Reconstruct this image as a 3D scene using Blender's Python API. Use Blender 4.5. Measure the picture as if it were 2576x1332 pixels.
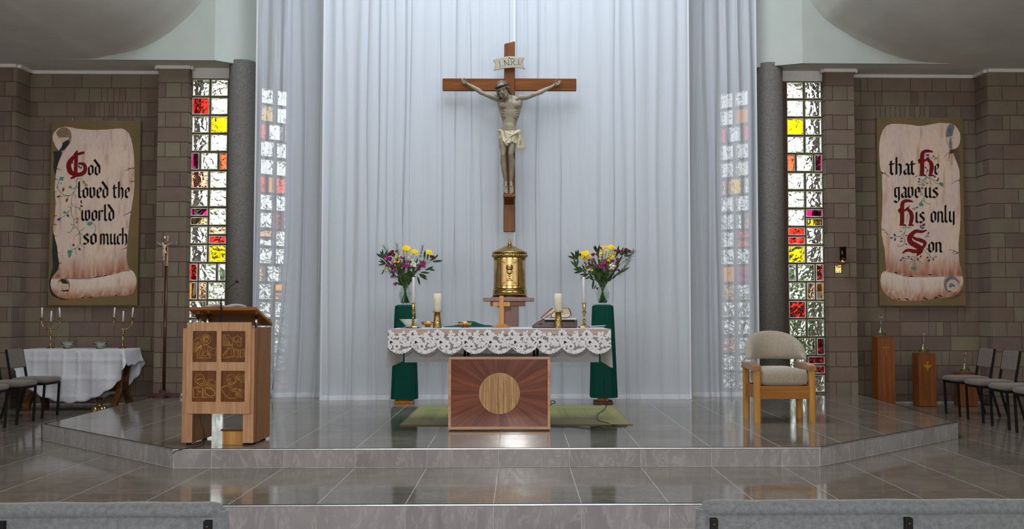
import bpy, bmesh, math, random
from math import sin, cos, pi, radians, sqrt, atan2, atan, hypot
from mathutils import Vector, Matrix, Euler
random.seed(7)
S = bpy.context.scene
for _o in list(bpy.data.objects): bpy.data.objects.remove(_o)
COL = S.collection

# ------------------------------------------------------------------ camera
FPX, PPX, PPY, CAMH = 2580., 1360., 660., 1.317
PSI, TH = atan(54/2580), atan(122/2580)
cam_d = bpy.data.cameras.new('camera')
cam_d.sensor_width = 36; cam_d.lens = 36*FPX/2576
cam_d.shift_x = -(PPX-1288)/2576; cam_d.shift_y = -(666-PPY)/2576
cam_d.clip_end = 200
cam = bpy.data.objects.new('camera', cam_d); COL.objects.link(cam)
cam.location = (0, 0, CAMH); cam.rotation_euler = (pi/2+TH, 0, -PSI)
S.camera = cam
_cy, _sy, _cp, _sp = cos(PSI), sin(PSI), cos(TH), sin(TH)
_R = Vector((_cy, -_sy, 0)); _FW = Vector((_sy*_cp, _cy*_cp, _sp)); _UP = Vector((-_sy*_sp, -_cy*_sp, _cp))
def _ray(px, py): return _FW + _R*((px-PPX)/FPX) - _UP*((py-PPY)/FPX)
def at(px, py, Y):
    d = _ray(px, py); t = Y/d.y
    return Vector((0, 0, CAMH)) + d*t
def on(px, py, z):
    d = _ray(px, py); t = (z-CAMH)/d.z
    return Vector((0, 0, CAMH)) + d*t
def X(px, Y, py=782): return at(px, py, Y).x
def Z(py, Y, px=1306): return at(px, py, Y).z

# ------------------------------------------------------------------ light
S.view_settings.view_transform = 'Standard'; S.view_settings.look = 'None'
S.view_settings.gamma = 1; S.view_settings.exposure = .22; S.view_settings.use_curve_mapping = False
W = bpy.data.worlds.new('sky'); S.world = W; W.use_nodes = True
_bg = W.node_tree.nodes['Background']
_bg.inputs['Color'].default_value = (.93, .97, 1, 1); _bg.inputs['Strength'].default_value = 2.6
def area(name, loc, rot, sx, sy, power, col):
    d = bpy.data.lights.new(name, 'AREA'); d.shape = 'RECTANGLE'; d.size = sx; d.size_y = sy
    d.energy = power; d.color = col
    o = bpy.data.objects.new(name, d); COL.objects.link(o); o.location = loc; o.rotation_euler = rot
    return o
area('sanctuary_skylight', (-.2, 10.4, 7.6), (radians(16), 0, 0), 3.7, 4.6, 300, (.80, .90, 1))
area('nave_fill_left', (-7.6, 1.5, 2.6), (0, radians(-90), radians(25)), 2.6, 6, 130, (1, .97, .92))  # fill lamp added out of view on the left of the nave
area('nave_fill_right', (7.6, 1.5, 2.6), (0, radians(90), radians(-25)), 2.6, 6, 130, (1, .97, .92))  # matching added fill from the unseen right side
area('nave_fill_back', (0, -4.3, 3.2), (radians(84), 0, 0), 9, 3, 300, (1, .97, .93))  # broad fill light added behind the camera to brighten the sanctuary
area('flash', (-.09, -.05, 1.62), (radians(88), 0, radians(-1)), .07, .045, 84, (1, .98, .96))
S.cycles.max_bounces = 10; S.cycles.transparent_max_bounces = 24; S.cycles.transmission_bounces = 10
S.cycles.sample_clamp_indirect = 4

# ------------------------------------------------------------------ materials
MATS = {}
def _mat(name):
    m = bpy.data.materials.new(name); m.use_nodes = True
    nt = m.node_tree; b = nt.nodes['Principled BSDF']
    MATS[name] = m
    return m, nt, b
def lin(c):
    return tuple(((v/255)/12.92 if v/255 <= .04045 else ((v/255+.055)/1.055)**2.4) for v in c[:3]) + (1,)
def ramp(nt, fac, stops):
    r = nt.nodes.new('ShaderNodeValToRGB')
    el = r.color_ramp.elements
    while len(el) < len(stops): el.new(.5)
    for e, (p, c) in zip(el, stops): e.position = p; e.color = lin(c) if max(c) > 1.001 else (*c[:3], 1)
    nt.links.new(fac, r.inputs[0]); return r.outputs[0]
def coords(nt, scale=(1, 1, 1), rot=(0, 0, 0), src='Object', loc=None):
    t = nt.nodes.new('ShaderNodeTexCoord'); mp = nt.nodes.new('ShaderNodeMapping')
    mp.inputs['Scale'].default_value = scale; mp.inputs['Rotation'].default_value = rot
    nt.links.new(t.outputs[src], mp.inputs[0])
    if loc: 
        oi = nt.nodes.new('ShaderNodeObjectInfo'); mu = nt.nodes.new('ShaderNodeVectorMath'); mu.operation = 'SCALE'
        cb = nt.nodes.new('ShaderNodeCombineXYZ')
        for i in range(3): nt.links.new(oi.outputs['Random'], cb.inputs[i])
        nt.links.new(cb.outputs[0], mu.inputs[0]); mu.inputs['Scale'].default_value = loc
        nt.links.new(mu.outputs[0], mp.inputs['Location'])
    return mp.outputs[0]
def noise(nt, vec, scale=5, detail=4, rough=.55, dist=0):
    n = nt.nodes.new('ShaderNodeTexNoise'); n.inputs['Scale'].default_value = scale
    n.inputs['Detail'].default_value = detail; n.inputs['Roughness'].default_value = rough
    n.inputs['Distortion'].default_value = dist
    nt.links.new(vec, n.inputs['Vector']); return n.outputs['Fac']
def bump(nt, b, h, strength=.2, dist=.01, sock='Normal'):
    n = nt.nodes.new('ShaderNodeBump'); n.inputs['Strength'].default_value = strength; n.inputs['Distance'].default_value = dist
    nt.links.new(h, n.inputs['Height']); nt.links.new(n.outputs[0], b.inputs[sock]); return n
def mix(nt, fac, a, b, mode='MIX'):
    n = nt.nodes.new('ShaderNodeMix'); n.data_type = 'RGBA'; n.blend_type = mode
    for s, v in ((n.inputs[0], fac), (n.inputs[6], a), (n.inputs[7], b)):
        if isinstance(v, (int, float)): s.default_value = v
        elif isinstance(v, tuple): s.default_value = lin(v)
        else: nt.links.new(v, s)
    return n.outputs[2]
def plain(name, col, rough=.5, metal=0, spec=None, var=.12, scale=12, bmp=0, coat=0, sheen=0):
    m, nt, b = _mat(name)
    c = coords(nt)
    n = noise(nt, c, scale)
    lo = tuple(max(0, v*(1-var)) for v in col); hi = tuple(min(255, v*(1+var)) for v in col)
    nt.links.new(ramp(nt, n, [(.3, lo), (.7, hi)]), b.inputs['Base Color'])
    b.inputs['Roughness'].default_value = rough; b.inputs['Metallic'].default_value = metal
    if spec is not None: b.inputs['Specular IOR Level'].default_value = spec
    if coat: b.inputs['Coat Weight'].default_value = coat; b.inputs['Coat Roughness'].default_value = .08
    if sheen: b.inputs['Sheen Weight'].default_value = sheen
    if bmp: bump(nt, b, noise(nt, c, scale*8, 3), bmp, .004)
    return m
def wood(name, c1, c2, axis='z', rough=.35, grain=1.0, coat=.0, rings=.0, rnd=3.0, contrast=.22, var=.0):
    m, nt, b = _mat(name)
    st = {'x': (1.2, 22, 22), 'y': (22, 1.2, 22), 'z': (22, 22, 1.2)}[axis]
    c = coords(nt, tuple(s*grain for s in st), loc=rnd)
    n1 = noise(nt, c, 1.6, 6, .6, .6)
    c2v = coords(nt, tuple(s*grain*.22 for s in st), loc=rnd)
    n2 = noise(nt, c2v, 2.2, 3, .5, 1.5)
    col = ramp(nt, n1, [(.5-contrast, c1), (.5+contrast, c2)])
    dark = tuple(v*.72 for v in c1)
    col = mix(nt, ramp(nt, n2, [(.45, (0, 0, 0)), (.75, (.55, .55, .55))]), col, dark)
    oi = nt.nodes.new('ShaderNodeObjectInfo'); col = mix(nt, var, col, ramp(nt, oi.outputs['Random'], [(0, (.36, .36, .36)), (1, (.62, .62, .62))]), 'OVERLAY')
    nt.links.new(col, b.inputs['Base Color']); b.inputs['Roughness'].default_value = rough; b.inputs['Specular IOR Level'].default_value = .3
    bump(nt, b, n1, .08, .003)
    if coat: b.inputs['Coat Weight'].default_value = coat; b.inputs['Coat Roughness'].default_value = .1
    return m
def fabric(name, col, rough=.85, wv=900, var=.12, bmp=.25, sheen=.2):
    m, nt, b = _mat(name)
    c = coords(nt)
    n = noise(nt, c, 60, 4, .7); n2 = noise(nt, coords(nt, (wv*.25, wv*.25, wv)), 1, 2)
    lo = tuple(v*(1-var) for v in col); hi = tuple(min(255, v*(1+var)) for v in col)
    col1 = ramp(nt, n, [(.3, lo), (.7, hi)])
    nt.links.new(mix(nt, .35, col1, ramp(nt, n2, [(.3, lo), (.7, hi)])), b.inputs['Base Color'])
    b.inputs['Roughness'].default_value = rough; b.inputs['Sheen Weight'].default_value = sheen
    b.inputs['Specular IOR Level'].default_value = .2
    bump(nt, b, n2, bmp, .002); return m
def glassy(name, col, rough=0, ior=1.45, wav=0, wscale=6, kind='glass', dist=1.5, rnd=7):
    m, nt, b = _mat(name)
    b.inputs['Base Color'].default_value = lin(col); b.inputs['Roughness'].default_value = rough
    b.inputs['IOR'].default_value = ior; b.inputs['Transmission Weight'].default_value = 1
    if wav:
        n = noise(nt, coords(nt, loc=rnd), wscale, 1.5, .4, dist); bump(nt, b, n, wav, .05)
    return m
def vcol(name, rough=.6):
    m, nt, b = _mat(name)
    a = nt.nodes.new('ShaderNodeVertexColor'); a.layer_name = 'paint'
    n = noise(nt, coords(nt, (14, 14, 4)), 3, 5)
    nt.links.new(mix(nt, .25, a.outputs[0], ramp(nt, n, [(.3, (160, 135, 122)), (.7, (238, 226, 216))]), 'OVERLAY'), b.inputs['Base Color'])
    b.inputs['Roughness'].default_value = rough
    return m
def cloth(name, col, transp=.1, transl=.35, weave=0, lace=False):
    m, nt, b = _mat(name)
    nt.nodes.remove(b); out = nt.nodes['Material Output']
    df = nt.nodes.new('ShaderNodeBsdfDiffuse'); tl = nt.nodes.new('ShaderNodeBsdfTranslucent'); tr = nt.nodes.new('ShaderNodeBsdfTransparent')
    cc = lin(col); df.inputs[0].default_value = cc; tl.inputs[0].default_value = cc
    m1 = nt.nodes.new('ShaderNodeMixShader'); m2 = nt.nodes.new('ShaderNodeMixShader')
    m1.inputs[0].default_value = transl; m2.inputs[0].default_value = transp
    nt.links.new(df.outputs[0], m1.inputs[1]); nt.links.new(tl.outputs[0], m1.inputs[2])
    nt.links.new(m1.outputs[0], m2.inputs[1]); nt.links.new(tr.outputs[0], m2.inputs[2])
    if weave:
        n = noise(nt, coords(nt, (weave*2.2, 1, weave*.02)), 1, 2)
        nt.links.new(ramp(nt, n, [(.35, (transp*.4,)*3), (.65, (min(1, transp*1.7),)*3)]), m2.inputs[0])
        bp = nt.nodes.new('ShaderNodeBump'); bp.inputs['Strength'].default_value = .15; bp.inputs['Distance'].default_value = .003
        nt.links.new(n, bp.inputs['Height']); nt.links.new(bp.outputs[0], df.inputs['Normal'])
    nt.links.new(m2.outputs[0], out.inputs[0]); return m

# stone, tiles
def tile_mat(name, c1, c2, rough, vein=True, stretch=(1, 1, 1), tone=.5):
    m, nt, b = _mat(name)
    c = coords(nt, stretch, loc=9)
    n = noise(nt, c, 1.6, 8, .62, 1.2); n2 = noise(nt, c, 6, 6, .6, 2.5)
    col = ramp(nt, n, [(.32, c1), (.68, c2)])
    if vein: col = mix(nt, ramp(nt, n2, [(.52, (0, 0, 0)), (.60, (.35, .35, .35)), (.66, (0, 0, 0))]), col, tuple(min(255, v*1.18) for v in c2))
    oi = nt.nodes.new('ShaderNodeObjectInfo')
    col = mix(nt, tone, col, ramp(nt, oi.outputs['Random'], [(0, (.44, .44, .44)), (1, (.56, .56, .56))]), 'OVERLAY')
    nt.links.new(col, b.inputs['Base Color'])
    nt.links.new(ramp(nt, n2, [(.3, (rough*.8,)*3), (.7, (rough*1.3,)*3)]), b.inputs['Roughness'])
    b.inputs['Specular IOR Level'].default_value = .24
    bump(nt, b, n, .03, .01); return m
def block_mat(name):
    m, nt, b = _mat(name)
    oi = nt.nodes.new('ShaderNodeObjectInfo')
    base = ramp(nt, oi.outputs['Random'], [(0, (116, 98, 90)), (.35, (125, 107, 96)), (.62, (124, 111, 97)), (.85, (128, 119, 100)), (1, (116, 99, 93))])
    c = coords(nt, loc=5)
    n = noise(nt, c, 3, 4); n2 = noise(nt, c, 90, 3, .7)
    col = mix(nt, .5, base, ramp(nt, n, [(.3, (.40, .39, .39)), (.7, (.57, .57, .56))]), 'OVERLAY')
    col = mix(nt, .35, col, ramp(nt, n2, [(.3, (.36, .36, .36)), (.7, (.6, .6, .6))]), 'OVERLAY')
    nt.links.new(col, b.inputs['Base Color']); b.inputs['Roughness'].default_value = .9
    b.inputs['Specular IOR Level'].default_value = .2
    bump(nt, b, n2, .35, .004); return m
M = {}
M['tile'] = tile_mat('floor_tile_glaze', (106, 97, 88), (126, 117, 106), .09)
M['riser'] = tile_mat('riser_tile_stone', (138, 134, 136), (164, 160, 163), .2, stretch=(1.3, 1.3, .5), tone=.3)
M['grout'] = plain('pale_grout', (186, 184, 180), .8)
M['block'] = block_mat('split_stone_block')
M['mortar'] = plain('red_brown_mortar', (98, 78, 72), .95, bmp=.3, scale=20)
M['plaster'] = plain('white_plaster', (184, 190, 184), .8, var=.02, scale=2)
M['ceiling'] = plain('ceiling_paint', (208, 204, 196), .85, var=.03, scale=1.5)
M['cornice'] = plain('cornice_paint', (214, 210, 208), .6, var=.02)
M['column'] = plain('exposed_aggregate', (112, 108, 104), .9, var=.16, scale=60, bmp=.15)
M['trim_metal'] = plain('brushed_edge_metal', (222, 224, 228), .32, 1, var=.06)
M['carpet'] = fabric('nave_carpet', (90, 84, 80))
M['curtain'] = cloth('white_voile', (218, 222, 230), .04, .28, weave=60)
M['sheer'] = cloth('sheer_voile', (218, 221, 230), .26, .3, weave=50); M['sheer2'] = cloth('dense_sheer_voile', (218, 221, 230), .13, .3, weave=50)
M['hem'] = cloth('white_hem', (235, 236, 240), .02, .25)
M['lect'] = wood('pale_veneer', (176, 126, 92), (208, 164, 124), 'z', .45, 2.0)
M['lect_side'] = wood('brown_veneer', (126, 84, 50), (152, 106, 68), 'z', .5, 1.2)
M['inset'] = wood('dark_inset_veneer', (92, 50, 14), (120, 68, 24), 'z', .4, 1.2)
M['desk'] = wood('desk_timber', (128, 74, 22), (160, 100, 38), 'x', .35, 1.0)
M['pine'] = wood('knotty_pine', (170, 118, 56), (206, 156, 88), 'z', .45, .6)
M['gold_line'] = plain('gilt_carving', (214, 158, 62), .45, .1, var=.15)
M['jarrah'] = wood('red_brown_plank', (112, 58, 42), (146, 86, 66), 'z', .16, .8, coat=.6, rnd=9, var=.8)
M['frame'] = wood('pale_frame_timber', (196, 140, 104), (224, 176, 138), 'x', .3, 1.0, coat=.3)
M['disc'] = wood('grained_disc', (166, 120, 74), (205, 164, 112), 'z', .3, 1.4, coat=.3, contrast=.12)
M['oak'] = wood('golden_oak', (178, 122, 50), (206, 152, 76), 'z', .4, 1.2)
M['oakx'] = wood('amber_rail', (140, 88, 26), (166, 108, 40), 'x', .4, .8)
M['arm'] = wood('polished_arm', (146, 96, 56), (182, 130, 86), 'y', .25, 1)
M['ped'] = wood('orange_pedestal', (108, 56, 18), (140, 80, 32), 'z', .4, .8)
M['cross'] = wood('varnished_cross', (94, 46, 6), (130, 72, 14), 'z', .4, .8, coat=.06)
M['crossx'] = wood('varnished_crossbar', (94, 46, 6), (130, 72, 14), 'x', .36, .8, coat=.1)
M['dark'] = wood('dark_oak', (74, 40, 18), (106, 60, 28), 'x', .4, 1)
M['mahog'] = wood('mahogany', (58, 26, 14), (82, 42, 25), 'z', .3, 1, coat=.3)
M['brown'] = wood('stand_post', (120, 74, 66), (152, 104, 94), 'z', .3, .8)
M['honey'] = wood('honey_wood', (168, 98, 0), (212, 142, 22), 'z', .3, 1)
M['brass'] = plain('polished_brass', (184, 154, 92), .2, 1, var=.06)
M['gold'] = plain('bright_gold', (216, 170, 92), .14, 1, var=.05)
M['dull_gold'] = plain('satin_gold', (198, 164, 116), .34, 1, var=.04)
m, nt, b = _mat('hammered_brass')
b.inputs['Base Color'].default_value = lin((176, 146, 96)); b.inputs['Metallic'].default_value = 1; b.inputs['Roughness'].default_value = .22
v = nt.nodes.new('ShaderNodeTexVoronoi'); v.inputs['Scale'].default_value = 90; nt.links.new(coords(nt), v.inputs['Vector'])
bump(nt, b, v.outputs['Distance'], .5, .006); M['hammer'] = m
M['chrome'] = plain('chrome', (225, 228, 232), .22, 1, var=.02)
M['black'] = plain('black_metal', (12, 12, 13), .5, 0, spec=.2, var=.2)
M['rubber'] = plain('black_rubber', (14, 14, 15), .6)
M['wax'] = plain('ivory_wax', (222, 214, 192), .4, var=.04)
M['whitewax'] = plain('white_wax', (232, 230, 228), .4, var=.03)
M['wick'] = plain('burnt_wick', (30, 26, 24), .9)
M['chairfab'] = fabric('brown_grey_upholstery', (110, 98, 90))
M['presfab'] = fabric('beige_velour', (158, 146, 130), sheen=.5)
M['pewfab'] = fabric('grey_weave', (92, 95, 98), wv=900, bmp=.5, var=.2)
M['green'] = fabric('bottle_green_cloth', (0, 66, 54), var=.06, sheen=0)
M['mat'] = fabric('olive_mat', (124, 126, 62), var=.2, wv=300)
M['matedge'] = fabric('tan_mat_edge', (128, 104, 62))
M['matdark'] = fabric('olive_rib', (98, 102, 48))
M['linen'] = fabric('white_damask', (206, 206, 214), var=.06)
M['whitecloth'] = cloth('altar_linen', (226, 226, 230), .06, .25, weave=40)
M['lacenet'] = cloth('lace_net', (222, 222, 226), .68, .2)
M['lace'] = cloth('lace_motif', (244, 244, 248), .03, .1)
M['skin'] = plain('carved_grey_stone', (134, 124, 104), .42, var=.10, scale=9)
M['skin_dark'] = plain('carved_hair', (92, 82, 66), .5, var=.2, scale=40)
M['thorn'] = plain('dark_thorns', (52, 46, 38), .5)
M['loin'] = plain('cream_loincloth', (186, 176, 146), .5, var=.08)
M['ivory'] = plain('ivory_figure', (206, 184, 164), .45)
M['scrollp'] = plain('grey_scroll_plaque', (166, 158, 142), .6, var=.05)
M['ink'] = plain('black_paint', (15, 14, 14), .6, spec=.15)
M['redp'] = plain('crimson_paint', (122, 8, 16), .5, var=.06, spec=.2)
M['vine'] = plain('sage_paint', (104, 138, 118), .6)
M['leafp'] = plain('leaf_paint', (76, 134, 110), .6)
M['tanp'] = plain('tan_berry_paint', (150, 128, 94), .6)
M['bluep'] = plain('blue_paint', (44, 52, 130), .6)
M['crackp'] = plain('crack_paint', (70, 52, 46), .6)
M['shadowp'] = plain('dark_green_paint', (26, 32, 28), .6)
M['rust'] = plain('rust_paint', (150, 92, 66), .6, var=.2)
M['greyp'] = plain('slate_paint', (104, 108, 118), .6, var=.25, scale=20)
M['creamp'] = plain('cream_paint', (206, 180, 160), .6, var=.06)
M['brownp'] = plain('umber_paint', (132, 108, 88), .6, var=.2, scale=20)
M['parch'] = vcol('painted_parchment')
m, nt, b = _mat('painted_board')
n = noise(nt, coords(nt, (1, 1, .7)), 2.2, 4, .5)
nt.links.new(ramp(nt, n, [(.3, (98, 88, 52)), (.55, (120, 96, 58)), (.75, (138, 92, 52))]), b.inputs['Base Color']); b.inputs['Roughness'].default_value = .6
M['board'] = m
M['boardedge'] = plain('board_edge', (96, 74, 52), .7)
M['bookred'] = plain('red_book_cover', (150, 28, 36), .4)
M['page'] = plain('book_pages', (226, 216, 190), .7, var=.05, scale=60)
M['pewterpaper'] = plain('paper', (218, 218, 220), .7, var=.04)
M['marble'] = tile_mat('white_marble', (206, 206, 196), (230, 230, 222), .3)
M['wine'] = glassy('ruby_glass', (150, 4, 14), .02, 1.3)
M['glass'] = glassy('clear_glass', (250, 252, 252), 0, 1.45)
M['thinglass'] = glassy('vase_glass', (240, 246, 244), 0, 1.12)
M['water'] = glassy('vase_water', (240, 246, 234), 0, 1.12)
M['oil'] = glassy('pale_oil', (240, 242, 130), 0, 1.3)
M['stem'] = plain('flower_stem', (96, 124, 62), .5)
M['leaf'] = plain('flower_leaf', (50, 76, 38), .55, var=.35, spec=.25)
M['yellow'] = plain('yellow_petal', (252, 206, 0), .6, var=.06, spec=.15)
M['yellowc'] = plain('yellow_disc', (206, 150, 6), .6)
M['purple'] = plain('purple_petal', (164, 30, 130), .5, var=.2)
M['pink'] = plain('rose_petal', (158, 58, 84), .5, var=.2)
M['maroon'] = plain('maroon_petal', (104, 14, 28), .5, var=.2)
M['cream'] = plain('cream_petal', (226, 232, 202), .5)
M['frond'] = plain('feathery_frond', (104, 118, 104), .6)
GL = {'C': (246, 250, 246), 'R': (232, 40, 24), 'Y': (250, 204, 10), 'M': (160, 20, 84), 'O': (240, 92, 48), 'P': (238, 176, 140), 'A': (222, 150, 20), 'T': (206, 172, 116), 'W': (250, 252, 255), 'B': (176, 70, 48), 'D': (172, 12, 26)}
for k, c in GL.items():
    M['gb'+k] = glassy('block_glass_'+{'C':'clear','R':'red','Y':'yellow','M':'magenta','O':'orange','P':'peach','A':'amber','T':'tan','W':'white','B':'brick','D':'crimson'}[k], c, 0, 1.45, 1.0, 8 if k not in 'MWA' else 3)
M['gbrim'] = plain('glass_block_rim', (176, 176, 140), .15, 0, var=.2, coat=.5)
M['gbrimw'] = plain('glass_block_rim_pale', (206, 196, 190), .15, 0, var=.2, coat=.5)
M['cement'] = plain('window_cement', (84, 76, 66), .9)
M['bark'] = plain('tree_bark', (70, 56, 42), .9)
M['tree'] = plain('tree_foliage', (86, 120, 56), .6, var=.4, scale=6)
M['earth'] = plain('garden_ground', (120, 116, 84), .9, var=.2, scale=2)

# ------------------------------------------------------------------ mesh builder
class MB:
    def __init__(s): s.v = []; s.f = []; s.sm = []; s.mk = 0; s.col = None
    def mark(s): s.mk = len(s.v); return s
    def xf(s, Mx):
        for i in range(s.mk, len(s.v)): s.v[i] = tuple(Mx @ Vector(s.v[i]))
        return s
    def add(s, vs, fs, smooth=False):
        o = len(s.v); s.v += [tuple(p) for p in vs]
        for f in fs: s.f.append(tuple(i+o for i in f)); s.sm.append(smooth)
        return s
    def box(s, x0, y0, z0, x1, y1, z1):
        return s.add([(x0, y0, z0), (x1, y0, z0), (x1, y1, z0), (x0, y1, z0), (x0, y0, z1), (x1, y0, z1), (x1, y1, z1), (x0, y1, z1)],
                     [(3, 2, 1, 0), (4, 5, 6, 7), (0, 1, 5, 4), (1, 2, 6, 5), (2, 3, 7, 6), (3, 0, 4, 7)])
    def lathe(s, prof, n=24, c=(0, 0, 0), smooth=True):
        vs = []; fs = []; k = len(prof)
        for r, z in prof:
            for i in range(n):
                a = 2*pi*i/n; vs.append((c[0]+r*cos(a), c[1]+r*sin(a), c[2]+z))
        for j in range(k-1):
            for i in range(n):
                i2 = (i+1) % n
                fs.append((j*n+i, j*n+i2, (j+1)*n+i2, (j+1)*n+i))
        s.add(vs, fs, smooth)
        if prof[0][0] > 1e-5: s.f.append(tuple(len(s.v)-k*n+i for i in reversed(range(n)))); s.sm.append(False)
        if prof[-1][0] > 1e-5: s.f.append(tuple(len(s.v)-n+i for i in range(n))); s.sm.append(False)
        return s
    def tube(s, pts, r, n=8, cap=True, smooth=True):
        pts = [Vector(p) for p in pts]; k = len(pts)
        rr = r if isinstance(r, (list, tuple)) else [r]*k
        vs = []; fs = []; up = None
        for i, p in enumerate(pts):
            t = (pts[min(i+1, k-1)]-pts[max(i-1, 0)]).normalized()
            if up is None:
                up = Vector((0, 0, 1)) if abs(t.z) < .9 else Vector((1, 0, 0))
            a = t.cross(up)
            if a.length < 1e-4: a = t.orthogonal()
            a.normalize(); b = a.cross(t).normalized(); up = b
            for j in range(n):
                w = 2*pi*j/n; vs.append(p + a*(rr[i]*cos(w)) + b*(rr[i]*sin(w)))
        for i in range(k-1):
            for j in range(n):
                j2 = (j+1) % n
                fs.append((i*n+j2, i*n+j, (i+1)*n+j, (i+1)*n+j2))
        o = len(s.v); s.add(vs, fs, smooth)
        if cap:
            s.f.append(tuple(o+j for j in range(n))); s.sm.append(False)
            s.f.append(tuple(o+(k-1)*n+j for j in reversed(range(n)))); s.sm.append(False)
        return s
    def ell(s, c, r, n=12, m=8, Mx=None):
        vs = [(0, 0, 1)]; fs = []
        for j in range(1, m):
            t = pi*j/m
            for i in range(n):
                a = 2*pi*i/n; vs.append((sin(t)*cos(a), sin(t)*sin(a), cos(t)))
        vs.append((0, 0, -1))
        for i in range(n):
            i2 = (i+1) % n; fs.append((0, 1+i, 1+i2)); fs.append((len(vs)-1, 1+(m-2)*n+i2, 1+(m-2)*n+i))
            for j in range(m-2): fs.append((1+j*n+i, 1+(j+1)*n+i, 1+(j+1)*n+i2, 1+j*n+i2))
        if not isinstance(r, (list, tuple)): r = (r, r, r)
        out = []
        for p in vs:
            q = Vector((p[0]*r[0], p[1]*r[1], p[2]*r[2]))
            if Mx is not None: q = Mx @ q
            out.append(q+Vector(c))
        return s.add(out, fs, True)
    def cap(s, p0, r0, p1, r1, n=12):
        p0, p1 = Vector(p0), Vector(p1); d = (p1-p0); L = d.length
        q = Vector((0, 0, 1)).rotation_difference(d.normalized()).to_matrix() if L > 1e-6 else Matrix.Identity(3)
        prof = [(0, -r0)] + [(r0*cos(a), r0*sin(a)) for a in (-1.1, -.6)] + [(r0, 0)]
        prof += [(r0+(r1-r0)*t, L*t) for t in (.25, .5, .75)] + [(r1, L)] + [(r1*cos(a), L+r1*sin(a)) for a in (.6, 1.1)] + [(0, L+r1)]
        s.mark(); s.lathe(prof, n); s.xf(Matrix.Translation(p0) @ q.to_4x4()); return s
    def prism(s, poly, y0, y1, ax='y'):
        # poly in (x,z) extruded along y; ax 'z': (x,y) along z ; ax 'x': (y,z) along x
        a = sum(poly[i][0]*poly[(i+1) % len(poly)][1]-poly[(i+1) % len(poly)][0]*poly[i][1] for i in range(len(poly)))
        if a < 0: poly = list(reversed(poly))
        n = len(poly)
        f = {'y': lambda p, d: (p[0], d, p[1]), 'z': lambda p, d: (p[0], p[1], d), 'x': lambda p, d: (d, p[0], p[1])}[ax]
        vs = [f(p, y0) for p in poly]+[f(p, y1) for p in poly]
        A = tuple(range(n)); B = tuple(range(2*n-1, n-1, -1))
        fs = [A, B] + [(i+n, (i+1) % n+n, (i+1) % n, i) for i in range(n)]
        if ax != 'y': fs = [tuple(reversed(q)) for q in fs]
        return s.add(vs, fs)
    def grid(s, fn, nu, nv, smooth=True):
        vs = [fn(i/nu, j/nv) for j in range(nv+1) for i in range(nu+1)]
        fs = [(j*(nu+1)+i, j*(nu+1)+i+1, (j+1)*(nu+1)+i+1, (j+1)*(nu+1)+i) for j in range(nv) for i in range(nu)]
        return s.add(vs, fs, smooth)
    def mesh(s, name):
        me = bpy.data.meshes.new(name); me.from_pydata([tuple(p) for p in s.v], [], s.f)
        me.polygons.foreach_set('use_smooth', s.sm); me.update(); return me
    def build(s, name, mat=None, parent=None, bevel=0, solid=0, loc=None, subd=0, seg=2, label=None):
        return link(name, s.mesh(name), mat, parent, bevel, solid, loc, subd, seg, label)
def link(name, me, mat=None, parent=None, bevel=0, solid=0, loc=None, subd=0, seg=2, label=None, rot=None):
    o = bpy.data.objects.new(name, me); COL.objects.link(o)
    if mat is not None and len(me.materials) == 0: me.materials.append(M[mat] if isinstance(mat, str) else mat)
    if parent is not None: o.parent = parent
    if loc is not None: o.location = loc
    if rot is not None: o.rotation_euler = rot
    if solid:
        k = o.modifiers.new('solid', 'SOLIDIFY'); k.thickness = solid; k.offset = 0
    if bevel:
        k = o.modifiers.new('bevel', 'BEVEL'); k.width = bevel; k.segments = seg; k.limit_method = 'ANGLE'; k.angle_limit = radians(40)
        k.harden_normals = False
    if subd:
        k = o.modifiers.new('sub', 'SUBSURF'); k.levels = subd; k.render_levels = subd
    if label: o['label'] = label
    return o
def tag(o, label, cat, group=None):
    o['label'] = label; o['category'] = cat
    if group: o['group'] = group
    return o
def thing(name, label, cat, loc=(0, 0, 0), rotz=0, group=None):
    o = bpy.data.objects.new(name, None); COL.objects.link(o); o.empty_display_size = .1
    o.location = loc; o.rotation_euler = (0, 0, rotz)
    return tag(o, label, cat, group)
def struct(o): o['kind'] = 'structure'; return o
def sempty(name, loc=(0, 0, 0)):
    o = bpy.data.objects.new(name, None); COL.objects.link(o); o.location = loc; o.empty_display_size = .1
    return struct(o)
def dup(root, loc, rotz=None, label=None, group=None):
    r = root.copy(); COL.objects.link(r); r.location = loc
    if rotz is not None: r.rotation_euler = (0, 0, rotz)
    if label: r['label'] = label
    if group: r['group'] = group
    for ch in [o for o in KIDS(root)]:
        c = ch.copy(); COL.objects.link(c); c.parent = r
        for g in KIDS(ch):
            d = g.copy(); COL.objects.link(d); d.parent = c
    return r
def KIDS(o): return [c for c in COL.objects if c.parent == o]
def catmull(P, n=6):
    P = [Vector(p) for p in P]; out = []
    for i in range(len(P)-1):
        a, b, c, d = P[max(i-1, 0)], P[i], P[i+1], P[min(i+2, len(P)-1)]
        for k in range(n):
            t = k/n
            out.append(.5*((2*b)+(c-a)*t+(2*a-5*b+4*c-d)*t*t+(3*b-a-3*c+d)*t**3))
    out.append(P[-1]); return out
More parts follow.
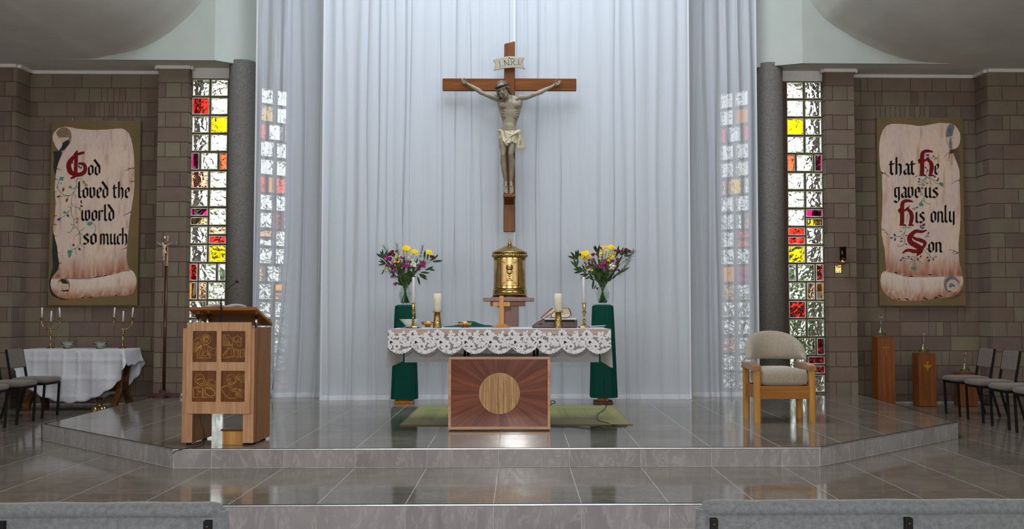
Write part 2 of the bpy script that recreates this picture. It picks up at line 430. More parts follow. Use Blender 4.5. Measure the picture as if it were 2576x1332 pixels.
def clip_poly(poly, conv):
    # Sutherland-Hodgman, conv counter-clockwise
    out = list(poly)
    for i in range(len(conv)):
        a, b = conv[i], conv[(i+1) % len(conv)]
        ins = lambda p: (b[0]-a[0])*(p[1]-a[1])-(b[1]-a[1])*(p[0]-a[0]) >= -1e-9
        res = []
        for j in range(len(out)):
            p, q = out[j-1], out[j]
            if ins(p) != ins(q):
                d1 = (b[0]-a[0])*(p[1]-a[1])-(b[1]-a[1])*(p[0]-a[0]); d2 = (b[0]-a[0])*(q[1]-a[1])-(b[1]-a[1])*(q[0]-a[0])
                t = d1/(d1-d2); res.append((p[0]+(q[0]-p[0])*t, p[1]+(q[1]-p[1])*t))
            if ins(q): res.append(q)
        out = res
        if not out: break
    return out
# ================================================================== structure
STZ = .158          # stage top
WY = 14.5           # wall plane
PYF = 14.15         # pilaster face
CZ = 4.70           # flat soffit height
YF, YN = 8.715, 7.06
FL = [(-2.885, YF), (2.545, YF), (4.55, 10.63), (4.74, 14.5), (-4.92, 14.5), (-4.86, 10.66)]   # stage outline (ccw)
FLc = FL
_tm = {}
def tile_obj(name, parent, poly, ztop, mat, th=.012):
    cx = sum(p[0] for p in poly)/len(poly); cy = sum(p[1] for p in poly)/len(poly)
    key = tuple((round(p[0]-cx, 3), round(p[1]-cy, 3)) for p in poly)
    if (key, mat) not in _tm:
        me = MB().prism([tuple(k) for k in key], -th, 0, 'z').mesh(name); me.materials.append(M[mat]); _tm[(key, mat)] = me
    return link(name, _tm[(key, mat)], None, parent, loc=(cx, cy, ztop))
G = .0028
floor = sempty('floor')
fb = MB(); fb.box(-9.2, YN+.01, -.17, 9.2, WY+.1, -.0008); fb.build('grout_bed', 'grout', floor)
for j in range(-3, 10):
    for i in range(-14, 15):
        x0, y0 = -.173+.6*i, YF+.6*j
        y1 = y0+.6; x1 = x0+.6
        y0c = max(y0, YN); y1c = min(y1, WY)
        if y1c-y0c < .03: continue
        if all((lambda a, b: (b[0]-a[0])*(py-a[1])-(b[1]-a[1])*(px-a[0]) > .03)(FL[k], FL[(k+1) % 6]) for k in range(6) for px, py in ((x0, y0c), (x1, y0c), (x1, y1c), (x0, y1c))): continue
        cxp = 1306+2580*min(abs(x0+.17), abs(x1+.17))/y1c
        if cxp > 3150: continue
        tile_obj('floor_tile', floor, [(x0+G, y0c+G), (x1-G, y0c+G), (x1-G, y1c-G), (x0+G, y1c-G)], 0, 'tile')
def riser(parent, p0, p1, z0, z1, joints, off=.008):
    d = Vector((p1[0]-p0[0], p1[1]-p0[1], 0)); L = d.length; d.normalize(); a = atan2(d.y, d.x)
    js = [0]+[j for j in joints if .02 < j < L-.02]+[L]
    for s, e in zip(js, js[1:]):
        mb = MB().box(s+.0022, -.010, z0+.004, e-.0022, .004, z1-.002)
        link('riser_tile', mb.mesh('riser_tile'), 'riser', parent, loc=(p0[0], p0[1], 0), rot=(0, 0, a), bevel=.0015, seg=1)
    MB().box(0, -.0085, z0, L, .003, z1-.003).xf(Matrix.Translation((p0[0], p0[1], 0)) @ Matrix.Rotation(a, 4, 'Z')).build('riser_grout', 'grout', parent)
    mb = MB().box(-.004, -.014, z1-.013, L+.004, .02, z1-.0005)
    link('edge_trim', mb.mesh('edge_trim'), 'trim_metal', parent, loc=(p0[0], p0[1], 0), rot=(0, 0, a), bevel=.007, seg=4)
    link('edge_seal', MB().box(-.002, -.004, z1-.001, L+.002, .012, z1+.0016).mesh('edge_seal'), 'rubber', parent, loc=(p0[0], p0[1], 0), rot=(0, 0, a))
riser(floor, (-9, YN), (9, YN), -.175, 0, [9-.173+.6*i for i in range(-14, 16)])
fb = MB().box(-9.2, -5, -.35, 9.2, YN-.011, -.175); struct(fb.build('floor_nave', 'carpet'))

stage = sempty('stage')
ins = [(p[0]*.9985, p[1]) for p in FL]
MB().prism([(x, y) for x, y in [(-2.88, YF+.006), (2.54, YF+.006), (4.543, 10.632), (4.735, 14.5), (-4.915, 14.5), (-4.853, 10.66)]], .0, STZ-.0008, 'z').build('grout_bed', 'grout', stage)
for j in range(0, 10):
    for i in range(-8, 9):
        x0, y0 = -.173+.6*i, YF+.6*j
        pl = clip_poly([(x0+G, y0+G), (x0+.6-G, y0+G), (x0+.6-G, min(y0+.6, 14.5)-G), (x0+G, min(y0+.6, 14.5)-G)], FL)
        if len(pl) >= 3: tile_obj('stage_tile', stage, pl, STZ, 'tile')
riser(stage, FL[0], FL[1], 0, STZ, [2.885-.173+.6*i for i in range(-5, 6)])
riser(stage, FL[5], FL[0], 0, STZ, [.52+.58*i for i in range(5)])
riser(stage, FL[1], FL[2], 0, STZ, [.5+.58*i for i in range(5)])
riser(stage, FL[2], FL[3], 0, STZ, [.6*i for i in range(1, 7)])
riser(stage, FL[4], FL[5], 0, STZ, [.6*i for i in range(1, 7)])

# ---- block walls
C0, CH = -.084, .2068
_bm = {}
def block(parent, p0, a, u, w, z, h):
    key = (round(w, 3), round(h, 3))
    if key not in _bm:
        w2, h2 = key; d, c = .007, .004
        vs = [(0, 0, 0), (w2, 0, 0), (w2, 0, h2), (0, 0, h2), (c*.3, -d+c, c*.3), (w2-c*.3, -d+c, c*.3), (w2-c*.3, -d+c, h2-c*.3), (c*.3, -d+c, h2-c*.3), (c, -d, c), (w2-c, -d, c), (w2-c, -d, h2-c), (c, -d, h2-c)]
        fs = [(8, 9, 10, 11)]+[(k+4, (k+1) % 4+4, (k+1) % 4+8, k+8) for k in range(4)]+[(k, (k+1) % 4, (k+1) % 4+4, k+4) for k in range(4)]
        me = MB().add(vs, fs).mesh('block'); me.materials.append(M['block']); _bm[key] = me
    return link('block', _bm[key], None, parent, loc=(p0[0]+cos(a)*u, p0[1]+sin(a)*u, z), rot=(0, 0, a))
def blockwall(parent, p0, p1, style, zmin=0, zmax=4.66, flute=None, jt=.0065, seed=1):
    rnd = random.Random(seed)
    d = Vector((p1[0]-p0[0], p1[1]-p0[1])); L = d.length; a = atan2(d.y, d.x)
    for k in range(0, 24):
        z0 = max(C0+CH*k, zmin); z1 = min(C0+CH*(k+1), zmax)
        if z1-z0 < .03: continue
        if style == 'pil': cuts = [0, L] if k % 2 == 0 else [0, L*.25, L*.75, L]
        elif style == 'ret': cuts = [0, L] if L < .25 else ([0, L] if k % 2 else [0, L*.55, L])
        else:
            cuts = [0]; u = .2068*(k % 2)*1.0 if k % 2 else .0
            if u > .05: cuts.append(u)
            else: u = 0
            while u < L-.02:
                u += rnd.choice([.4136, .4136, .4136, .4136, .31, .2068, .1034]); cuts.append(min(u, L))
            if cuts[-1] < L: cuts.append(L)
            for fk, u0, u1, w in (flute or []):
                if fk == k:
                    keep = [c for c in cuts if c < u0-.05 or c > u1+.05]
                    n = int((u1-u0)/w); cuts = sorted(keep+[u0+(u1-u0)*i/n for i in range(n+1)])
        for s, e in zip(cuts, cuts[1:]):
            if e-s > .025: block(parent, p0, a, s+jt/2, e-s-jt, z0+jt/2, z1-z0-jt)
LPX0, LPX1 = X(388, PYF), X(466.5, PYF)
RPX0, RPX1 = X(2083, PYF), X(2157, PYF)
WW = 14.29
LQ, RQ = -6.905, 6.56
kf = int((Z(275, WY)-C0)/CH)
kl = int((Z(905, WY)-C0)/CH)
wl = sempty('wall_left'); MB().box(-9.2, WY, -.01, LPX1-.002, WY+.22, CZ).build('mortar_backing', 'mortar', wl)
blockwall(wl, (LQ, WY), (LPX0, WY), 'main', flute=[(kf, .78, 1.5, .062), (kf+1, 1.0, 1.34, .085)], seed=3)
pl = sempty('wall_left_pilaster'); MB().box(LPX0+.006, PYF+.003, STZ-.02, LPX1-.006, WY+.01, CZ).build('mortar_backing', 'mortar', pl)
blockwall(pl, (LPX0, PYF), (LPX1, PYF), 'pil', seed=4); blockwall(pl, (LPX1, PYF), (LPX1, WW), 'ret', seed=5)
pq = sempty('wall_left_pier'); MB().box(-9.2, 14.123, -.01, LQ-.004, WY+.01, CZ).build('mortar_backing', 'mortar', pq)
blockwall(pq, (LQ-1.2, 14.12), (LQ, 14.12), 'main', seed=8); blockwall(pq, (LQ, 14.12), (LQ, WY), 'ret', seed=9)
wr = sempty('wall_right'); MB().box(RPX0+.002, WY, -.01, 9.2, WY+.22, CZ).build('mortar_backing', 'mortar', wr)
blockwall(wr, (RPX1, WY), (RQ, WY), 'main', flute=[(kf, .42, 1.2, .07), (kl, 1.1, 1.42, .08), (kl+1, .5, .72, .08)], seed=13)
pr = sempty('wall_right_pilaster'); MB().box(RPX0+.006, PYF+.003, STZ-.02, RPX1-.006, WY+.01, CZ).build('mortar_backing', 'mortar', pr)
blockwall(pr, (RPX0, PYF), (RPX1, PYF), 'pil', seed=14); blockwall(pr, (RPX0, WW), (RPX0, PYF), 'ret', seed=15)
pq = sempty('wall_right_pier'); MB().box(RQ+.004, 14.123, -.01, 9.2, WY+.01, CZ).build('mortar_backing', 'mortar', pq)
blockwall(pq, (RQ, 14.12), (RQ+1.2, 14.12), 'main', seed=18); blockwall(pq, (RQ, WY), (RQ, 14.12), 'ret', seed=19)
# skirting lines
for nm, x0, x1 in (('baseboard_left', LQ, LPX0), ('baseboard_right', RPX1, RQ)):
    struct(MB().box(x0, WY-.03, 0, x1, WY-.013, .03).build(nm, 'grout', bevel=.004))
# cornices following piers
def strip(name, pts, z0, z1, d):
    mb = MB()
    for (a, b) in zip(pts, pts[1:]):
        v = Vector((b[0]-a[0], b[1]-a[1])); n = Vector((v.y, -v.x)).normalized()*d; t = v.normalized()*d*.0
        mb.prism([(a[0], a[1]), (b[0], b[1]), (b[0]+n.x+t.x, b[1]+n.y), (a[0]+n.x, a[1]+n.y)], z0, z1, 'z')
    return struct(mb.build(name, 'cornice'))
strip('trim_1', [(LQ-1.5, 14.12), (LQ, 14.12), (LQ, WY), (LPX0-.02, WY)], CZ-.045, CZ+.01, .05)
strip('trim_2', [(LPX0-.02, WY), (LPX0-.02, PYF-.005), (LPX1+.02, PYF-.005), (LPX1+.02, WY)], CZ-.045, CZ+.01, .03)
strip('trim_3', [(RPX0-.02, WY), (RPX0-.02, PYF-.005), (RPX1+.02, PYF-.005), (RPX1+.02, WY)], CZ-.045, CZ+.01, .03)
strip('trim_4', [(RPX1+.02, WY), (RQ, WY), (RQ, 14.12), (RQ+1.5, 14.12)], CZ-.045, CZ+.01, .05)

# ---- glass block windows
_gm = {}
def glass_block(parent, w, h, c, mx):
    key = (round(w, 3), round(h, 3), c)
    if key not in _gm:
        r = .011; mb = MB()
        mb.box(r, -.012, r, w-r, .068, h-r); ng = len(mb.f)
        for b in ((0, -.02, 0, w, .075, r), (0, -.02, h-r, w, .075, h), (0, -.02, r, r, .075, h-r), (w-r, -.02, r, w, .075, h-r)): mb.box(*b)
        me = mb.mesh('glass_block'); me.materials.append(M['gb'+c]); me.materials.append(M['gbrim' if c == 'C' else 'gbrimw'])
        for i, p in enumerate(me.polygons): p.material_index = 0 if i < ng else 1
        _gm[key] = me
    o = link('glass_block', _gm[key], None, parent); o.matrix_local = mx; return o
PIT = .2577
def window(name, p0, a, spec, z0, mirror=False, rows=17):
    w = sempty(name, (p0[0], p0[1], z0)); w.rotation_euler = (0, 0, a)
    g = .022; W2 = PIT*2; mm = MB()
    def cell(x0, x1, za, zb, c):
        glass_block(w, x1-x0-g, zb-za-g, c, Matrix.Translation((x0+g/2, 0, za+g/2)))
        for bx in ((x0, za, x1, za+g/2), (x0, zb-g/2, x1, zb), (x0, za+g/2, x0+g/2, zb-g/2), (x1-g/2, za+g/2, x1, zb-g/2)):
            mm.box(bx[0], -.004, bx[1], bx[2], .06, bx[3])
    for r in range(rows):
        zb = PIT*(rows-r); za = zb-PIT
        x = 0
        for it in (spec[r] if r < len(spec) else ['C', 'C']):
            if '/' in it:
                t, b = it.split('/'); cell(x, x+PIT, za+PIT/2, zb, t); cell(x, x+PIT, za, za+PIT/2, b); x += PIT
            elif it.startswith('.'): cell(x, x+PIT/2, za, zb, it[1]); x += PIT/2
            else: cell(x, x+PIT, za, zb, it); x += PIT
    mm.build('cement_joint', 'cement', w)
    return w
W1 = [['C', 'C'], ['R', 'C'], ['C', 'Y'], ['C', 'C'], ['.M', 'C', '.O'], ['P', 'C'], ['C', 'C'], ['M/T', 'C'], ['C', 'P/R'], ['C', 'Y'], ['.R', 'C', '.W'], ['.A', '.P', 'C'], ['C', 'C'], ['C', 'M/C']]
W2 = [['C', 'C'], ['C', 'C'], ['Y', 'C'], ['C', 'C'], ['.O', 'C', '.M'], ['C', 'C'], ['C', 'C'], ['C', 'M/Y'], ['R/R', 'C'], ['Y', 'C'], ['.W', 'C', '.B'], ['C', '.P', '.A'], ['R', 'C'], ['C', 'C'], ['.C', 'C', '.D'], ['C', 'D/D'], ['C', 'C']]
W3 = [['C', 'C'], ['T', 'C'], ['.O', 'C', '.T'], ['C', 'C'], ['C', 'C'], ['.R', '.A', 'O'], ['C', 'C'], ['C', '.B', '.P'], ['P/C', 'C'], ['C', 'C'], ['.T', 'C', '.W'], ['C', 'A/P'], ['C', 'C'], ['C', 'C'], ['C', 'C'], ['R/C', 'C'], ['C', 'P']]
W4 = [['C', 'C'], ['C', 'A'], ['.R', 'C', '.O'], ['C', 'C'], ['C', 'C'], ['.T', 'Y', '.C'], ['C', 'C'], ['C', '.C', '.P'], ['C', 'R/O'], ['C', 'C'], ['A', 'M'], ['T', 'C'], ['C', 'C'], ['C', 'C'], ['P', 'C'], ['C', 'C'], ['C', 'C']]
w1x = X(474.5, WW); w2x = X(1982, WW)
window('window_1', (w1x, WW), 0, W1, STZ+.015)
window('window_2', (w2x, WW), 0, W2, STZ+.015)
a3 = atan2(.36, .38)
window('window_3', (-3.74, 14.74), a3, W3, STZ+.015)
window('window_4', (2.98, 15.1), -a3, W4, STZ+.015)
zt = STZ+.015+17*PIT
struct(MB().box(LPX1, WW-.03, zt, -3.95, WY+.2, CZ+.01).build('lintel_left', 'cornice', bevel=.004))
struct(MB().box(3.6, WW-.03, zt, RPX0, WY+.2, CZ+.01).build('lintel_right', 'cornice', bevel=.004))
mb = MB().box(w1x+2*PIT, WW, STZ-.02, -3.72, WY+.2, CZ); struct(mb.build('wall_left_inner', 'mortar'))
mb = MB().box(3.40, WW, STZ-.02, w2x, WY+.2, CZ); struct(mb.build('wall_right_inner', 'mortar'))
def column(name, x):
    struct(MB().lathe([(.178, STZ), (.178, CZ+.05)], 48, (x, 14.12, 0)).build(name, 'column'))
column('column_left', X(602, 14.12)); column('column_right', X(1942, 14.12))
# apse shell behind the curtain
HT = 8.3
def vwall(name, p, q, z0, z1, mat='plaster', th=.08):
    d = Vector((q[0]-p[0], q[1]-p[1])).normalized(); n = Vector((-d.y, d.x))*th
    return struct(MB().prism([p, q, (q[0]+n.x, q[1]+n.y), (p[0]+n.x, p[1]+n.y)], z0, z1, 'z').build(name, mat))
vwall('wall_apse_left', (-3.78, 14.5), (-3.74, 14.74), 0, HT); vwall('wall_apse_right', (3.36, 14.74), (3.40, 14.5), 0, HT)
e3 = (-3.74+2*PIT*cos(a3), 14.74+2*PIT*sin(a3)); e4 = (2.98+2*PIT*cos(a3), 15.1-2*PIT*sin(a3))
vwall('wall_apse_over_left', (-3.74, 14.74), e3, zt-.004, HT); vwall('wall_apse_over_right', (2.98, 15.1), e4, zt-.004, HT); vwall('wall_apse_sill_left', (-3.74, 14.74), e3, 0, STZ+.017); vwall('wall_apse_sill_right', (2.98, 15.1), e4, 0, STZ+.017)
vwall('wall_back', e3, (2.98, 15.1), 0, HT)
struct(MB().box(-4.3, 13.75, HT, 4.1, 15.6, HT+.1).build('ceiling_apse', 'plaster'))
# vaulted nave ceiling and bulkheads
LC = [(171, 151), (224, 148.5), (262, 143), (314, 133), (349, 123), (384, 108), (419, 87), (454, 60), (489, 26), (510, 0), (528, -40), (538, -80), (541, -140)]
RC = [(2336, 155), (2302, 154), (2244, 139), (2210, 126), (2159, 102), (2118, 77), (2081, 53), (2060, 32), (2037, 0), (2026, -40), (2020, -80), (2018, -140)]
BY = 13.8
lc = [(at(x, y, BY).x, max(CZ, at(x, y, BY).z)) for x, y in LC]; rc = [(at(x, y, BY).x, max(CZ, at(x, y, BY).z)) for x, y in RC]
lc[0] = (lc[0][0]-.3, CZ); rc[0] = (rc[0][0]+.3, CZ)
def smooth2(P): return [(v.x, v.z) for v in catmull([(p[0], 0, p[1]) for p in P], 6)]
lc, rc = smooth2(lc), smooth2(rc)
xl, xr = X(540, BY, 150), X(2019, BY, 153)
prof = [(-9.2, CZ)]+lc+[(lc[-1][0], 7.6), (lc[-1][0]+1.2, HT), (rc[-1][0]-1.2, HT), (rc[-1][0], 7.6)]+list(reversed(rc))+[(9.2, CZ)]
mb = MB(); n = len(prof)
mb.add([(x, BY, z) for x, z in prof]+[(x, -5, z) for x, z in prof], [(i, i+1, n+i+1, n+i) for i in range(n-1)], True)
o = struct(mb.build('ceiling', 'ceiling'))
struct(MB().box(-9.2, BY-.001, CZ, xl-.4, WY+.2, CZ+.05).build('ceiling_soffit_left', 'ceiling'))
struct(MB().box(xr+.4, BY-.001, CZ, 9.2, WY+.2, CZ+.05).build('ceiling_soffit_right', 'ceiling'))
struct(MB().prism([(xl-.4, BY+.02), (xl, BY), (-3.66, 14.19), (-3.66, 14.6), (xl-.4, 14.6)], CZ, CZ+.05, 'z').build('ceiling_soffit_corner_left', 'ceiling'))
struct(MB().prism([(xr+.4, BY+.02), (xr, BY), (3.30, 14.06), (3.30, 14.6), (xr+.4, 14.6)], CZ, CZ+.05, 'z').build('ceiling_soffit_corner_right', 'ceiling'))
mb = MB()
def face(curve, xc, sgn):
    pts = [(x, z) for x, z in curve if (x-xc)*sgn < 0]+[(xc, curve[-1][1]+1.5), (xc, CZ-.002)]
    pts = [(curve[0][0], CZ-.002)]+pts[1:]
    return pts
struct(MB().prism(face(lc, xl, 1), BY-.004, BY+.04).build('wall_bulkhead_left', 'plaster'))
struct(MB().prism(face(rc, xr, -1), BY-.004, BY+.04).build('wall_bulkhead_right', 'plaster'))
vwall('wall_bulkhead_return_left', (xl, BY-.004), (-3.60, 14.21), CZ-.002, HT, th=.06); vwall('wall_bulkhead_return_right', (3.24, 14.07), (xr, BY-.004), CZ-.002, HT, th=.06)
# rest of the nave
struct(MB().box(-9.3, -5.1, -.3, -9.2, 14.7, CZ).build('wall_nave_left', 'plaster')); struct(MB().box(9.2, -5.1, -.3, 9.3, 14.7, CZ).build('wall_nave_right', 'plaster'))
struct(MB().box(-9.3, -5.2, -.3, 9.3, -5, HT+.1).build('wall_nave_back', 'plaster'))
# outside
struct(MB().box(-30, 14.75, -.4, 30, 60, -.2).build('garden_floor', 'earth'))
struct(MB().box(-5.4, 14.73, -.3, w1x+.01, 14.80, 5).build('wall_left_outer_fin', 'mortar')); struct(MB().box(w2x+2*PIT-.01, 14.73, -.3, 5.2, 14.80, 5).build('wall_right_outer_fin', 'mortar'))
def tree(x, y, h, r, lab, seed):
    rd = random.Random(seed)
    t = thing('garden_tree', lab, 'tree', (x, y, -.2), group='trees in the garden outside the windows')
    MB().tube([(0, 0, 0), (.03, .02, h*.5), (0, 0, h*.85)], [.09, .07, .03], 7).build('trunk', 'bark', t)
    mb = MB()
    for k in range(1100):
        th, ph = rd.uniform(0, 2*pi), rd.uniform(-1, 1)
        rr = r*rd.uniform(.35, 1)**.5; p = Vector((rr*cos(th)*sqrt(1-ph*ph), rr*sin(th)*sqrt(1-ph*ph), h*.58+ph*h*.42))
        a = Vector((rd.uniform(-1, 1), rd.uniform(-1, 1), rd.uniform(-1, 1))).normalized(); b = a.orthogonal().normalized(); s = rd.uniform(.12, .24)
        mb.add([p-a*s, p+b*s*.45, p+a*s, p-b*s*.45], [(0, 1, 2, 3)])
    mb.build('foliage', 'tree', t)
tree(5.15, 17.4, 2.5, .95, 'leafy green shrub outside the right glass block window', 1)
tree(8.2, 19.6, 3.6, 1.3, 'taller leafy tree outside the right glass block window', 2)
tree(-6.6, 20.5, 2.8, 1.2, 'leafy tree outside the left glass block window', 3)
tree(2.2, 19.5, 2.2, 1.2, 'low green shrub outside behind the curtain', 4)

# ================================================================== curtains
def curtain(name, label, x0, x1, Y, zb, ztp, seed, mat, amp=(.008, .026), wd=(.05, .15), sweep=None, hem=.055, Yf=None, hemw=.0):
    rd = random.Random(seed)
    b = [x0]
    while b[-1] < x1-.03: b.append(min(x1, b[-1]+rd.uniform(*wd)))
    if x1-b[-1] > 1e-6: b.append(x1)
    nf = len(b)-1; am = [rd.uniform(*amp) for _ in b]; ph = [rd.uniform(0, 6.28) for _ in b]; fl = [rd.uniform(.2, 1) for _ in b]
    sg = 6; nz = 30
    def zz(t): return zb+(ztp-zb)*(t**1.9)
    def pos(k, s, z):
        f = k+s/sg; k2 = min(k+1, nf)
        sh = lambda i: 0 if i in (0, nf) else .022*sin(z*.55+ph[i])+.010*sin(z*1.7+2*ph[i])
        xa, xb = b[k]+sh(k), b[k2]+sh(k2); t = s/sg
        x = xa+(xb-xa)*t
        sgn = 1 if k % 2 else -1
        A = am[k]*(1+.35*sin(z*.8+ph[k]))
        y = (Yf(x) if Yf else Y)+sgn*A*sin(pi*t)
        fl_ = max(0, 1-(z-zb)/.22)
        y -= .05*fl_*fl_*(fl[k]*(1-t)+fl[k2]*t)
        if sweep: x = sweep(x, z)
        return (x, y, z)
    def sheet(zlist):
        vs = []; fs = []; nc = nf*sg+1
        for z in zlist:
            for c in range(nc):
                k = min(c//sg, nf-1); vs.append(pos(k, c-k*sg, z))
        for j in range(len(zlist)-1):
            for c in range(nc-1): fs.append((j*nc+c, j*nc+c+1, (j+1)*nc+c+1, (j+1)*nc+c))
        return MB().add(vs, fs, True)
    zs = [zz(i/nz) for i in range(nz+1)]
    t = thing(name, label, 'curtain', ((x0+x1)/2, Y, zb), group=None)
    inv = Vector((-(x0+x1)/2, -Y, -zb))
    main = sheet(zs); main.mark(); main.v = [tuple(Vector(p)+inv) for p in main.v]
    main.build('drape', mat, t)
    h = sheet([zb-.004, zb+hem*.5, zb+hem]); h.v = [tuple(Vector(p)+inv+Vector((0, -.006, 0))) for p in h.v]
    h.build('bottom_hem', 'hem', t)
    if hemw:
        for sx in hemw:
            vs = []
            for z in zs:
                p = pos(0, 0, z) if sx < 0 else pos(nf-1, sg, z)
                vs += [Vector(p)+inv+Vector((-sx*.024, -.012, 0)), Vector(p)+inv+Vector((0, -.012, 0))]
            MB().add(vs, [(2*i, 2*i+1, 2*i+3, 2*i+2) for i in range(len(zs)-1)], True).build('side_hem', 'hem', t)
    return t
cm = X(1292, 13.5)
def bow(x): return 13.52+.16*(abs((x+.16)/2.3)**2)*-.3+.05*cos((x+.16)*1.3)
curtain('curtain', 'left half of the long white curtain behind the altar and crucifix', X(810, 13.5), cm+.02, 13.52, STZ+.004, 7.6, 21, 'curtain', amp=(.003, .018), wd=(.025, .12), Yf=bow, hemw=(-1, 1))
curtain('curtain', 'right half of the long white curtain behind the altar and crucifix', cm-.02, X(1737, 13.5), 13.55, STZ+.004, 7.6, 22, 'curtain', amp=(.003, .018), wd=(.025, .12), Yf=lambda x: bow(x)+.065, hemw=(1,))
xs0, xs1 = X(636, 13.78), X(728, 13.78)
def swl(x, z):
    t = (x-xs0)/(xs1-xs0); k = max(0, min(1, (2.6-z)/2.4))**1.7
    return x-.23*k*t
curtain('sheer_curtain', 'narrow sheer curtain hanging in front of the left coloured window beside the column', xs0, xs1, 13.78, STZ+.004, 7.6, 23, 'sheer', amp=(.012, .03), wd=(.05, .10), sweep=swl, hemw=(-1,))
curtain('sheer_curtain', 'grey-lit curtain between the left sheer curtain and the main white curtain', X(714, 13.9), X(822, 13.9), 13.9, STZ+.004, 7.6, 24, 'curtain', amp=(.02, .04), wd=(.06, .13), sweep=lambda x, z: x-.14*(1-(x-X(714, 13.9))/.6)*max(0, min(1, (2.6-z)/2.4))**1.7)
curtain('sheer_curtain', 'sheer curtain right of the main white curtain and left of the right column', X(1728, 13.86), X(1909, 13.86), 13.86, STZ+.004, 7.6, 25, 'sheer2', amp=(.02, .04), wd=(.05, .11), hemw=(-1, 1))
# ================================================================== helpers for flat painting and carving
def ribbon(mb, pts, w, fn, close=False):
    """flat ribbon through 2D points (w: number or per-point); fn maps 2D -> 3D"""
    P = [Vector((p[0], p[1])) for p in pts]
    if close: P.append(P[0])
    k = len(P); ww = w if isinstance(w, (list, tuple)) else [w]*k
    vs = []
    for i in range(k):
        t = P[min(i+1, k-1)]-P[max(i-1, 0)]
        if t.length < 1e-6: t = Vector((1, 0))
        t.normalize(); n = Vector((-t.y, t.x))*(ww[i]/2)
        vs += [fn(P[i]+n), fn(P[i]-n)]
    mb.add(vs, [(2*i, 2*i+1, 2*i+3, 2*i+2) for i in range(k-1)])
def cat2(P, n=5):
    q = catmull([(p[0], p[1], 0) for p in P], n); return [(v.x, v.y) for v in q]
def circ(cx, cy, r, n=22, ry=None, a0=0, a1=2*pi, rot=0):
    ry = ry or r
    out = []
    for i in range(n+1):
        a = a0+(a1-a0)*i/n; x, y = r*cos(a), ry*sin(a)
        out.append((cx+x*cos(rot)-y*sin(rot), cy+x*sin(rot)+y*cos(rot)))
    return out
def ngon(mb, pts, fn): mb.add([fn(Vector(p)) for p in pts], [tuple(range(len(pts)))])

# ================================================================== lectern
LL = Vector((-2.912, 8.975, STZ)); LR = radians(-3.4)
lect = thing('lectern', 'pale wooden lectern with four carved dark panels on the left of the platform', 'lectern', LL, LR)
def lpx(px, py, y=0): return ((px-457)*.003468, y, CAMH-(py-782)*.003468-STZ)
for x0, x1 in ((0, .094), (.534, .628)):
    mb = MB().box(x0, .0, .018, x1, .47, 1.008); s = mb.build('side_slab', 'lect_side', lect, bevel=.003)
    MB().box(x0+.001, -.004, .02, x1-.001, .0005, 1.006).build('slab_edging', 'lect', s, bevel=.001)
    for yy in (.05, .42): MB().lathe([(.022, 0), (.022, .019)], 14, ((x0+x1)/2, yy, 0)).build('foot_disc', 'rubber', s)
rects = [(485, 833, 546, 910), (557.5, 833, 618, 910), (484.5, 931.5, 545, 1008.5), (556, 931.5, 616.5, 1008.5)]
mb = MB(); xs = [.045, .100, .309, .346, .560, .603]; zs = [.272, .375, .640, .716, .979, 1.058]
x_in = [lpx(485, 0)[0], lpx(545.5, 0)[0], lpx(557, 0)[0], lpx(617.5, 0)[0]]
z_in = [lpx(0, 1008.5)[2], lpx(0, 931.5)[2], lpx(0, 910)[2], lpx(0, 833)[2]]
XA = [.045]+x_in+[.603]; ZA = [.272]+z_in+[1.058]
def rrect(x0, z0, x1, z1, r=.008, n=4):
    out = []
    for cx, cz, a in ((x1-r, z1-r, 0), (x0+r, z1-r, pi/2), (x0+r, z0+r, pi), (x1-r, z0+r, 1.5*pi)):
        out += [(cx+r*cos(a+pi/2*i/n), cz+r*sin(a+pi/2*i/n)) for i in range(n+1)]
    return out
mb.box(XA[0], -.014, ZA[0], XA[5], -.001, ZA[5])
for i in range(5):
    for k in range(5):
        if not (i in (1, 3) and k in (1, 3)): mb.box(XA[i], -.032, ZA[k], XA[i+1], -.0135, ZA[k+1])
for i in (1, 3):
    for k in (1, 3):
        rr = rrect(XA[i], ZA[k], XA[i+1], ZA[k+1]); q = len(rr)//4
        for c, (cx, cz) in enumerate(((XA[i+1], ZA[k+1]), (XA[i], ZA[k+1]), (XA[i], ZA[k]), (XA[i+1], ZA[k]))):
            mb.prism([(cx, cz)]+rr[c*q:(c+1)*q], -.032, -.0135)
panel = mb.build('front_panel', 'lect', lect)
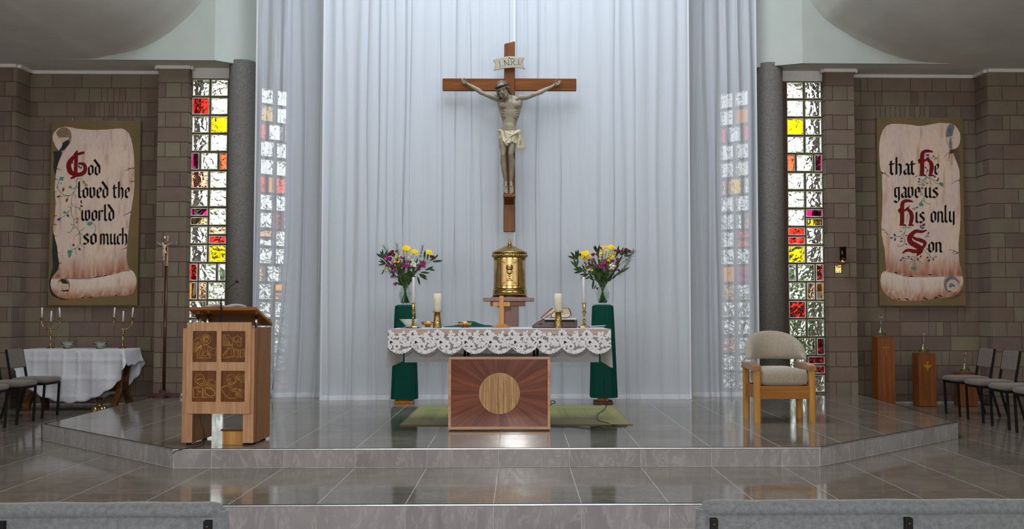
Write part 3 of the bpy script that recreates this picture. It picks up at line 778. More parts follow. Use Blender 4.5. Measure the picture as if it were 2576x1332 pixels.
ART = [
 [circ(312, 228, 80), circ(312, 215, 48), [(262, 240), (258, 205), (275, 180)], [(272, 240), (268, 212), (285, 185)], [(280, 245), (278, 220), (292, 198)], [(300, 178), (330, 175), (355, 195), (362, 225)], [(300, 188), (325, 186), (348, 205)], [(300, 232), (315, 228)], [(330, 232), (345, 230)], [(325, 235), (330, 255), (320, 258)], [(312, 270), (335, 268)], circ(312, 205, 38, a0=3.3, a1=6.1), circ(305, 215, 44, a0=2.4, a1=4.6), circ(315, 235, 30, a0=.3, a1=2.8), [(280, 200), (300, 190), (330, 205), (345, 195)], [(275, 225), (265, 260), (280, 275)],
  [(110, 240), (185, 190), (225, 225), (232, 240)], [(110, 240), (110, 440), (150, 430), (240, 330)], [(110, 300), (200, 270), (235, 320), (115, 390)], [(110, 345), (190, 275)], [(115, 372), (205, 290)], [(115, 420), (215, 340)], [(130, 435), (225, 335)],
  [(225, 330), (270, 440), (345, 415), (350, 330), (320, 310), (285, 320), (225, 330)], [(350, 335), (435, 385), (400, 410), (375, 390)], [(365, 345), (415, 380)], [(160, 440), (155, 535), (405, 535), (395, 480), (345, 460)], [(180, 450), (180, 535)], [(205, 440), (215, 535)], [(250, 440), (240, 535)], [(165, 500), (190, 440), (225, 400), (235, 345)], [(270, 440), (260, 490), (320, 500), (340, 470), (345, 415)], [(365, 420), (355, 480), (390, 530)], [(380, 420), (375, 500)], [(440, 380), (490, 350), (470, 500), (400, 470)]],
 [[(600, 150), (690, 150), (755, 230), (750, 325), (715, 325)], [(600, 150), (600, 325)], [(605, 170), (715, 300), (740, 330)], [(600, 200), (720, 320)], [(600, 235), (700, 322)], [(600, 265), (690, 322)], [(600, 295), (670, 325)], [(600, 325), (740, 330)], [(620, 165), (700, 240), (715, 300)],
  [(765, 185), (775, 235), (810, 265)], [(785, 190), (790, 235)], [(905, 185), (912, 240), (890, 285)], [(890, 195), (890, 240)], [(790, 190), (840, 165), (890, 190)], [(815, 260), (820, 300), (880, 345), (905, 330), (895, 290), (870, 260), (815, 260)], [(770, 250), (800, 270), (815, 262)], [(832, 232), (850, 240), (870, 232)], [(835, 270), (850, 265), (862, 275)], [(870, 325), (885, 320)],
  [(775, 375), (865, 400), (865, 530), (780, 505), (775, 375)], [(792, 400), (850, 415), (850, 510), (795, 495), (792, 400)], [(885, 400), (965, 380), (965, 505), (885, 530), (885, 400)], [(897, 412), (953, 396), (953, 496), (897, 515), (897, 412)], [(927, 430), (927, 475)], [(914, 445), (940, 442)], [(865, 400), (885, 400)], [(600, 480), (660, 400), (700, 360), (765, 365), (740, 385), (700, 385), (680, 400)], [(600, 480), (600, 535), (690, 530), (770, 520)], [(740, 400), (735, 480), (770, 520)], [(680, 400), (645, 505), (740, 510)], [(600, 500), (665, 410)], [(755, 300), (760, 360)], [(670, 355), (700, 385)]],
 [circ(215, 885, 80), [(160, 890), (220, 873), (285, 880)], [(165, 905), (200, 895), (215, 885)], [(160, 930), (185, 945), (210, 940)], [(205, 960), (215, 1000), (232, 950), (250, 1000), (268, 945), (290, 985), (300, 945)], [(225, 980), (240, 1005), (260, 970), (280, 1000)], [(140, 1025), (180, 1000), (212, 1022)], [(150, 1035), (185, 1012)], [(108, 1020), (108, 1185), (190, 1185), (190, 1035), (108, 1020)], [(120, 1030), (120, 1180)], [(190, 1035), (275, 1020), (275, 1185), (190, 1185)], [(263, 1025), (263, 1180)], [(222, 1070), (222, 1122)], [(203, 1092), (243, 1092)], [(108, 1185), (470, 1185)], [(300, 1040), (350, 960), (420, 880), (475, 915), (475, 1160)], [(345, 985), (470, 1045)], [(350, 970), (475, 1015)], [(375, 955), (475, 990)], [(330, 1010), (440, 1075)], [(300, 1000), (380, 870)], [(290, 980), (325, 890)], circ(392, 1095, 92, ry=66, rot=.45), circ(392, 1095, 84, ry=58, rot=.45), [(290, 1050), (285, 1120), (330, 1170), (275, 1180)]],
 [circ(750, 885, 82), [(668, 900), (690, 885), (730, 868), (722, 930), (700, 965)], [(690, 900), (715, 885)], circ(755, 900, 60, a0=-1.4, a1=1.2), [(712, 935), (740, 945), (760, 930), (790, 935)], [(705, 965), (730, 975), (750, 960), (790, 965)], [(715, 990), (725, 1020), (735, 985), (748, 1025), (760, 985), (770, 1015)], [(835, 870), (895, 895), (915, 930), (915, 1040)], [(830, 1080), (760, 1080), (715, 1020), (705, 970)], [(760, 1040), (790, 1050), (825, 1040), (915, 1050)], circ(800, 1060, 22, a0=1, a1=6), [(820, 850), (880, 800), (965, 800), (965, 950)], [(825, 860), (965, 815)], [(840, 880), (965, 842)], [(865, 900), (965, 872)], [(890, 925), (965, 905)], [(905, 945), (965, 935)],
  [(835, 1130), (890, 1050), (960, 1060), (960, 1090)], [(840, 1130), (870, 1190)], [(850, 1115), (905, 1190)], [(860, 1100), (935, 1190)], [(872, 1085), (955, 1180)], [(885, 1065), (962, 1140)], [(895, 1060), (962, 1105)], [(585, 1020), (590, 1040), (615, 1100), (650, 1150), (700, 1195), (830, 1195), (830, 1080)], [(585, 1020), (620, 1000), (690, 980)], [(600, 1010), (610, 1025), (640, 1000), (690, 990)], [(680, 1170), (690, 1130)]]]
labs = ['panel carved with a winged man', 'panel carved with a winged ox and open book', 'panel carved with a winged lion and book', 'panel carved with an eagle on a rock']
for (a, b, c, d), art, lb in zip(rects, ART, labs):
    p0, p1 = lpx(a, d), lpx(c, b)
    ins = MB().box(p0[0]-.003, -.0165, p0[2]-.003, p1[0]+.003, -.013, p1[2]+.003).build('carved_panel', 'inset', lect, label=lb)
    mb = MB(); fn = lambda v: lpx(470+v.x/6.66, 820+v.y/6.66, -.0172)
    for pl in art:
        ribbon(mb, pl, 4.0, fn)
    mb.build('carving', 'gold_line', ins)
mb = MB().box(.045, -.010, -.03, .642, .468, 0)
mb.v = [(x, y, z+1.192-(y+.01)*.298) for x, y, z in mb.v]
desk = mb.build('reading_desk', 'desk', lect, bevel=.006)
mb = MB().box(.06, .435, 1.062, .63, .455, 1.085); mb.build('book_ledge', 'desk', lect, bevel=.004)
for x, y, zb, zt in ((.17, .12, 1.0, 1.125), (.585, .17, 1.008, 1.112), (.06, .17, 1.008, 1.11)):
    p = MB().lathe([(.012, zb-.02 if x == .17 else zb), (.012, zt)], 16, (x, y, 0)).build('desk_post', 'chrome', lect)
    MB().box(x-.03, y-.035, zt-.006, x+.03, y+.035, zt+.002).build('post_plate', 'black', p, bevel=.002)
MB().box(.094, .10, .96, .534, .42, .985).build('inner_shelf', 'lect_side', lect)
def lw(x, y, z): return LL+Matrix.Rotation(LR, 3, 'Z') @ Vector((x, y, z))
mic = thing('microphone', 'black gooseneck microphone rising from the top of the carved lectern', 'microphone', lw(.337, -.0235, 1.0585))
MB().lathe([(.008, 0), (.008, .004), (.0075, .012), (.007, .11), (.006, .2)], 12).build('base_sleeve', 'black', mic)
MB().tube(catmull([(0, 0, .19), (.008, 0, .24), (.04, .0, .275), (.125, -.005, .345)], 6), .0026, 8).build('gooseneck', 'black', mic)
MB().ell((.136, -.006, .352), (.016, .015, .015), 14, 10).build('windshield', 'rubber', mic)
pap = thing('open_papers', 'open sheets of paper lying on the lectern reading desk', 'paper', lw(.25, .1, 1.163))
for k, (x0, x1) in enumerate(((.0, .17), (.17, .34))):
    mb = MB().grid(lambda u, v: (x0+(x1-x0)*u-.05, v*.26-.12, .004+.016*sin(pi*u)-(v*.26)*.292+.034), 10, 3)
    mb.build('sheet', 'pewterpaper', pap, solid=.002)
st = thing('step_box', 'small knotty pine step standing between the lectern sides', 'step', lw(.35, .03, 0), LR)
MB().box(0, 0, 0, .175, .36, .118).build('box_body', 'pine', st, bevel=.002)
MB().box(-.015, -.015, .118, .176, .37, .134).build('step_top', 'dark', st, bevel=.003)
pts = [lw(.15, .005, .30), lw(.17, .0, .2), lw(.2, -.005, .09), lw(.195, -.01, .008), on(497, 1124, STZ+.005), on(470, 1128.5, STZ+.006), Vector(on(445, 1131, STZ))+Vector((0, -.022, -.012)), Vector(on(441, 1131, STZ))+Vector((-.01, -.03, -.034))]
cb = thing('microphone_cable', 'black cable trailing from under the lectern over the platform edge', 'cable', lw(.15, .005, 0))
MB().tube([p-cb.location for p in catmull(pts, 6)], .0035, 6).build('cord', 'rubber', cb)

# ================================================================== altar
AX0, AX1, AY = -.682, .316, 9.98
AT = 1.135      # top of the table
alt = thing('altar', 'wooden altar block with sunburst front and golden disc carrying the table top', 'altar', ((AX0+AX1)/2, AY, STZ))
def alx(v): return (v[0]-alt.location.x, v[1]-AY, v[2]-STZ)
Ap = AY/FPX
def apx(u, v, y=0): # crop 5.79 px of the front
    px, py = 1110+u/5.79, 880+v/5.79
    w = at(px, py, AY); return (w.x-alt.location.x, y, w.z-STZ)
c0, c1 = apx(102, 1172), apx(1588, 102)
x0, z0, x1, z1 = c0[0], .012, c1[0], c1[2]
MB().box(x0+.01, .02, 0.0, x1-.01, .84, z1-.004).build('altar_block', 'mahog', alt, bevel=.003)
fw = .027
for nm, b in (('frame_rail', (x0, -.022, z1-fw, x1, .022, z1)), ('frame_rail', (x0, -.022, z0, x1, .022, z0+fw)), ('frame_stile', (x0, -.022, z0+fw, x0+fw, .022, z1-fw)), ('frame_stile', (x1-fw, -.022, z0+fw, x1, .022, z1-fw))):
    MB().box(*b).build(nm, 'frame', alt, bevel=.002)
ix0, iz0, ix1, iz1 = x0+fw, z0+fw, x1-fw, z1-fw
cc = apx(848, 640); cr = 298/5.79*Ap
angs = [2, 9, 16, 23, 31, 40, 48, 56, 63, 74, 88, 102, 117, 124, 132, 140, 149, 158, 166, 173, 181, 189, 198, 207, 217, 228, 236, 244, 252, 261, 270, 279, 287, 295, 303, 312, 321, 331, 341, 351]
def rim(a):
    dx, dz = cos(a), sin(a); t = 9
    if dx > 1e-6: t = min(t, (ix1-cc[0])/dx)
    if dx < -1e-6: t = min(t, (ix0-cc[0])/dx)
    if dz > 1e-6: t = min(t, (iz1-cc[2])/dz)
    if dz < -1e-6: t = min(t, (iz0-cc[2])/dz)
    return t
cor = [(atan2(z-cc[2], x-cc[0]) % (2*pi), (x, z)) for x, z in ((ix0, iz0), (ix1, iz0), (ix1, iz1), (ix0, iz1))]
rdm = random.Random(4)
for i in range(len(angs)):
    a, b = radians(angs[i]), radians(angs[(i+1) % len(angs)]+(360 if i == len(angs)-1 else 0))
    ga = .0011
    poly = []
    for k in range(4):
        t = a+(b-a)*k/3; poly.append((cc[0]+cr*.98*cos(t), cc[2]+cr*.98*sin(t)))
    outer = [(b, (cc[0]+rim(b)*cos(b), cc[2]+rim(b)*sin(b)))]
    for ca, p in cor:
        for o_ in (0, 2*pi):
            if a < ca+o_ < b: outer.append((ca+o_, p))
    outer.append((a, (cc[0]+rim(a)*cos(a), cc[2]+rim(a)*sin(a))))
    outer.sort(key=lambda q: -q[0]); poly += [p for _, p in outer]
    mx, mz = sum(p[0] for p in poly)/len(poly), sum(p[1] for p in poly)/len(poly)
    ang = (a+b)/2-pi/2
    loc = [((p[0]-mx)*cos(ang)+(p[1]-mz)*sin(ang), -(p[0]-mx)*sin(ang)+(p[1]-mz)*cos(ang)) for p in poly]
    loc = [(x*.985, z*.998) for x, z in loc]
    o = link('plank', MB().prism(loc, -.006-rdm.random()*.0015, .021).mesh('plank'), 'jarrah', alt, loc=(mx, 0, mz), rot=(0, -ang, 0))
MB().prism([(cc[0]+cr*cos(t*2*pi/64), cc[2]+cr*sin(t*2*pi/64)) for t in range(64)], -.016, .02).build('sun_disc', 'disc', alt, bevel=.002)
mb = MB(); rd = random.Random(11)
for k in range(26):
    u = rd.uniform(-.85, .85)*cr; h = sqrt(cr*cr-u*u)*.95; a, b = sorted((rd.uniform(-h, h), rd.uniform(-h, h)))
    if rd.random() < .5: a, b = -h, h
    mb.box(cc[0]+u, -.0168, cc[2]+a, cc[0]+u+rd.choice((.0015, .003)), -.0155, cc[2]+b)
mb.build('disc_grain_grooves', 'desk', alt)['kind'] = 'stuff'
for px in (1169.5, 1178, 1343.5, 1352): 
    Yp = 10.18 if px in (1169.5, 1343.5) else 10.6
    p = at(px, 885, Yp); MB().lathe([(.013, z1-.01), (.013, AT-STZ-.04)], 16, (p.x-alt.location.x, Yp-AY, 0)).build('table_post', 'chrome', alt)
TX0, TX1, TY0, TY1 = X(979, 9.8), X(1534, 9.8), 9.8, 11.15
p = alx((TX0, TY0, AT-.045)); q = alx((TX1, TY1, AT))
MB().box(*p, *q).build('table_top', 'frame', alt, bevel=.004)
p = alx((-.55, 10.1, AT-.09)); q = alx((.2, 10.9, AT-.045)); MB().box(*p, *q).build('table_bearer', 'desk', alt, bevel=.003)

# linen under-cloth with side and back drops, and the lace cloth
ln = thing('altar_linen', 'plain white linen cloth under the lace with pleated ends hanging at the altar sides', 'cloth', ((TX0+TX1)/2, TY0, AT))
def lnv(v): return (v[0]-ln.location.x, v[1]-TY0, v[2]-AT)
mb = MB().grid(lambda u, v: lnv((TX0-.004+(TX1-TX0+.008)*u, TY0+.0+(TY1-TY0)*v, AT+.003)), 8, 6); mb.build('top_cloth', 'linen', ln)
for sx, xe in ((-1, TX0-.006), (1, TX1+.006)):
    mb = MB().grid(lambda u, v: lnv((xe+sx*(.004+.012*(1-v)*(1+sin(u*60))), TY0+.02+(TY1-TY0-.02)*u, .77+(AT+.003-.77)*v)), 90, 6)
    mb.build('pleated_drop', 'whitecloth', ln)
mb = MB().grid(lambda u, v: lnv((TX0+(TX1-TX0)*u, TY1+.006+.004*sin(u*30)*(1-v), .82+(AT+.003-.82)*v)), 60, 3); mb.build('back_drop', 'whitecloth', ln)
mb = MB().grid(lambda u, v: lnv((TX0+(TX1-TX0)*u, TY1+.005+.004*sin(u*30), .757+.065*v)), 60, 2); mb.build('back_hem', 'hem', ln)
lc_ = thing('lace_altar_cloth', 'white floral lace cloth with scalloped edge hanging over the altar front', 'cloth', ((TX0+TX1)/2, TY0, AT))
LF = TY0-.012
def lpt(px, py, y=LF): 
    w = at(px, py, LF); return Vector((w.x-lc_.location.x, y-TY0, w.z-AT))
px0, px1, nrep = 975.5, 1537.5, 9
rep = (px1-px0)/nrep
def scal(px):
    t = ((px-px0)/rep) % 1
    e = 871+19.5*(sin(pi*t)**.62)
    return e+1.1*sin(t*2*pi*9)*(sin(pi*t))
def drop(u, v):
    px = px0+(px1-px0)*u; b = scal(px); py = 827.5+(b-827.5)*(1-v)
    p = lpt(px, py); p.y += .006*sin(u*90)*(1-v)-.004*(1-v); return p
mb = MB().grid(drop, 360, 6); mb.build('lace_ground', 'lacenet', lc_)
mb = MB().grid(lambda u, v: (TX0-.006+(TX1-TX0+.012)*u-lc_.location.x, LF-TY0+(TY1-TY0-.1)*v, .006), 40, 8); mb.build('lace_top', 'lacenet', lc_)
mb = MB()
def petal(mb, cx, cy, a, L, w, dy):
    pts = []
    for i in range(10):
        t = i/9*2*pi; r = (L*(.5-.5*cos(t)), w*.5*sin(t)*(1-.25*cos(t)))
        x, y = r[0]*cos(a)-r[1]*sin(a), r[0]*sin(a)+r[1]*cos(a); pts.append((cx+x, cy+y))
    pts = [p for p in pts if 828.5 < p[1] < scal(p[0])+.4 and px0 < p[0] < px1]
    if len(pts) > 3: 
        def f(v): q = lpt(v.x, v.y); q.y += dy; return q
        ngon(mb, pts, f)
rd = random.Random(5)
for r in range(-1, nrep+1):
    b = px0+r*rep
    for cx, cy, n, L, kind in ((66, 841, 9, 10, 0), (9, 861, 8, 8.5, 0), (40, 854, 7, 9, 0), (24, 872, 8, 9, 0), (47, 878, 7, 10, 2), (31, 882, 6, 8, 2), (52, 866, 6, 7, 0), (17, 846, 5, 8, 1), (60, 858, 5, 7.5, 1), (78, 852, 4, 8, 1), (38, 839, 5, 7, 1), (6, 839, 4, 7, 1), (64, 872, 5, 6.5, 1), (10, 876, 5, 6, 1), (33, 846, 5, 7, 0), (55, 846, 5, 7, 1), (20, 862, 6, 7, 0), (4, 850, 5, 7, 1), (44, 866, 5, 7, 1), (30, 864, 4, 6, 1), (58, 875, 5, 7, 2), (18, 879, 5, 7, 2), (73, 862, 5, 7, 0)):
        for i in range(n):
            a = 2*pi*i/n+.4 if kind == 0 else (-.9+1.8*i/max(1, n-1)+(pi/2 if kind == 2 else rd.uniform(0, 6)))
            petal(mb, b+cx*.968, cy, a, L*1.22*rd.uniform(.85, 1.1), L*.66, -.006-.0004*i-(.002 if kind == 0 else 0))
        if kind == 0:
            for i in range(n-2): petal(mb, b+cx*.968, cy, 2*pi*i/(n-2), L*.6, L*.5, -.011)
o = mb.build('lace_flowers', 'lace', lc_); o['kind'] = 'stuff'
mb = MB(); E = [px0+(px1-px0)*i/540 for i in range(541)]
ribbon(mb, [(x, scal(x)-.7) for x in E], 1.7, lambda v: lpt(v.x, v.y, LF-.009)); mb.build('scalloped_edge', 'lace', lc_)

# ================================================================== things on the altar
ZT = AT+.0075
def taper(name, label, loc, r, h, mat='whitewax', tilt=None, group=None, wick=True):
    t = thing(name, label, 'candle', loc, group=group)
    MB().lathe([(r, 0), (r, h*.97), (r*.75, h), (0, h+.001)], 18).build('wax_body', mat, t)
    if wick: MB().tube([(0, 0, h), (.001, 0, h+.006), (.003, 0, h+.012)], .0012, 6).build('wick', 'wick', t)
    if tilt: t.rotation_euler = tilt
    return t
def candlestick(px, Y, label):
    t = thing('brass_candlestick', label, 'candlestick', (X(px, Y), Y, ZT+.0045))
    k = .00403
    MB().lathe([(.061, 0), (.061, .004), (.055, .011), (.04, .017), (.022, .026), (.012, .045), (.012, .05)], 8, smooth=False).build('foot', 'brass', t)
    MB().lathe([(.010, .048), (.015, .066), (.017, .07), (.012, .078), (.008, .09), (.008, .128), (.012, .136), (.022, .152), (.022, .157), (.012, .17), (.009, .18), (.017, .188), (.014, .195), (.016, .232), (.016, .245), (.0, .245)], 20).build('stem', 'brass', t)
    MB().lathe([(.016, .240), (.031, .243), (.033, .247), (.016, .247)], 24).build('drip_pan', 'brass', t)
    return t
candlestick(1039.5, 10.35, 'tall brass candlestick at the left end of the altar in front of the marble bowl')
taper('taper_candle', 'slim white candle in the brass candlestick at the left end of the altar', (X(1039.5, 10.35), 10.35, ZT+.2485), .0135, .262, wick=False)
candlestick(1469.5, 10.35, 'tall brass candlestick at the right end of the altar beside the open book')
taper('taper_candle', 'slim white candle in the brass candlestick at the right end of the altar', (X(1469, 10.35), 10.35, ZT+.2485), .0135, .266, tilt=(0, radians(-.8), 0))
def pillar(px, Y, labs):
    x = X(px, Y); t = thing('hammered_candle_holder', labs[0], 'candle holder', (x, Y, ZT))
    MB().lathe([(.045, 0), (.045, .003), (.043, .01), (.033, .10), (.030, .158), (.0, .158)], 32).build('cone_base', 'hammer', t)
    MB().lathe([(.028, .156), (.048, .158), (.053, .163), (.053, .165), (.04, .162), (.0, .162)], 32).build('dish', 'brass', t)
    taper('pillar_candle', labs[1], (x, Y, ZT+.162), .040, .183, 'wax')
pillar(1100, 10.3, ('hammered brass cone holding a pillar candle, left of the altar middle', 'thick ivory pillar candle left of the tabernacle'))
pillar(1404.5, 10.3, ('hammered brass cone holding a pillar candle, in front of the open book', 'thick ivory pillar candle in front of the open book'))
mbw = thing('marble_bowl', 'wide white marble bowl behind the left brass candlestick', 'bowl', (X(1031.5, 10.7), 10.7, ZT))
MB().lathe([(.035, 0), (.04, .004), (.07, .045), (.108, .083), (.11, .085), (.102, .083), (.06, .04), (.0, .012)], 40).build('bowl_body', 'marble', mbw)
dk = thing('glass_tray', 'thin dark glass plate under the left brass candlestick', 'plate', (X(1034, 10.35), 10.35, ZT))
MB().lathe([(.11, 0), (.113, .002), (.11, .004)], 40).build('plate_body', 'black', dk)
def ciborium(px, Y, label):
    t = thing('gold_bowl', label, 'bowl', (X(px, Y), Y, ZT))
    MB().lathe([(.034, 0), (.034, .004), (.028, .01), (.022, .02)], 32).build('foot_ring', 'gold', t)
    MB().lathe([(.02, .018), (.045, .022), (.066, .03), (.072, .042), (.073, .058), (.070, .058), (.066, .04), (.03, .028), (0, .027)], 40).build('cup', 'gold', t)
ciborium(1076.5, 10.75, 'shiny gold bowl half hidden behind the left pillar candle holder')
ciborium(1169.5, 10.6, 'shiny gold bowl standing in front of the dark green cloth')
vc = thing('green_veil', 'dark green folded cloth draped low behind the gold bowl on the altar', 'cloth', (X(1180, 10.85), 10.85, ZT))
vx = [(-.265, .006), (-.16, .014), (-.10, .028), (-.05, .05), (-.02, .062), (.02, .062), (.06, .056), (.11, .035), (.17, .02), (.22, .018), (.265, .006)]
def veil(u, v):
    f = u*(len(vx)-1); k = min(int(f), len(vx)-2); t = f-k; x = vx[k][0]+(vx[k+1][0]-vx[k][0])*t; z = vx[k][1]+(vx[k+1][1]-vx[k][1])*t
    return (x, -.11+.22*v, .003+z*(sin(pi*min(1, max(0, v)))**.6 if 0 < v < 1 else 0))
MB().grid(veil, 40, 10).build('draped_cloth', 'green', vc)
# altar cross seen from behind
ax = thing('altar_cross', 'small honey coloured wooden cross seen from behind in the altar middle', 'cross', (X(1261.5, 10.5), 10.5, ZT))
k = 10.5/FPX
for i, (w, h0, h1) in enumerate(((43, 0, 3.2), (33, 3.2, 6.2), (24, 6.2, 9.5))):
    MB().box(-w*k/2, -.045+.008*i, h0*k, w*k/2, .045-.008*i, h1*k).build('stepped_base', 'honey', ax, bevel=.002)
MB().box(-5.6*k, -.026, .2*k, 5.6*k, .008, 80*k).build('upright', 'honey', ax, bevel=.002)
MB().box(-21*k, -.016, 53.5*k, 21*k, .008, 64.5*k).build('cross_arm', 'honey', ax, bevel=.002)
# open book on a low stand
bs = thing('book_stand', 'low dark red wooden stand under the open book on the altar', 'book stand', (X(1394, 10.6), 10.6, ZT))
k = 10.6/FPX
MB().prism([(-55*k, 0), (56*k, 0), (56*k, 20*k), (54*k, 22*k), (-27*k, 22*k), (-31*k, 20*k), (-51*k, 8*k), (-56*k, 3*k)], -.16, .16).build('stand_body', 'mahog', bs, bevel=.006)
MB().box(-25*k, -.1645, 14*k, 50*k, -.1595, 20*k).build('front_slot', 'black', bs)
MB().prism([(-42*k, 7.5*k), (-32*k, 12*k), (-32*k, 7.5*k)], -.164, -.1595).build('side_hole', 'black', bs)
MB().box(-25*k, -.165, 19.5*k, 54*k, .15, 23.2*k).build('cloth_pad', 'pewterpaper', bs, bevel=.004)
bk = thing('open_book', 'thick open book with red covers and ribbon markers resting on the stand', 'book', (X(1394, 10.6), 10.6, ZT+23.4*k))
MB().prism([(-36*k, -.0*k), (-7*k, 25*k), (-5*k, 26*k), (-4*k, 24*k), (-33*k, -.5*k)], -.15, .13).build('left_cover', 'bookred', bk)
MB().prism([(-33*k, .6*k), (-4*k, 24.5*k), (4*k, 22*k), (-5*k, 15*k), (-24*k, .5*k)], -.143, .125).build('left_pages', 'page', bk)
MB().prism([(-9*k, .3*k), (31*k, .3*k), (41*k, 6.5*k), (41*k, 8*k), (33*k, 2*k), (-9*k, 2*k)], -.15, .13).build('right_cover', 'bookred', bk)
MB().prism([(-5*k, 2.4*k), (32*k, 2.4*k), (40*k, 8*k), (36*k, 22*k), (33*k, 24*k), (4*k, 24*k), (-8*k, 8*k)], -.143, .125).build('right_pages', 'page', bk)
MB().prism([(4*k, 24.3*k), (34*k, 24.3*k), (38*k, 21*k), (41.5*k, 7*k), (42.5*k, 8*k), (39*k, 22*k), (35*k, 26*k), (0*k, 25.8*k)], -.15, .13).build('back_cover', 'bookred', bk)
for i, zz in enumerate((8, 12, 17)): MB().prism([(2*k, zz*k), (38*k-i*k, zz*k+4*k), (38*k-i*k, zz*k+4.7*k), (2*k, zz*k+.8*k)], -.1445, -.1425).build('page_gap', 'brownp', bk)
MB().prism([(-26*k, 2*k), (-10*k, 12*k), (-8*k, 11.5*k), (-20*k, 1.5*k)], -.1455, -.1425).build('ribbon_marker', 'bookred', bk)
pp = thing('loose_sheets', 'loose white sheets lying at the right end of the altar', 'paper', (X(1487, 10.75), 10.75, ZT))
for i in range(3): MB().grid(lambda u, v: (-.14+.27*u+.012*i, -.1+.2*v+.01*i, .002+.004*i+.010*u*u*(i == 2)), 8, 2).build('sheet', 'pewterpaper', pp, solid=.0012)
# ================================================================== carved figure
FXU = .000692; FXL = .000769
def z1(u, v, y=0): return Vector(((1150+u/7.4-1282)*.00512, y, (350-(180+v/7.4))*.00512))
def z2(u, v, y=0): return Vector(((1220+u/6.66-1282)*.00512, y, (350-(310+v/6.66))*.00512))
def remeshed(mb, name, vox, it=4, fac=.5):
    me = mb.mesh(name); o = bpy.data.objects.new(name, me); COL.objects.link(o)
    r = o.modifiers.new('r', 'REMESH'); r.mode = 'VOXEL'; r.voxel_size = vox
    s = o.modifiers.new('s', 'SMOOTH'); s.factor = fac; s.iterations = it
    dg = bpy.context.evaluated_depsgraph_get(); dg.update()
    out = bpy.data.meshes.new_from_object(o.evaluated_get(dg)); bpy.data.objects.remove(o)
    out.polygons.foreach_set('use_smooth', [True]*len(out.polygons)); out.name = name
    return out
B = MB()
def E(c, r, rot=None): B.ell(c, r, 18, 12, rot)
Yt = -.115
# torso
E(z1(985, 665, Yt), (.122, .072, .120)); E(z1(988, 800, Yt), (.112, .068, .115)); E(z1(982, 905, Yt), (.094, .058, .11)); E(z1(980, 960, Yt), (.091, .055, .10)); E(z1(975, 1000, Yt), (.089, .053, .12)); E(z1(970, 1110, Yt), (.098, .060, .10)); E(z1(972, 1060, Yt-.008), (.086, .054, .09))
E(z1(890, 655, Yt-.045), (.080, .028, .050)); E(z1(1078, 645, Yt-.045), (.080, .028, .050)); E(z1(985, 640, Yt-.03), (.06, .046, .08))
B.cap(z1(985, 585, Yt-.035), .02, z1(800, 535, Yt), .03); B.cap(z1(985, 585, Yt-.035), .02, z1(1165, 500, Yt), .03)
B.cap(z1(960, 500, Yt), .036, z1(1120, 520, Yt+.01), .036); B.cap(z1(930, 510, Yt), .034, z1(800, 540, Yt+.01), .034)
for sg, P in ((-1, [(955, 775), (905, 815), (868, 880), (855, 930)]), (1, [(985, 765), (1030, 815), (1070, 870), (1085, 925)])):
    for a, b in zip(P, P[1:]): B.cap(z1(*a, Yt-.058+.01*(P.index(a))), .0065, z1(*b, Yt-.056+.012*(P.index(b))), .006)
for dv in (30, 75, 120, 160):
    for sg in (-1, 1):
        B.tube(catmull([z1(985+sg*50, 745+dv*.8, Yt-.050), z1(985+sg*105, 742+dv*.95, Yt-.050), z1(985+sg*158, 715+dv*1.2, Yt-.016)], 4), [.004]+[.0075]*7+[.004], 7)
B.cap(z1(965, 800, Yt-.055), .01, z1(968, 990, Yt-.044), .012)
B.cap(z1(800, 600, Yt+.01), .04, z1(852, 850, Yt+.01), .027); B.cap(z1(1165, 585, Yt+.01), .04, z1(1117, 850, Yt+.01), .027)
B.cap(z1(852, 850, Yt+.01), .027, z1(880, 985, Yt+.005), .018); B.cap(z1(1117, 850, Yt+.01), .027, z1(1080, 985, Yt+.005), .018)
# neck
B.cap(z1(985, 560, Yt-.01), .05, z1(910, 470, Yt-.035), .043)
B.cap(z1(985, 585, Yt-.055), .01, z1(1000, 480, Yt-.04), .012)
# arms
def limb(pts):
    for (a, ra), (b, rb) in zip(pts, pts[1:]): B.cap(a, ra, b, rb, 14)
limb([(z1(775, 535, Yt), .041), (z1(640, 480, Yt+.01), .038), (z1(455, 405, -.075), .029), (z1(385, 350, -.065), .033), (z1(300, 295, -.055), .026), (z1(190, 228, -.035), .018)])
B.cap(z1(430, 405, -.07), .022, z1(330, 320, -.05), .02)
limb([(z1(1165, 500, Yt), .042), (z1(1290, 490, Yt+.01), .037), (z1(1490, 410, -.075), .029), (z1(1570, 375, -.065), .033), (z1(1660, 325, -.055), .026), (z1(1775, 265, -.035), .018)])
B.cap(z1(1510, 418, -.07), .022, z1(1620, 360, -.05), .02)
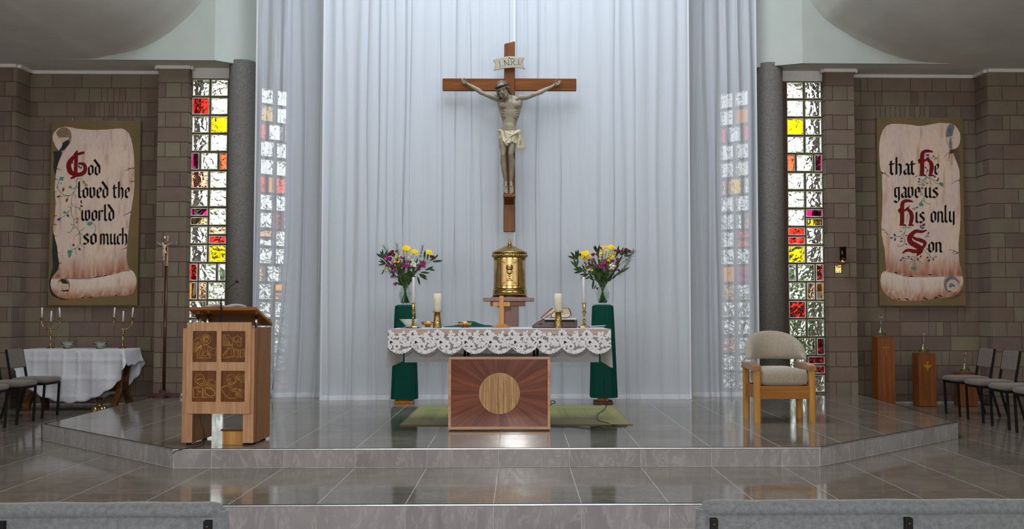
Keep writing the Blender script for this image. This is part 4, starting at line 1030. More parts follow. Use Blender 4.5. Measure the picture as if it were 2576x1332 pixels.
# hands: palm, four fingers, thumb
def hand(palm, base, tips, thumb, rot):
    E(palm, (.03, .013, .026), Matrix.Rotation(rot, 3, 'Y'))
    for bs, md, tp in tips:
        B.cap(bs, .0078, md, .0075, 8); B.cap(md, .0075, tp, .0055, 8)
    B.cap(thumb[0], .009, thumb[1], .0075, 8); B.cap(thumb[1], .0075, thumb[2], .006, 8)
hand(z1(148, 198, -.03), None, [(z1(132, 165, -.03), z1(92, 138, -.05), z1(48, 118, -.045)), (z1(122, 180, -.03), z1(85, 160, -.055), z1(66, 150, -.075)), (z1(118, 198, -.03), z1(84, 185, -.055), z1(72, 178, -.08)), (z1(122, 215, -.03), z1(98, 210, -.052), z1(86, 206, -.076))], (z1(165, 180, -.04), z1(150, 145, -.062), z1(122, 122, -.07)), .6)
hand(z1(1838, 222, -.03), None, [(z1(1868, 195, -.03), z1(1905, 168, -.05), z1(1942, 150, -.05)), (z1(1875, 208, -.03), z1(1912, 188, -.055), z1(1945, 178, -.062)), (z1(1872, 224, -.03), z1(1908, 212, -.055), z1(1932, 206, -.068)), (z1(1860, 240, -.03), z1(1890, 236, -.052), z1(1908, 234, -.07))], (z1(1812, 200, -.04), z1(1832, 168, -.06), z1(1868, 150, -.062)), -.6)
B.cap(z1(190, 228, -.035), .0185, z1(158, 205, -.03), .02); B.cap(z1(1775, 265, -.035), .019, z1(1822, 232, -.03), .02)
# legs
for hip, th, kn, cf, md, an, ball, toes in (((315, 285), (308, 420), (304, 565), (310, 690), (325, 840), (352, 1005), (350, 1130), [(325, 1190), (338, 1203), (350, 1210), (362, 1214), (382, 1215)]),
                                          ((450, 285), (452, 420), (432, 560), (450, 690), (448, 840), (436, 1005), (445, 1130), [(418, 1218), (436, 1222), (450, 1216), (463, 1208), (476, 1196)])):
    limb([(z2(*hip, -.115), .062), (z2(*th, -.145), .052), (z2(*kn, -.165), .034), (z2(*cf, -.13), .042), (z2(*md, -.11), .032), (z2(*an, -.085), .022), (z2(*ball, -.115), .022)])
    E(z2(*kn, -.182), (.023, .017, .026)); E(z2(cf[0], cf[1]-10, -.105), (.04, .036, .07))
    E(z2(*ball, -.115), (.029, .018, .05)); E(z2(an[0], an[1]+20, -.075), (.024, .034, .03))
    B.cap(z2(cf[0], cf[1]-40, -.165), .010, z2(an[0], an[1]-20, -.10), .010)
    for i, t in enumerate(toes): B.cap(z2(ball[0]+(t[0]-ball[0])*.8, 1150, -.128), .0085, z2(*t, -.135), .0095 if (i in (0, 4) and abs(t[0]-400) < 30) else .0072, 8)
# head
HM = Matrix.Translation(z1(852, 385, Yt-.085)) @ Matrix.Rotation(radians(17), 4, 'Y').inverted() @ Matrix.Rotation(radians(-14), 4, 'Z') @ Matrix.Rotation(radians(16), 4, 'X')
def hl(x, f, u): return HM @ Vector((x, -f, u))
HR = HM.to_3x3()
def HE(x, f, u, r): E(hl(x, f, u), r, HR)
HE(0, -.015, .035, (.068, .085, .072)); HE(0, .018, -.045, (.047, .056, .056)); HE(0, .052, -.092, (.022, .02, .018)); HE(0, .03, .05, (.056, .045, .045))
B.cap(hl(0, .074, .022), .008, hl(0, .098, -.024), .0115, 10); HE(-.011, .084, -.03, (.009, .009, .007)); HE(.011, .084, -.03, (.009, .009, .007))
for s in (-1, 1):
    B.cap(hl(s*.010, .076, .028), .008, hl(s*.048, .060, .024), .009, 10); HE(s*.036, .050, -.022, (.018, .02, .018)); HE(s*.026, .061, .004, (.014, .010, .008)); HE(s*.072, -.005, -.005, (.009, .018, .027))
    B.cap(hl(s*.04, .045, -.05), .02, hl(s*.02, .055, -.085), .016, 10)
HE(0, .072, -.052, (.020, .010, .0055)); HE(0, .071, -.062, (.017, .010, .0055))
body_me = remeshed(B, 'figure_body', .0040, 7, .5); body_me.materials.append(M['skin'])
# hair and beard
B = MB(); 
HE(0, -.028, .048, (.076, .084, .076))
rd = random.Random(3)
for k in range(9):
    s = k/8
    B.tube(catmull([hl(-.055-.016*s, .05-.06*s, .035), hl(-.075, .052-.06*s, -.03), z1(775+28*s, 470, -.205+.03*s), z1(770+34*s+rd.uniform(-6, 6), 570-18*abs(s-.4), -.20+.03*s)], 5), [.012, .013, .013, .013]+[.012]*10+[.010, .005], 7)
for k in range(9):
    s = k/8
    B.tube(catmull([hl(.045+.02*s, .055-.08*s, .045), hl(.078, .02-.05*s, .0), z1(960+30*s, 400+10*s, -.16+.05*s), z1(1000+50*s, 430+40*s-30*(1-s), -.13+.04*s)], 5), [.013]*14+[.010, .006], 7)
for k in range(15):
    a = -1+2*k/14
    B.tube([hl(a*.048, .055-.02*a*a, -.055-.012*(1-a*a)), hl(a*.036, .068-.02*a*a, -.085), hl(a*.02, .066, -.112-.012*(1-abs(a)))], [.009, .010, .004], 6)
for s in (-1, 1): B.tube([hl(s*.002, .085, -.043), hl(s*.016, .080, -.046), hl(s*.027, .070, -.054)], [.0045, .0045, .003], 6)
hair_me = remeshed(B, 'hair', .0036, 1, .4); hair_me.materials.append(M['skin_dark'])
mb = MB()
for st in range(3):
    P = []
    for i in range(41):
        a = 2*pi*i/40; w = .010*sin(a*4+st*2.1)
        P.append(hl((.080+.006*cos(a*5+st*2))*sin(a), -.012+(.094+.006*sin(a*5+st*2))*cos(a), .045+w+.010*cos(a)))
    mb.tube(P, .0075, 7, cap=False)
for i in range(16):
    a = 2*pi*i/16; p = hl(.085*sin(a), -.012+.098*cos(a), .045); q = hl(.108*sin(a+.2), -.012+.118*cos(a+.2), .058); mb.tube([p, q], [.004, .0008], 5)
thorn_me = mb.mesh('crown_of_thorns'); thorn_me.materials.append(M['thorn'])
# loincloth
B = MB()
def wrap(u, v):
    a = -2.5+5*u; rx, ry = .112, .082
    cx = z2(398, 0).x+.002
    x = cx+rx*sin(a)*(1+.05*v); y = -.118-ry*cos(a)*(1+.16*(1-v))
    top = z2(0, 172).z+.018*abs(sin(a))**2
    front = max(0, cos(a))
    bot = z2(0, 330).z-.075*math.exp(-((a+.22)/.34)**2)-.04*math.exp(-((a-.85)/.5)**2)+.02*(a < -.9)
    f = .006*sin(a*9+v*5)+.004*sin(a*17-v*7)
    k = 1+f/.1
    return (cx+(x-cx)*k, -.118+(y+.118)*k, bot+(top-bot)*v)
g = MB().grid(wrap, 90, 24)
me = g.mesh('t'); o = bpy.data.objects.new('t', me); COL.objects.link(o); sd = o.modifiers.new('s', 'SOLIDIFY'); sd.thickness = .012; sd.offset = 0
dg = bpy.context.evaluated_depsgraph_get(); m2 = bpy.data.meshes.new_from_object(o.evaluated_get(dg)); bpy.data.objects.remove(o)
B.add([v.co[:] for v in m2.vertices], [tuple(p.vertices) for p in m2.polygons], True)
E(z2(562, 165, -.14), (.036, .04, .022)); E(z2(575, 180, -.14), (.026, .04, .03)); E(z2(255, 162, -.15), (.034, .035, .018)); E(z2(545, 200, -.16), (.03, .035, .03))
for i in range(6):
    t = i/5
    B.tube(catmull([z2(560-8*i, 180+6*i, -.19), z2(500-24*i, 225+16*i, -.212), z2(420-26*i+40*t, 230+30*i, -.212), z2(330-6*i+70*t, 175+38*i, -.195)], 6), .0075, 6)
for i in range(5):
    B.tube(catmull([z2(562+6*i, 190, -.15), z2(585+8*i, 290, -.16+.012*i), z2(560+20*i, 400-4*i, -.15+.012*i), z2(556+22*i, 470-3*i, -.14+.012*i)], 5), [.016]*6+[.02]*6+[.024]*4, 8)
B.tube(catmull([z2(360, 392, -.215), z2(385, 378, -.222), z2(440, 372, -.212)], 4), .009, 8); B.ell(z2(385, 395, -.205), (.016, .012, .014))
loin_me = remeshed(B, 'loincloth', .0042, 1, .4); loin_me.materials.append(M['loin'])

# ================================================================== hanging crucifix
CYF = 13.30
cr_ = thing('crucifix', 'large varnished wooden cross with carved grey figure hanging before the white curtain', 'crucifix', at(1282, 350, CYF))
kc = CYF/FPX
def cl(px, py, y=0): w = at(px, py, CYF); return (w.x-cr_.location.x, y, w.z-cr_.location.z)
bl, tl, tr = cl(1266.5, 584), cl(1268.5, 110), cl(1295.5, 103)
MB().prism([(bl[0], bl[2]), (cl(1296, 584)[0], bl[2]), (tr[0], tr[2]), (tr[0]-.05, tr[2]-.016), (tl[0], tl[2])], 0, .05).build('upright_beam', 'cross', cr_, bevel=.008, seg=1)
for a, b in ((1113, 1269), (1295, 1450)):
    p, q = cl(a, 228), cl(b, 197.5)
    MB().box(p[0], .004, p[2], q[0], .052, q[2]).build('cross_arm', 'crossx', cr_, bevel=.008, seg=1)
p, q = cl(1266.5, 499), cl(1297, 492)
MB().box(p[0], -.15, p[2], q[0], 0, q[2]).build('foot_rest', 'cross', cr_, bevel=.004)
MB().prism([(-.0, p[2]), (-.13, p[2]), (-.0, p[2]-.085)], cl(1270, 0)[0], cl(1293, 0)[0], 'x').build('foot_bracket', 'dark', cr_)
fig = link('carved_figure', body_me, None, cr_)
link('hair', hair_me, None, fig); link('crown_of_thorns', thorn_me, None, fig); link('loincloth', loin_me, None, fig)
for pnt in (z1(165, 200, -.047), z1(1836, 232, -.047), z2(354, 1093, -.137), z2(443, 1092, -.137)):
    MB().ell(pnt, (.007, .006, .007), 10, 6).build('nail', 'ink', fig)
MB().tube([cl(1282, 120, .055), (0, .055, 5.2-cr_.location.z+2.6)], .002, 6).build('hanging_wire', 'chrome', cr_)
# curved plaque I.N.R.I.
def pq_(u, v, off=0):
    px = 1230+u/14.8; py = 110+v/14.8
    w = cl(px, py); t = (px-1281)/40
    return (w[0], -.06+.045*t*t+off, w[2])
pl_top = [(170, 640), (200, 610), (300, 585), (450, 562), (560, 538), (700, 520), (850, 515), (1000, 522), (1150, 530), (1250, 530), (1300, 545), (1315, 570)]
pl_bot = [(195, 1020), (300, 1000), (420, 985), (560, 965), (700, 955), (850, 942), (1000, 935), (1150, 938), (1250, 948), (1338, 970)]
mb = MB()
top = cat2(pl_top, 3); bot = cat2(pl_bot, 3)
def lerpc(P, x):
    for a, b in zip(P, P[1:]):
        if a[0] <= x <= b[0]: t = (x-a[0])/(b[0]-a[0]+1e-9); return a[1]+(b[1]-a[1])*t
    return P[0][1] if x < P[0][0] else P[-1][1]
def plq(u, v):
    xa = 165+(245-165)*(1-abs(2*v-1)**.9) if v > .5 else 185+(245-185)*(1-abs(2*v-1)**.9)
    xb = 1315-(1315-1245)*(1-abs(2*v-1)**.9) if v > .5 else 1338-(1338-1245)*(1-abs(2*v-1)**.9)
    x = xa+(xb-xa)*u
    return pq_(x, lerpc(bot, x)+(lerpc(top, x)-lerpc(bot, x))*v)
plaque = MB().grid(plq, 36, 16).build('name_plaque', 'scrollp', cr_, solid=.012)
mb = MB(); fn = lambda v: pq_(v.x, v.y, -.0075)
for st_ in ([(385, 680), (415, 800), (422, 910)], [(565, 660), (590, 770), (597, 870)], [(570, 660), (650, 760), (745, 850)], [(715, 620), (740, 740), (750, 850)], [(800, 610), (845, 720), (850, 850)], [(805, 612), (880, 605), (940, 640), (930, 700), (850, 745)], [(890, 745), (950, 820), (1000, 848)], [(1095, 610), (1105, 720), (1118, 830)]):
    ribbon(mb, cat2(st_, 5), 17, fn)
for c in ((510, 868), (795, 828), (1046, 815), (1168, 806)): ngon(mb, circ(*c, 15, 10)[:-1], fn)
mb.build('engraved_letters', 'ink', plaque)
mb = MB(); ngon(mb, circ(762, 580, 24, 14)[:-1], fn); mb.build('screw', 'ink', plaque)

# ================================================================== tabernacle on its stand
TY = 12.5; kt = TY/FPX; tx = X(1282, TY)
ts = thing('tabernacle_stand', 'tall narrow wooden stand with a flat top carrying the gold tabernacle', 'stand', (X(1280, TY), TY, STZ))
ztop = Z(750.5, TY)-STZ
MB().box(-.305, -.30, ztop-.043, .305, .30, ztop).build('stand_top', 'brown', ts, bevel=.004)
MB().box(X(1267.5, 12.3)-ts.location.x, -.14, .04, X(1305, 12.3)-ts.location.x, .14, ztop-.043).build('post', 'brown', ts, bevel=.004)
MB().box(-.26, -.26, 0, .26, .26, .05).build('foot_plate', 'desk', ts, bevel=.004)
MB().box(-.22, -.20, ztop-.10, .20, .20, ztop-.043).build('bearer', 'desk', ts, bevel=.004)
dl = thing('white_doily', 'thin pale crocheted mat under the tabernacle', 'doily', (tx, TY, STZ+ztop))
MB().lathe([(.262, 0), (.265, .002), (.262, .004)], 60).build('mat_disc', 'linen', dl)
MB().lathe([(.225, .004), (.23, .012), (.225, .014), (0, .014)], 60).build('base_pad', 'mahog', dl)
tb = thing('tabernacle', 'round gold tabernacle with domed lid, finial and embossed chalice on its door', 'tabernacle', (tx, TY, STZ+ztop+.0145))
def tz(py): return (748.5-py)*kt
R0 = 43*kt
MB().lathe([(R0*.99, 0), (R0*.99, tz(730.5)), (R0*.97, tz(729.5))], 64).build('plinth', 'brass', tb)
MB().lathe([(R0*.93, tz(730)), (R0*.93, tz(650))], 64).build('drum', 'dull_gold', tb)
for a0, a1 in ((-1.5, -.62), (.62, 1.5)):
    pass
def shell(mb, r, a0, a1, z0, z1, n=48, th=.006):
    pts = [(r*sin(a0+(a1-a0)*i/n), -r*cos(a0+(a1-a0)*i/n)) for i in range(n+1)]+[((r-th)*sin(a1-(a1-a0)*i/n), -(r-th)*cos(a1-(a1-a0)*i/n)) for i in range(n+1)]
    mb.prism(pts, z0, z1, 'z'); return mb
door = shell(MB(), R0*.955, -.56, .56, tz(721), tz(655)).build('door', 'dull_gold', tb)
for a0, a1 in ((-.85, -.60), (.60, .85)):
    p = shell(MB(), R0*.985, a0, a1, tz(725), tz(652)).build('hinge_plate', 'gold', tb, bevel=.003)
    mb = MB()
    for zz in (660, 676, 700, 715): mb.ell((R0*.99*sin((a0+a1)/2), -R0*.99*cos((a0+a1)/2), tz(zz)), .004)
    mb.build('rivet', 'brass', p)
shell(MB(), R0*.98, -.88, .88, tz(727.5), tz(722)).build('lower_band', 'brass', tb); shell(MB(), R0*.98, -.88, .88, tz(655), tz(651.5)).build('upper_band', 'brass', tb)
MB().lathe([(R0*.97, tz(651)), (R0*1.0, tz(650.5)), (R0*1.0, tz(641)), (R0*.98, tz(640.5))], 64).build('frieze', 'hammer', tb)
mb = MB()
for i in range(44):
    a = 2*pi*i/44; mb.ell((R0*1.0*cos(a), R0*1.0*sin(a), tz(645.5)+.005*(i % 2)), (.013, .013, .012), 8, 6)
mb.build('frieze_leaves', 'brass', tb)['kind'] = 'stuff'
MB().lathe([(R0*1.0, tz(640.5)), (R0*1.03, tz(639.5)), (R0*1.03, tz(636)), (R0*1.0, tz(635.2)), (R0*.76, tz(631)), (R0*.74, tz(630)), (R0*.5, tz(625.5)), (R0*.45, tz(624.6)), (R0*.30, tz(621.2)), (R0*.17, tz(619.6)), (R0*.13, tz(618))], 64).build('domed_lid', 'brass', tb)
MB().lathe([(R0*.12, tz(620)), (R0*.10, tz(616)), (R0*.14, tz(612.6)), (R0*.06, tz(611.6)), (R0*.05, tz(609.6)), (R0*.085, tz(607.6)), (R0*.04, tz(606)), (R0*.03, tz(603.4)), (R0*.055, tz(601)), (R0*.03, tz(598.8)), (0, tz(598.2))], 20).build('finial', 'brass', tb)
def cz(v): return tz(590+v/7.007)
ch = MB()
ch.lathe([(.042, cz(835)), (.043, cz(828)), (.022, cz(815)), (.010, cz(790)), (.008, cz(768)), (.014, cz(757)), (.021, cz(744)), (.014, cz(732)), (.008, cz(724)), (.02, cz(716)), (.034, cz(695)), (.037, cz(660)), (.0, cz(655))], 24)
ch.mark(); ch2 = ch
ch.v = [(x, y*.35-R0*.955, z) for x, y, z in ch.v]
ch.build('embossed_chalice', 'gold', door)
MB().lathe([(0, -.006), (.03, -.006), (.043, 0), (.03, .006), (0, .006)], 28).mark().v
mb = MB(); mb.mark(); mb.lathe([(0, -.010), (.03, -.009), (.043, 0), (.043, .004), (0, .004)], 32); mb.xf(Matrix.Translation((0, -R0*.965, cz(606))) @ Matrix.Rotation(-pi/2, 4, 'X') @ Matrix.Scale(-1, 4, (0, 0, 1))); mb.build('embossed_host', 'hammer', door)
mb = MB()
for sx in (-1, 1):
    for c0_, c1_, zc in ((1, 1, 500), (1, -1, 880)):
        for k in range(5):
            a = sx*(.50-.05*k); mb.ell((R0*.957*sin(a), -R0*.957*cos(a), cz(zc+(-1 if c1_ > 0 else 1)*(28-k*12))), (.010, .004, .008), 8, 5)
mb.build('corner_ornament', 'brass', door)

# ================================================================== flower stands, vases, flowers
def flowerstand(name, Y, pxs, pyt, pyb, lab):
    c = X((pxs[0]+pxs[1])/2, Y); t = thing(name, lab, 'stand', (c, Y, STZ)); k = Y/FPX
    zt_, zb_ = Z(pyt, Y)-STZ, Z(pyb, Y)-STZ
    MB().box(-.115, -.115, 0, .115, .115, .04).build('foot_plate', 'honey' if pxs[0] < 1200 else 'dark', t, bevel=.005)
    MB().box(-.065, -.065, .04, .065, .065, zt_-.01).build('post', 'honey', t)
    wt, wb = (pxs[1]-pxs[0])*k/2, pxs[2]*k/2
    sh = pxs[3]*k
    def skirt(u, v):
        a = 2*pi*u; q = 1-v
        se = lambda s: (abs(s)**.55)*(1 if s > 0 else -1)
        w = wt+(wb-wt)*q**.8; r = 1+.03*q*sin(a*9+1)+.02*q*sin(a*5+2)+.012*sin(a*23)
        return (sh*q+w*se(cos(a))*r, w*se(sin(a))*r*.95, zb_+(zt_-.02-zb_)*v)
    mb = MB().grid(skirt, 120, 20)
    mb.grid(lambda u, v: ((lambda p: (p[0]*(1-v*.98)*(1-.0), p[1]*(1-v*.98), zt_-.02+.02*sin(min(1, v*3)*pi/2)))(skirt(u, 1))), 120, 6)
    mb.build('draped_cover', 'green', t)
    return zt_+STZ
zl = flowerstand('flower_stand', 12.95, (995, 1043, 64, 0), 767.5, 1003, 'green draped flower stand left of the altar')
zr = flowerstand('flower_stand', 12.83, (1490, 1542, 68, 2), 767, 1000, 'green draped flower stand right of the altar')
def vase(px, Y, z, lab):
    t = thing('glass_vase', lab, 'vase', (X(px, Y), Y, z+.0015)); k = .165
    prof = [(.050, 0), (.052, .006), (.044, .02), (.066, .05), (.083, .095), (.086, .13), (.078, .17), (.060, .21), (.046, .235), (.047, .25)]
    MB().lathe(prof+[(r-.003, zz) for r, zz in reversed(prof[2:])]+[(0, .025)], 36).build('vase_glass', 'thinglass', t)
    MB().lathe([(.0, .028), (.043, .03), (.062, .055), (.078, .095), (.081, .13), (.0775, .152), (0, .152)], 32).build('water', 'water', t)
    return t
vase(1019.5, 12.95, zl, 'rounded clear glass vase on the green stand left of the altar')
vase(1516.5, 12.83, zr, 'rounded clear glass vase on the green stand right of the altar')
def dome_flower(r, n=13):
    mb = MB()
    for ring, (rr, zz, nn, L) in enumerate(((.42, .30, n, .62), (.22, .42, n-3, .5), (.05, .5, n-6, .4))):
        for i in range(nn):
            a = 2*pi*i/nn+ring*.3; d = Vector((cos(a), sin(a), 0)); s = Vector((-sin(a), cos(a), 0))*.17*r
            p0 = d*rr*r*.4+Vector((0, 0, zz*r)); p1 = d*(rr*r*.6+L*r*.6)+Vector((0, 0, zz*r+.05*r)); p2 = d*(rr*r*.6+L*r)+Vector((0, 0, (zz-.18)*r))
            mb.add([p0-s*.5, p0+s*.5, p1+s, p1-s, p2], [(0, 1, 2, 3), (3, 2, 4)], True)
    mb.ell((0, 0, .42*r), (.3*r, .3*r, .16*r), 10, 6)
    return mb
def daisy(r, n=11):
    mb = MB()
    for i in range(n):
        a = 2*pi*i/n; d = Vector((cos(a), sin(a), 0)); s = Vector((-sin(a), cos(a), 0))*.2*r
        mb.add([d*.15*r-s*.5, d*.15*r+s*.5, d*.75*r+s+Vector((0, 0, .1*r)), d*.75*r-s+Vector((0, 0, .1*r)), d*r], [(0, 1, 2, 3), (3, 2, 4)], True)
    mb.ell((0, 0, .06*r), (.3*r, .3*r, .14*r), 10, 6); return mb
def cup_flower(r, n=5):
    mb = MB()
    for i in range(n):
        a = 2*pi*i/n
        for t0, t1, w0, w1, z0, z1 in ((.1, .55, .25, .6, 0, .55), (.55, .95, .6, .35, .55, .95)):
            f = lambda t, w, z, s: (r*(t*cos(a)-s*w*sin(a)), r*(t*sin(a)+s*w*cos(a)), r*z)
            mb.add([f(t0, w0, z0, -1), f(t0, w0, z0, 1), f(t1, w1, z1, 1), f(t1, w1, z1, -1)], [(0, 1, 2, 3)], True)
    return mb
def cluster(r):
    mb = MB(); rd = random.Random(2)
    for i in range(9):
        p = Vector((rd.uniform(-1, 1), rd.uniform(-1, 1), rd.uniform(-.6, .8)))*r*.6
        mb.ell(p, (r*.34, r*.34, r*.26), 8, 5)
    return mb
FM = {}
def fm(key, mb, mat): me = mb.mesh(key); me.materials.append(M[mat]); FM[key] = me
fm('yellow_flower', dome_flower(.044), 'yellow'); fm('yellow_daisy', dome_flower(.030, 10), 'yellow'); fm('purple_flower', cup_flower(.031), 'purple'); fm('rose_flower', cluster(.036), 'pink')
fm('maroon_flower', cup_flower(.030, 6), 'maroon'); fm('cream_flower', cluster(.044), 'cream')
def leafmesh(L, w, bend=.3):
    return MB().grid(lambda u, v: (w*(2*u-1)*sin(pi*min(1, .06+v*.94))**.8, -bend*L*v*v+.12*w*abs(2*u-1), L*v), 2, 7)
fm('leaf', leafmesh(.17, .020), 'leaf'); fm('long_leaf', leafmesh(.26, .017, .15), 'leaf'); fm('wide_leaf', leafmesh(.12, .026, .35), 'leaf')
mb = MB(); rd = random.Random(9)
for i in range(60):
    a, h = rd.uniform(0, 6.28), rd.uniform(.02, .20); r = rd.uniform(.01, .06)
    mb.tube([(0, 0, h*.8), (r*cos(a), r*sin(a), h+.02)], [.0012, .0006], 3, cap=False, smooth=False)
mb.tube([(0, 0, 0), (0, 0, .2)], .0015, 4); fm('feathery_frond', mb, 'frond')
def arrangement(px, Y, z, lab, fl, lv, seed):
    rd = random.Random(seed)
    t = thing('flower_arrangement', lab, 'flowers', (X(px, Y), Y, z+.03))
    k = Y/FPX
    def P(u, v, dy): 
        w = at(px0_+u/7.4, 610+v/7.4, Y); return Vector((w.x-t.location.x, dy, w.z-t.location.z))
    px0_ = 940 if px < 1200 else 1430
    neck = Vector((0, 0, .205))
    def orient(p, up=.25):
        d = (p-Vector((0, 0, .22))).normalized()+Vector((0, -1.0, up)); d.normalize()
        return Vector((0, 0, 1)).rotation_difference(d).to_euler()
    sm = MB()
    for i in range(26):
        a = rd.uniform(0, 6.28); r = rd.uniform(.008, .045); b = a+pi+rd.uniform(-.8, .8)
        sm.tube([(r*1.3*cos(b), r*1.3*sin(b), .0), (r*.7*cos(a), r*.7*sin(a), .2), (r*1.6*cos(a), r*1.6*sin(a)*.8, .34)], .0032, 5)
    for kind, u, v, s in fl:
        dy = rd.uniform(-.07, .02); p = P(u, v, dy)
        o = link(kind, FM[kind], None, t, loc=p, rot=orient(p)); o.scale = (s,)*3; o.rotation_euler.rotate_axis('Z', rd.uniform(0, 6))
        q = Vector((rd.uniform(-.03, .03), rd.uniform(-.02, .02), .19)); m_ = (p+q)/2+Vector((-.12*(p.x-q.x), 0, .05*abs(p.x)))
        sm.tube(catmull([q, m_, p], 4), .0024, 5)
    sm.build('stems', 'stem', t)['kind'] = 'stuff'
    for kind, u, v, ang, s in lv:
        p = P(u, v, rd.uniform(-.05, .04)); o = link(kind, FM[kind], None, t, loc=p); s *= .82; o.rotation_euler = Euler((rd.uniform(-.5, .2), radians(ang), rd.uniform(-.6, .6)), 'XYZ'); o.scale = (s,)*3
    for i in range(120):
        a = rd.uniform(-1, 1); h = rd.uniform(.0, 1)**1.15
        p = Vector((a*(.035+.21*h), rd.uniform(-.06, .08), .21+.27*h*(1-.35*a*a))); o = link(rd.choice(['leaf', 'long_leaf', 'wide_leaf', 'wide_leaf']), FM[rd.choice(['leaf', 'long_leaf', 'wide_leaf', 'wide_leaf'])], None, t, loc=p)
        o.rotation_euler = Euler((rd.uniform(-.4, .4), radians(a*50+rd.uniform(-25, 25)), rd.uniform(0, 6.28)), 'XYZ'); o.scale = (rd.uniform(.4, .75),)*3
    return t
Yf_, D_, Pu, Ro, Ma, Cr, Fr = 'yellow_flower', 'yellow_daisy', 'purple_flower', 'rose_flower', 'maroon_flower', 'cream_flower', 'feathery_frond'
FL1 = [(Yf_, 620, 130, 1.5), (Yf_, 760, 185, 1.25), (Yf_, 1035, 200, 1.3), (D_, 640, 195, 1), (D_, 710, 225, 1), (D_, 815, 235, 1), (D_, 460, 270, 1.1), (D_, 575, 165, .9), (D_, 405, 370, 1), (D_, 470, 375, .8), (D_, 1000, 270, .8), (D_, 710, 335, .7), (D_, 550, 215, .7), (D_, 440, 305, .8),
  (Pu, 265, 335, 1.1), (Pu, 320, 345, 1.1), (Pu, 545, 310, 1), (Pu, 640, 388, .9), (Pu, 415, 405, 1.1), (Pu, 400, 490, .8), (Pu, 570, 485, .9), (Pu, 635, 478, 1.2), (Pu, 470, 585, .8), (Pu, 405, 545, .8), (Pu, 370, 655, .8), (Pu, 430, 790, .8), (Pu, 460, 660, .6), (Pu, 830, 520, .8), (Pu, 935, 470, .9), (Pu, 365, 480, .7), (Pu, 870, 370, .6), (Pu, 275, 265, .8), (Pu, 820, 455, .7),
  (Ro, 540, 400, 1.1), (Ro, 560, 445, .8), (Ro, 910, 420, 1.2), (Ro, 950, 395, .9), (Ro, 310, 430, 1), (Ro, 235, 435, .8), (Ro, 500, 375, .8), (Ma, 355, 210, 1.1), (Ma, 315, 250, 1), (Ma, 385, 265, 1), (Ma, 430, 185, .7), (Ma, 1060, 285, .8), (Ma, 1105, 300, .9),
  (Cr, 225, 490, 1.2), (Cr, 265, 525, .9), (Cr, 770, 430, 1.2), (Cr, 755, 395, .7), (Cr, 545, 260, .5), (Cr, 650, 290, .5), (Cr, 700, 520, .5), (Cr, 1170, 300, .3), (Fr, 290, 260, 1), (Fr, 850, 300, 1.1), (Fr, 480, 260, 1), (Fr, 380, 620, 1)]
LV1 = [('leaf', 185, 300, a, .85) for a in (-60, -35, -5, 25, 40)]+[('leaf', 220, 400, a, .7) for a in (-70, -50, -100)]+[('long_leaf', 300, 430, -42, 1), ('long_leaf', 380, 520, -38, 1), ('leaf', 1040, 340, 60, .8), ('leaf', 1100, 360, 85, .9), ('leaf', 1130, 320, 40, .6), ('leaf', 960, 520, 70, .9), ('leaf', 1020, 500, 100, .7), ('leaf', 880, 560, 95, .8), ('leaf', 860, 620, 120, .8), ('leaf', 810, 640, 165, .8), ('leaf', 840, 590, 110, .9), ('leaf', 1000, 330, 20, .7), ('leaf', 940, 310, 0, .8), ('leaf', 200, 520, -150, .5), ('leaf', 440, 740, -120, .5), ('long_leaf', 560, 600, 0, 1.1), ('long_leaf', 620, 640, 8, 1.1), ('long_leaf', 500, 620, -15, 1.1), ('long_leaf', 700, 600, 22, 1.1), ('long_leaf', 780, 560, 35, 1)]
FL2 = [(Yf_, 270, 235, 1.4), (Yf_, 325, 220, 1.3), (Yf_, 335, 300, 1.1), (Yf_, 790, 105, 1.3), (D_, 245, 290, 1), (D_, 405, 275, .9), (D_, 310, 380, .8), (D_, 445, 382, 1), (D_, 630, 85, .9), (D_, 690, 95, .9), (D_, 640, 120, .8), (D_, 705, 155, .9), (D_, 830, 105, .9), (D_, 825, 160, .9), (D_, 750, 185, 1), (D_, 605, 210, .9), (D_, 625, 165, .8), (D_, 680, 215, .7), (D_, 795, 235, 1), (D_, 855, 245, .8), (D_, 745, 275, 1), (D_, 825, 275, .9), (D_, 800, 310, .9), (D_, 735, 300, .9), (D_, 740, 345, .9), (D_, 625, 285, .9), (D_, 600, 250, .8), (D_, 320, 480, .7), (D_, 432, 528, .7), (D_, 860, 190, .7), (D_, 570, 310, .6), (D_, 470, 430, .6),
  (Pu, 465, 350, .9), (Pu, 385, 355, .7), (Pu, 520, 475, 1.2), (Pu, 545, 545, .7), (Pu, 615, 495, 1.1), (Pu, 715, 525, 1.3), (Pu, 905, 355, 1.1), (Pu, 805, 365, .9), (Pu, 690, 455, 1), (Pu, 885, 525, .7), (Pu, 550, 855, .6), (Pu, 700, 575, .6), (Pu, 685, 635, .5), (Pu, 805, 540, .6), (Pu, 405, 480, .6),
  (Ro, 640, 390, 1.3), (Ro, 690, 350, 1), (Ro, 655, 430, 1), (Ro, 720, 430, .9), (Ro, 910, 400, 1.1), (Ro, 860, 480, .8), (Ma, 1060, 180, 1.2), (Ma, 1115, 195, .9), (Ma, 940, 205, 1), (Ma, 875, 185, .9), (Ma, 460, 255, .9), (Ma, 530, 245, .7), (Ma, 215, 250, .7), (Ma, 610, 130, .7), (Ma, 95, 290, .6), (Ma, 985, 185, .7),
  (Cr, 815, 455, 1.3), (Cr, 780, 490, 1), (Cr, 770, 535, .6), (Cr, 390, 500, .9), (Cr, 325, 440, .6), (Cr, 1000, 285, .6), (Cr, 1090, 300, .4), (Cr, 435, 555, .5), (Fr, 1050, 380, 1.2), (Fr, 960, 540, 1.2), (Fr, 900, 620, 1), (Fr, 1070, 330, 1)]
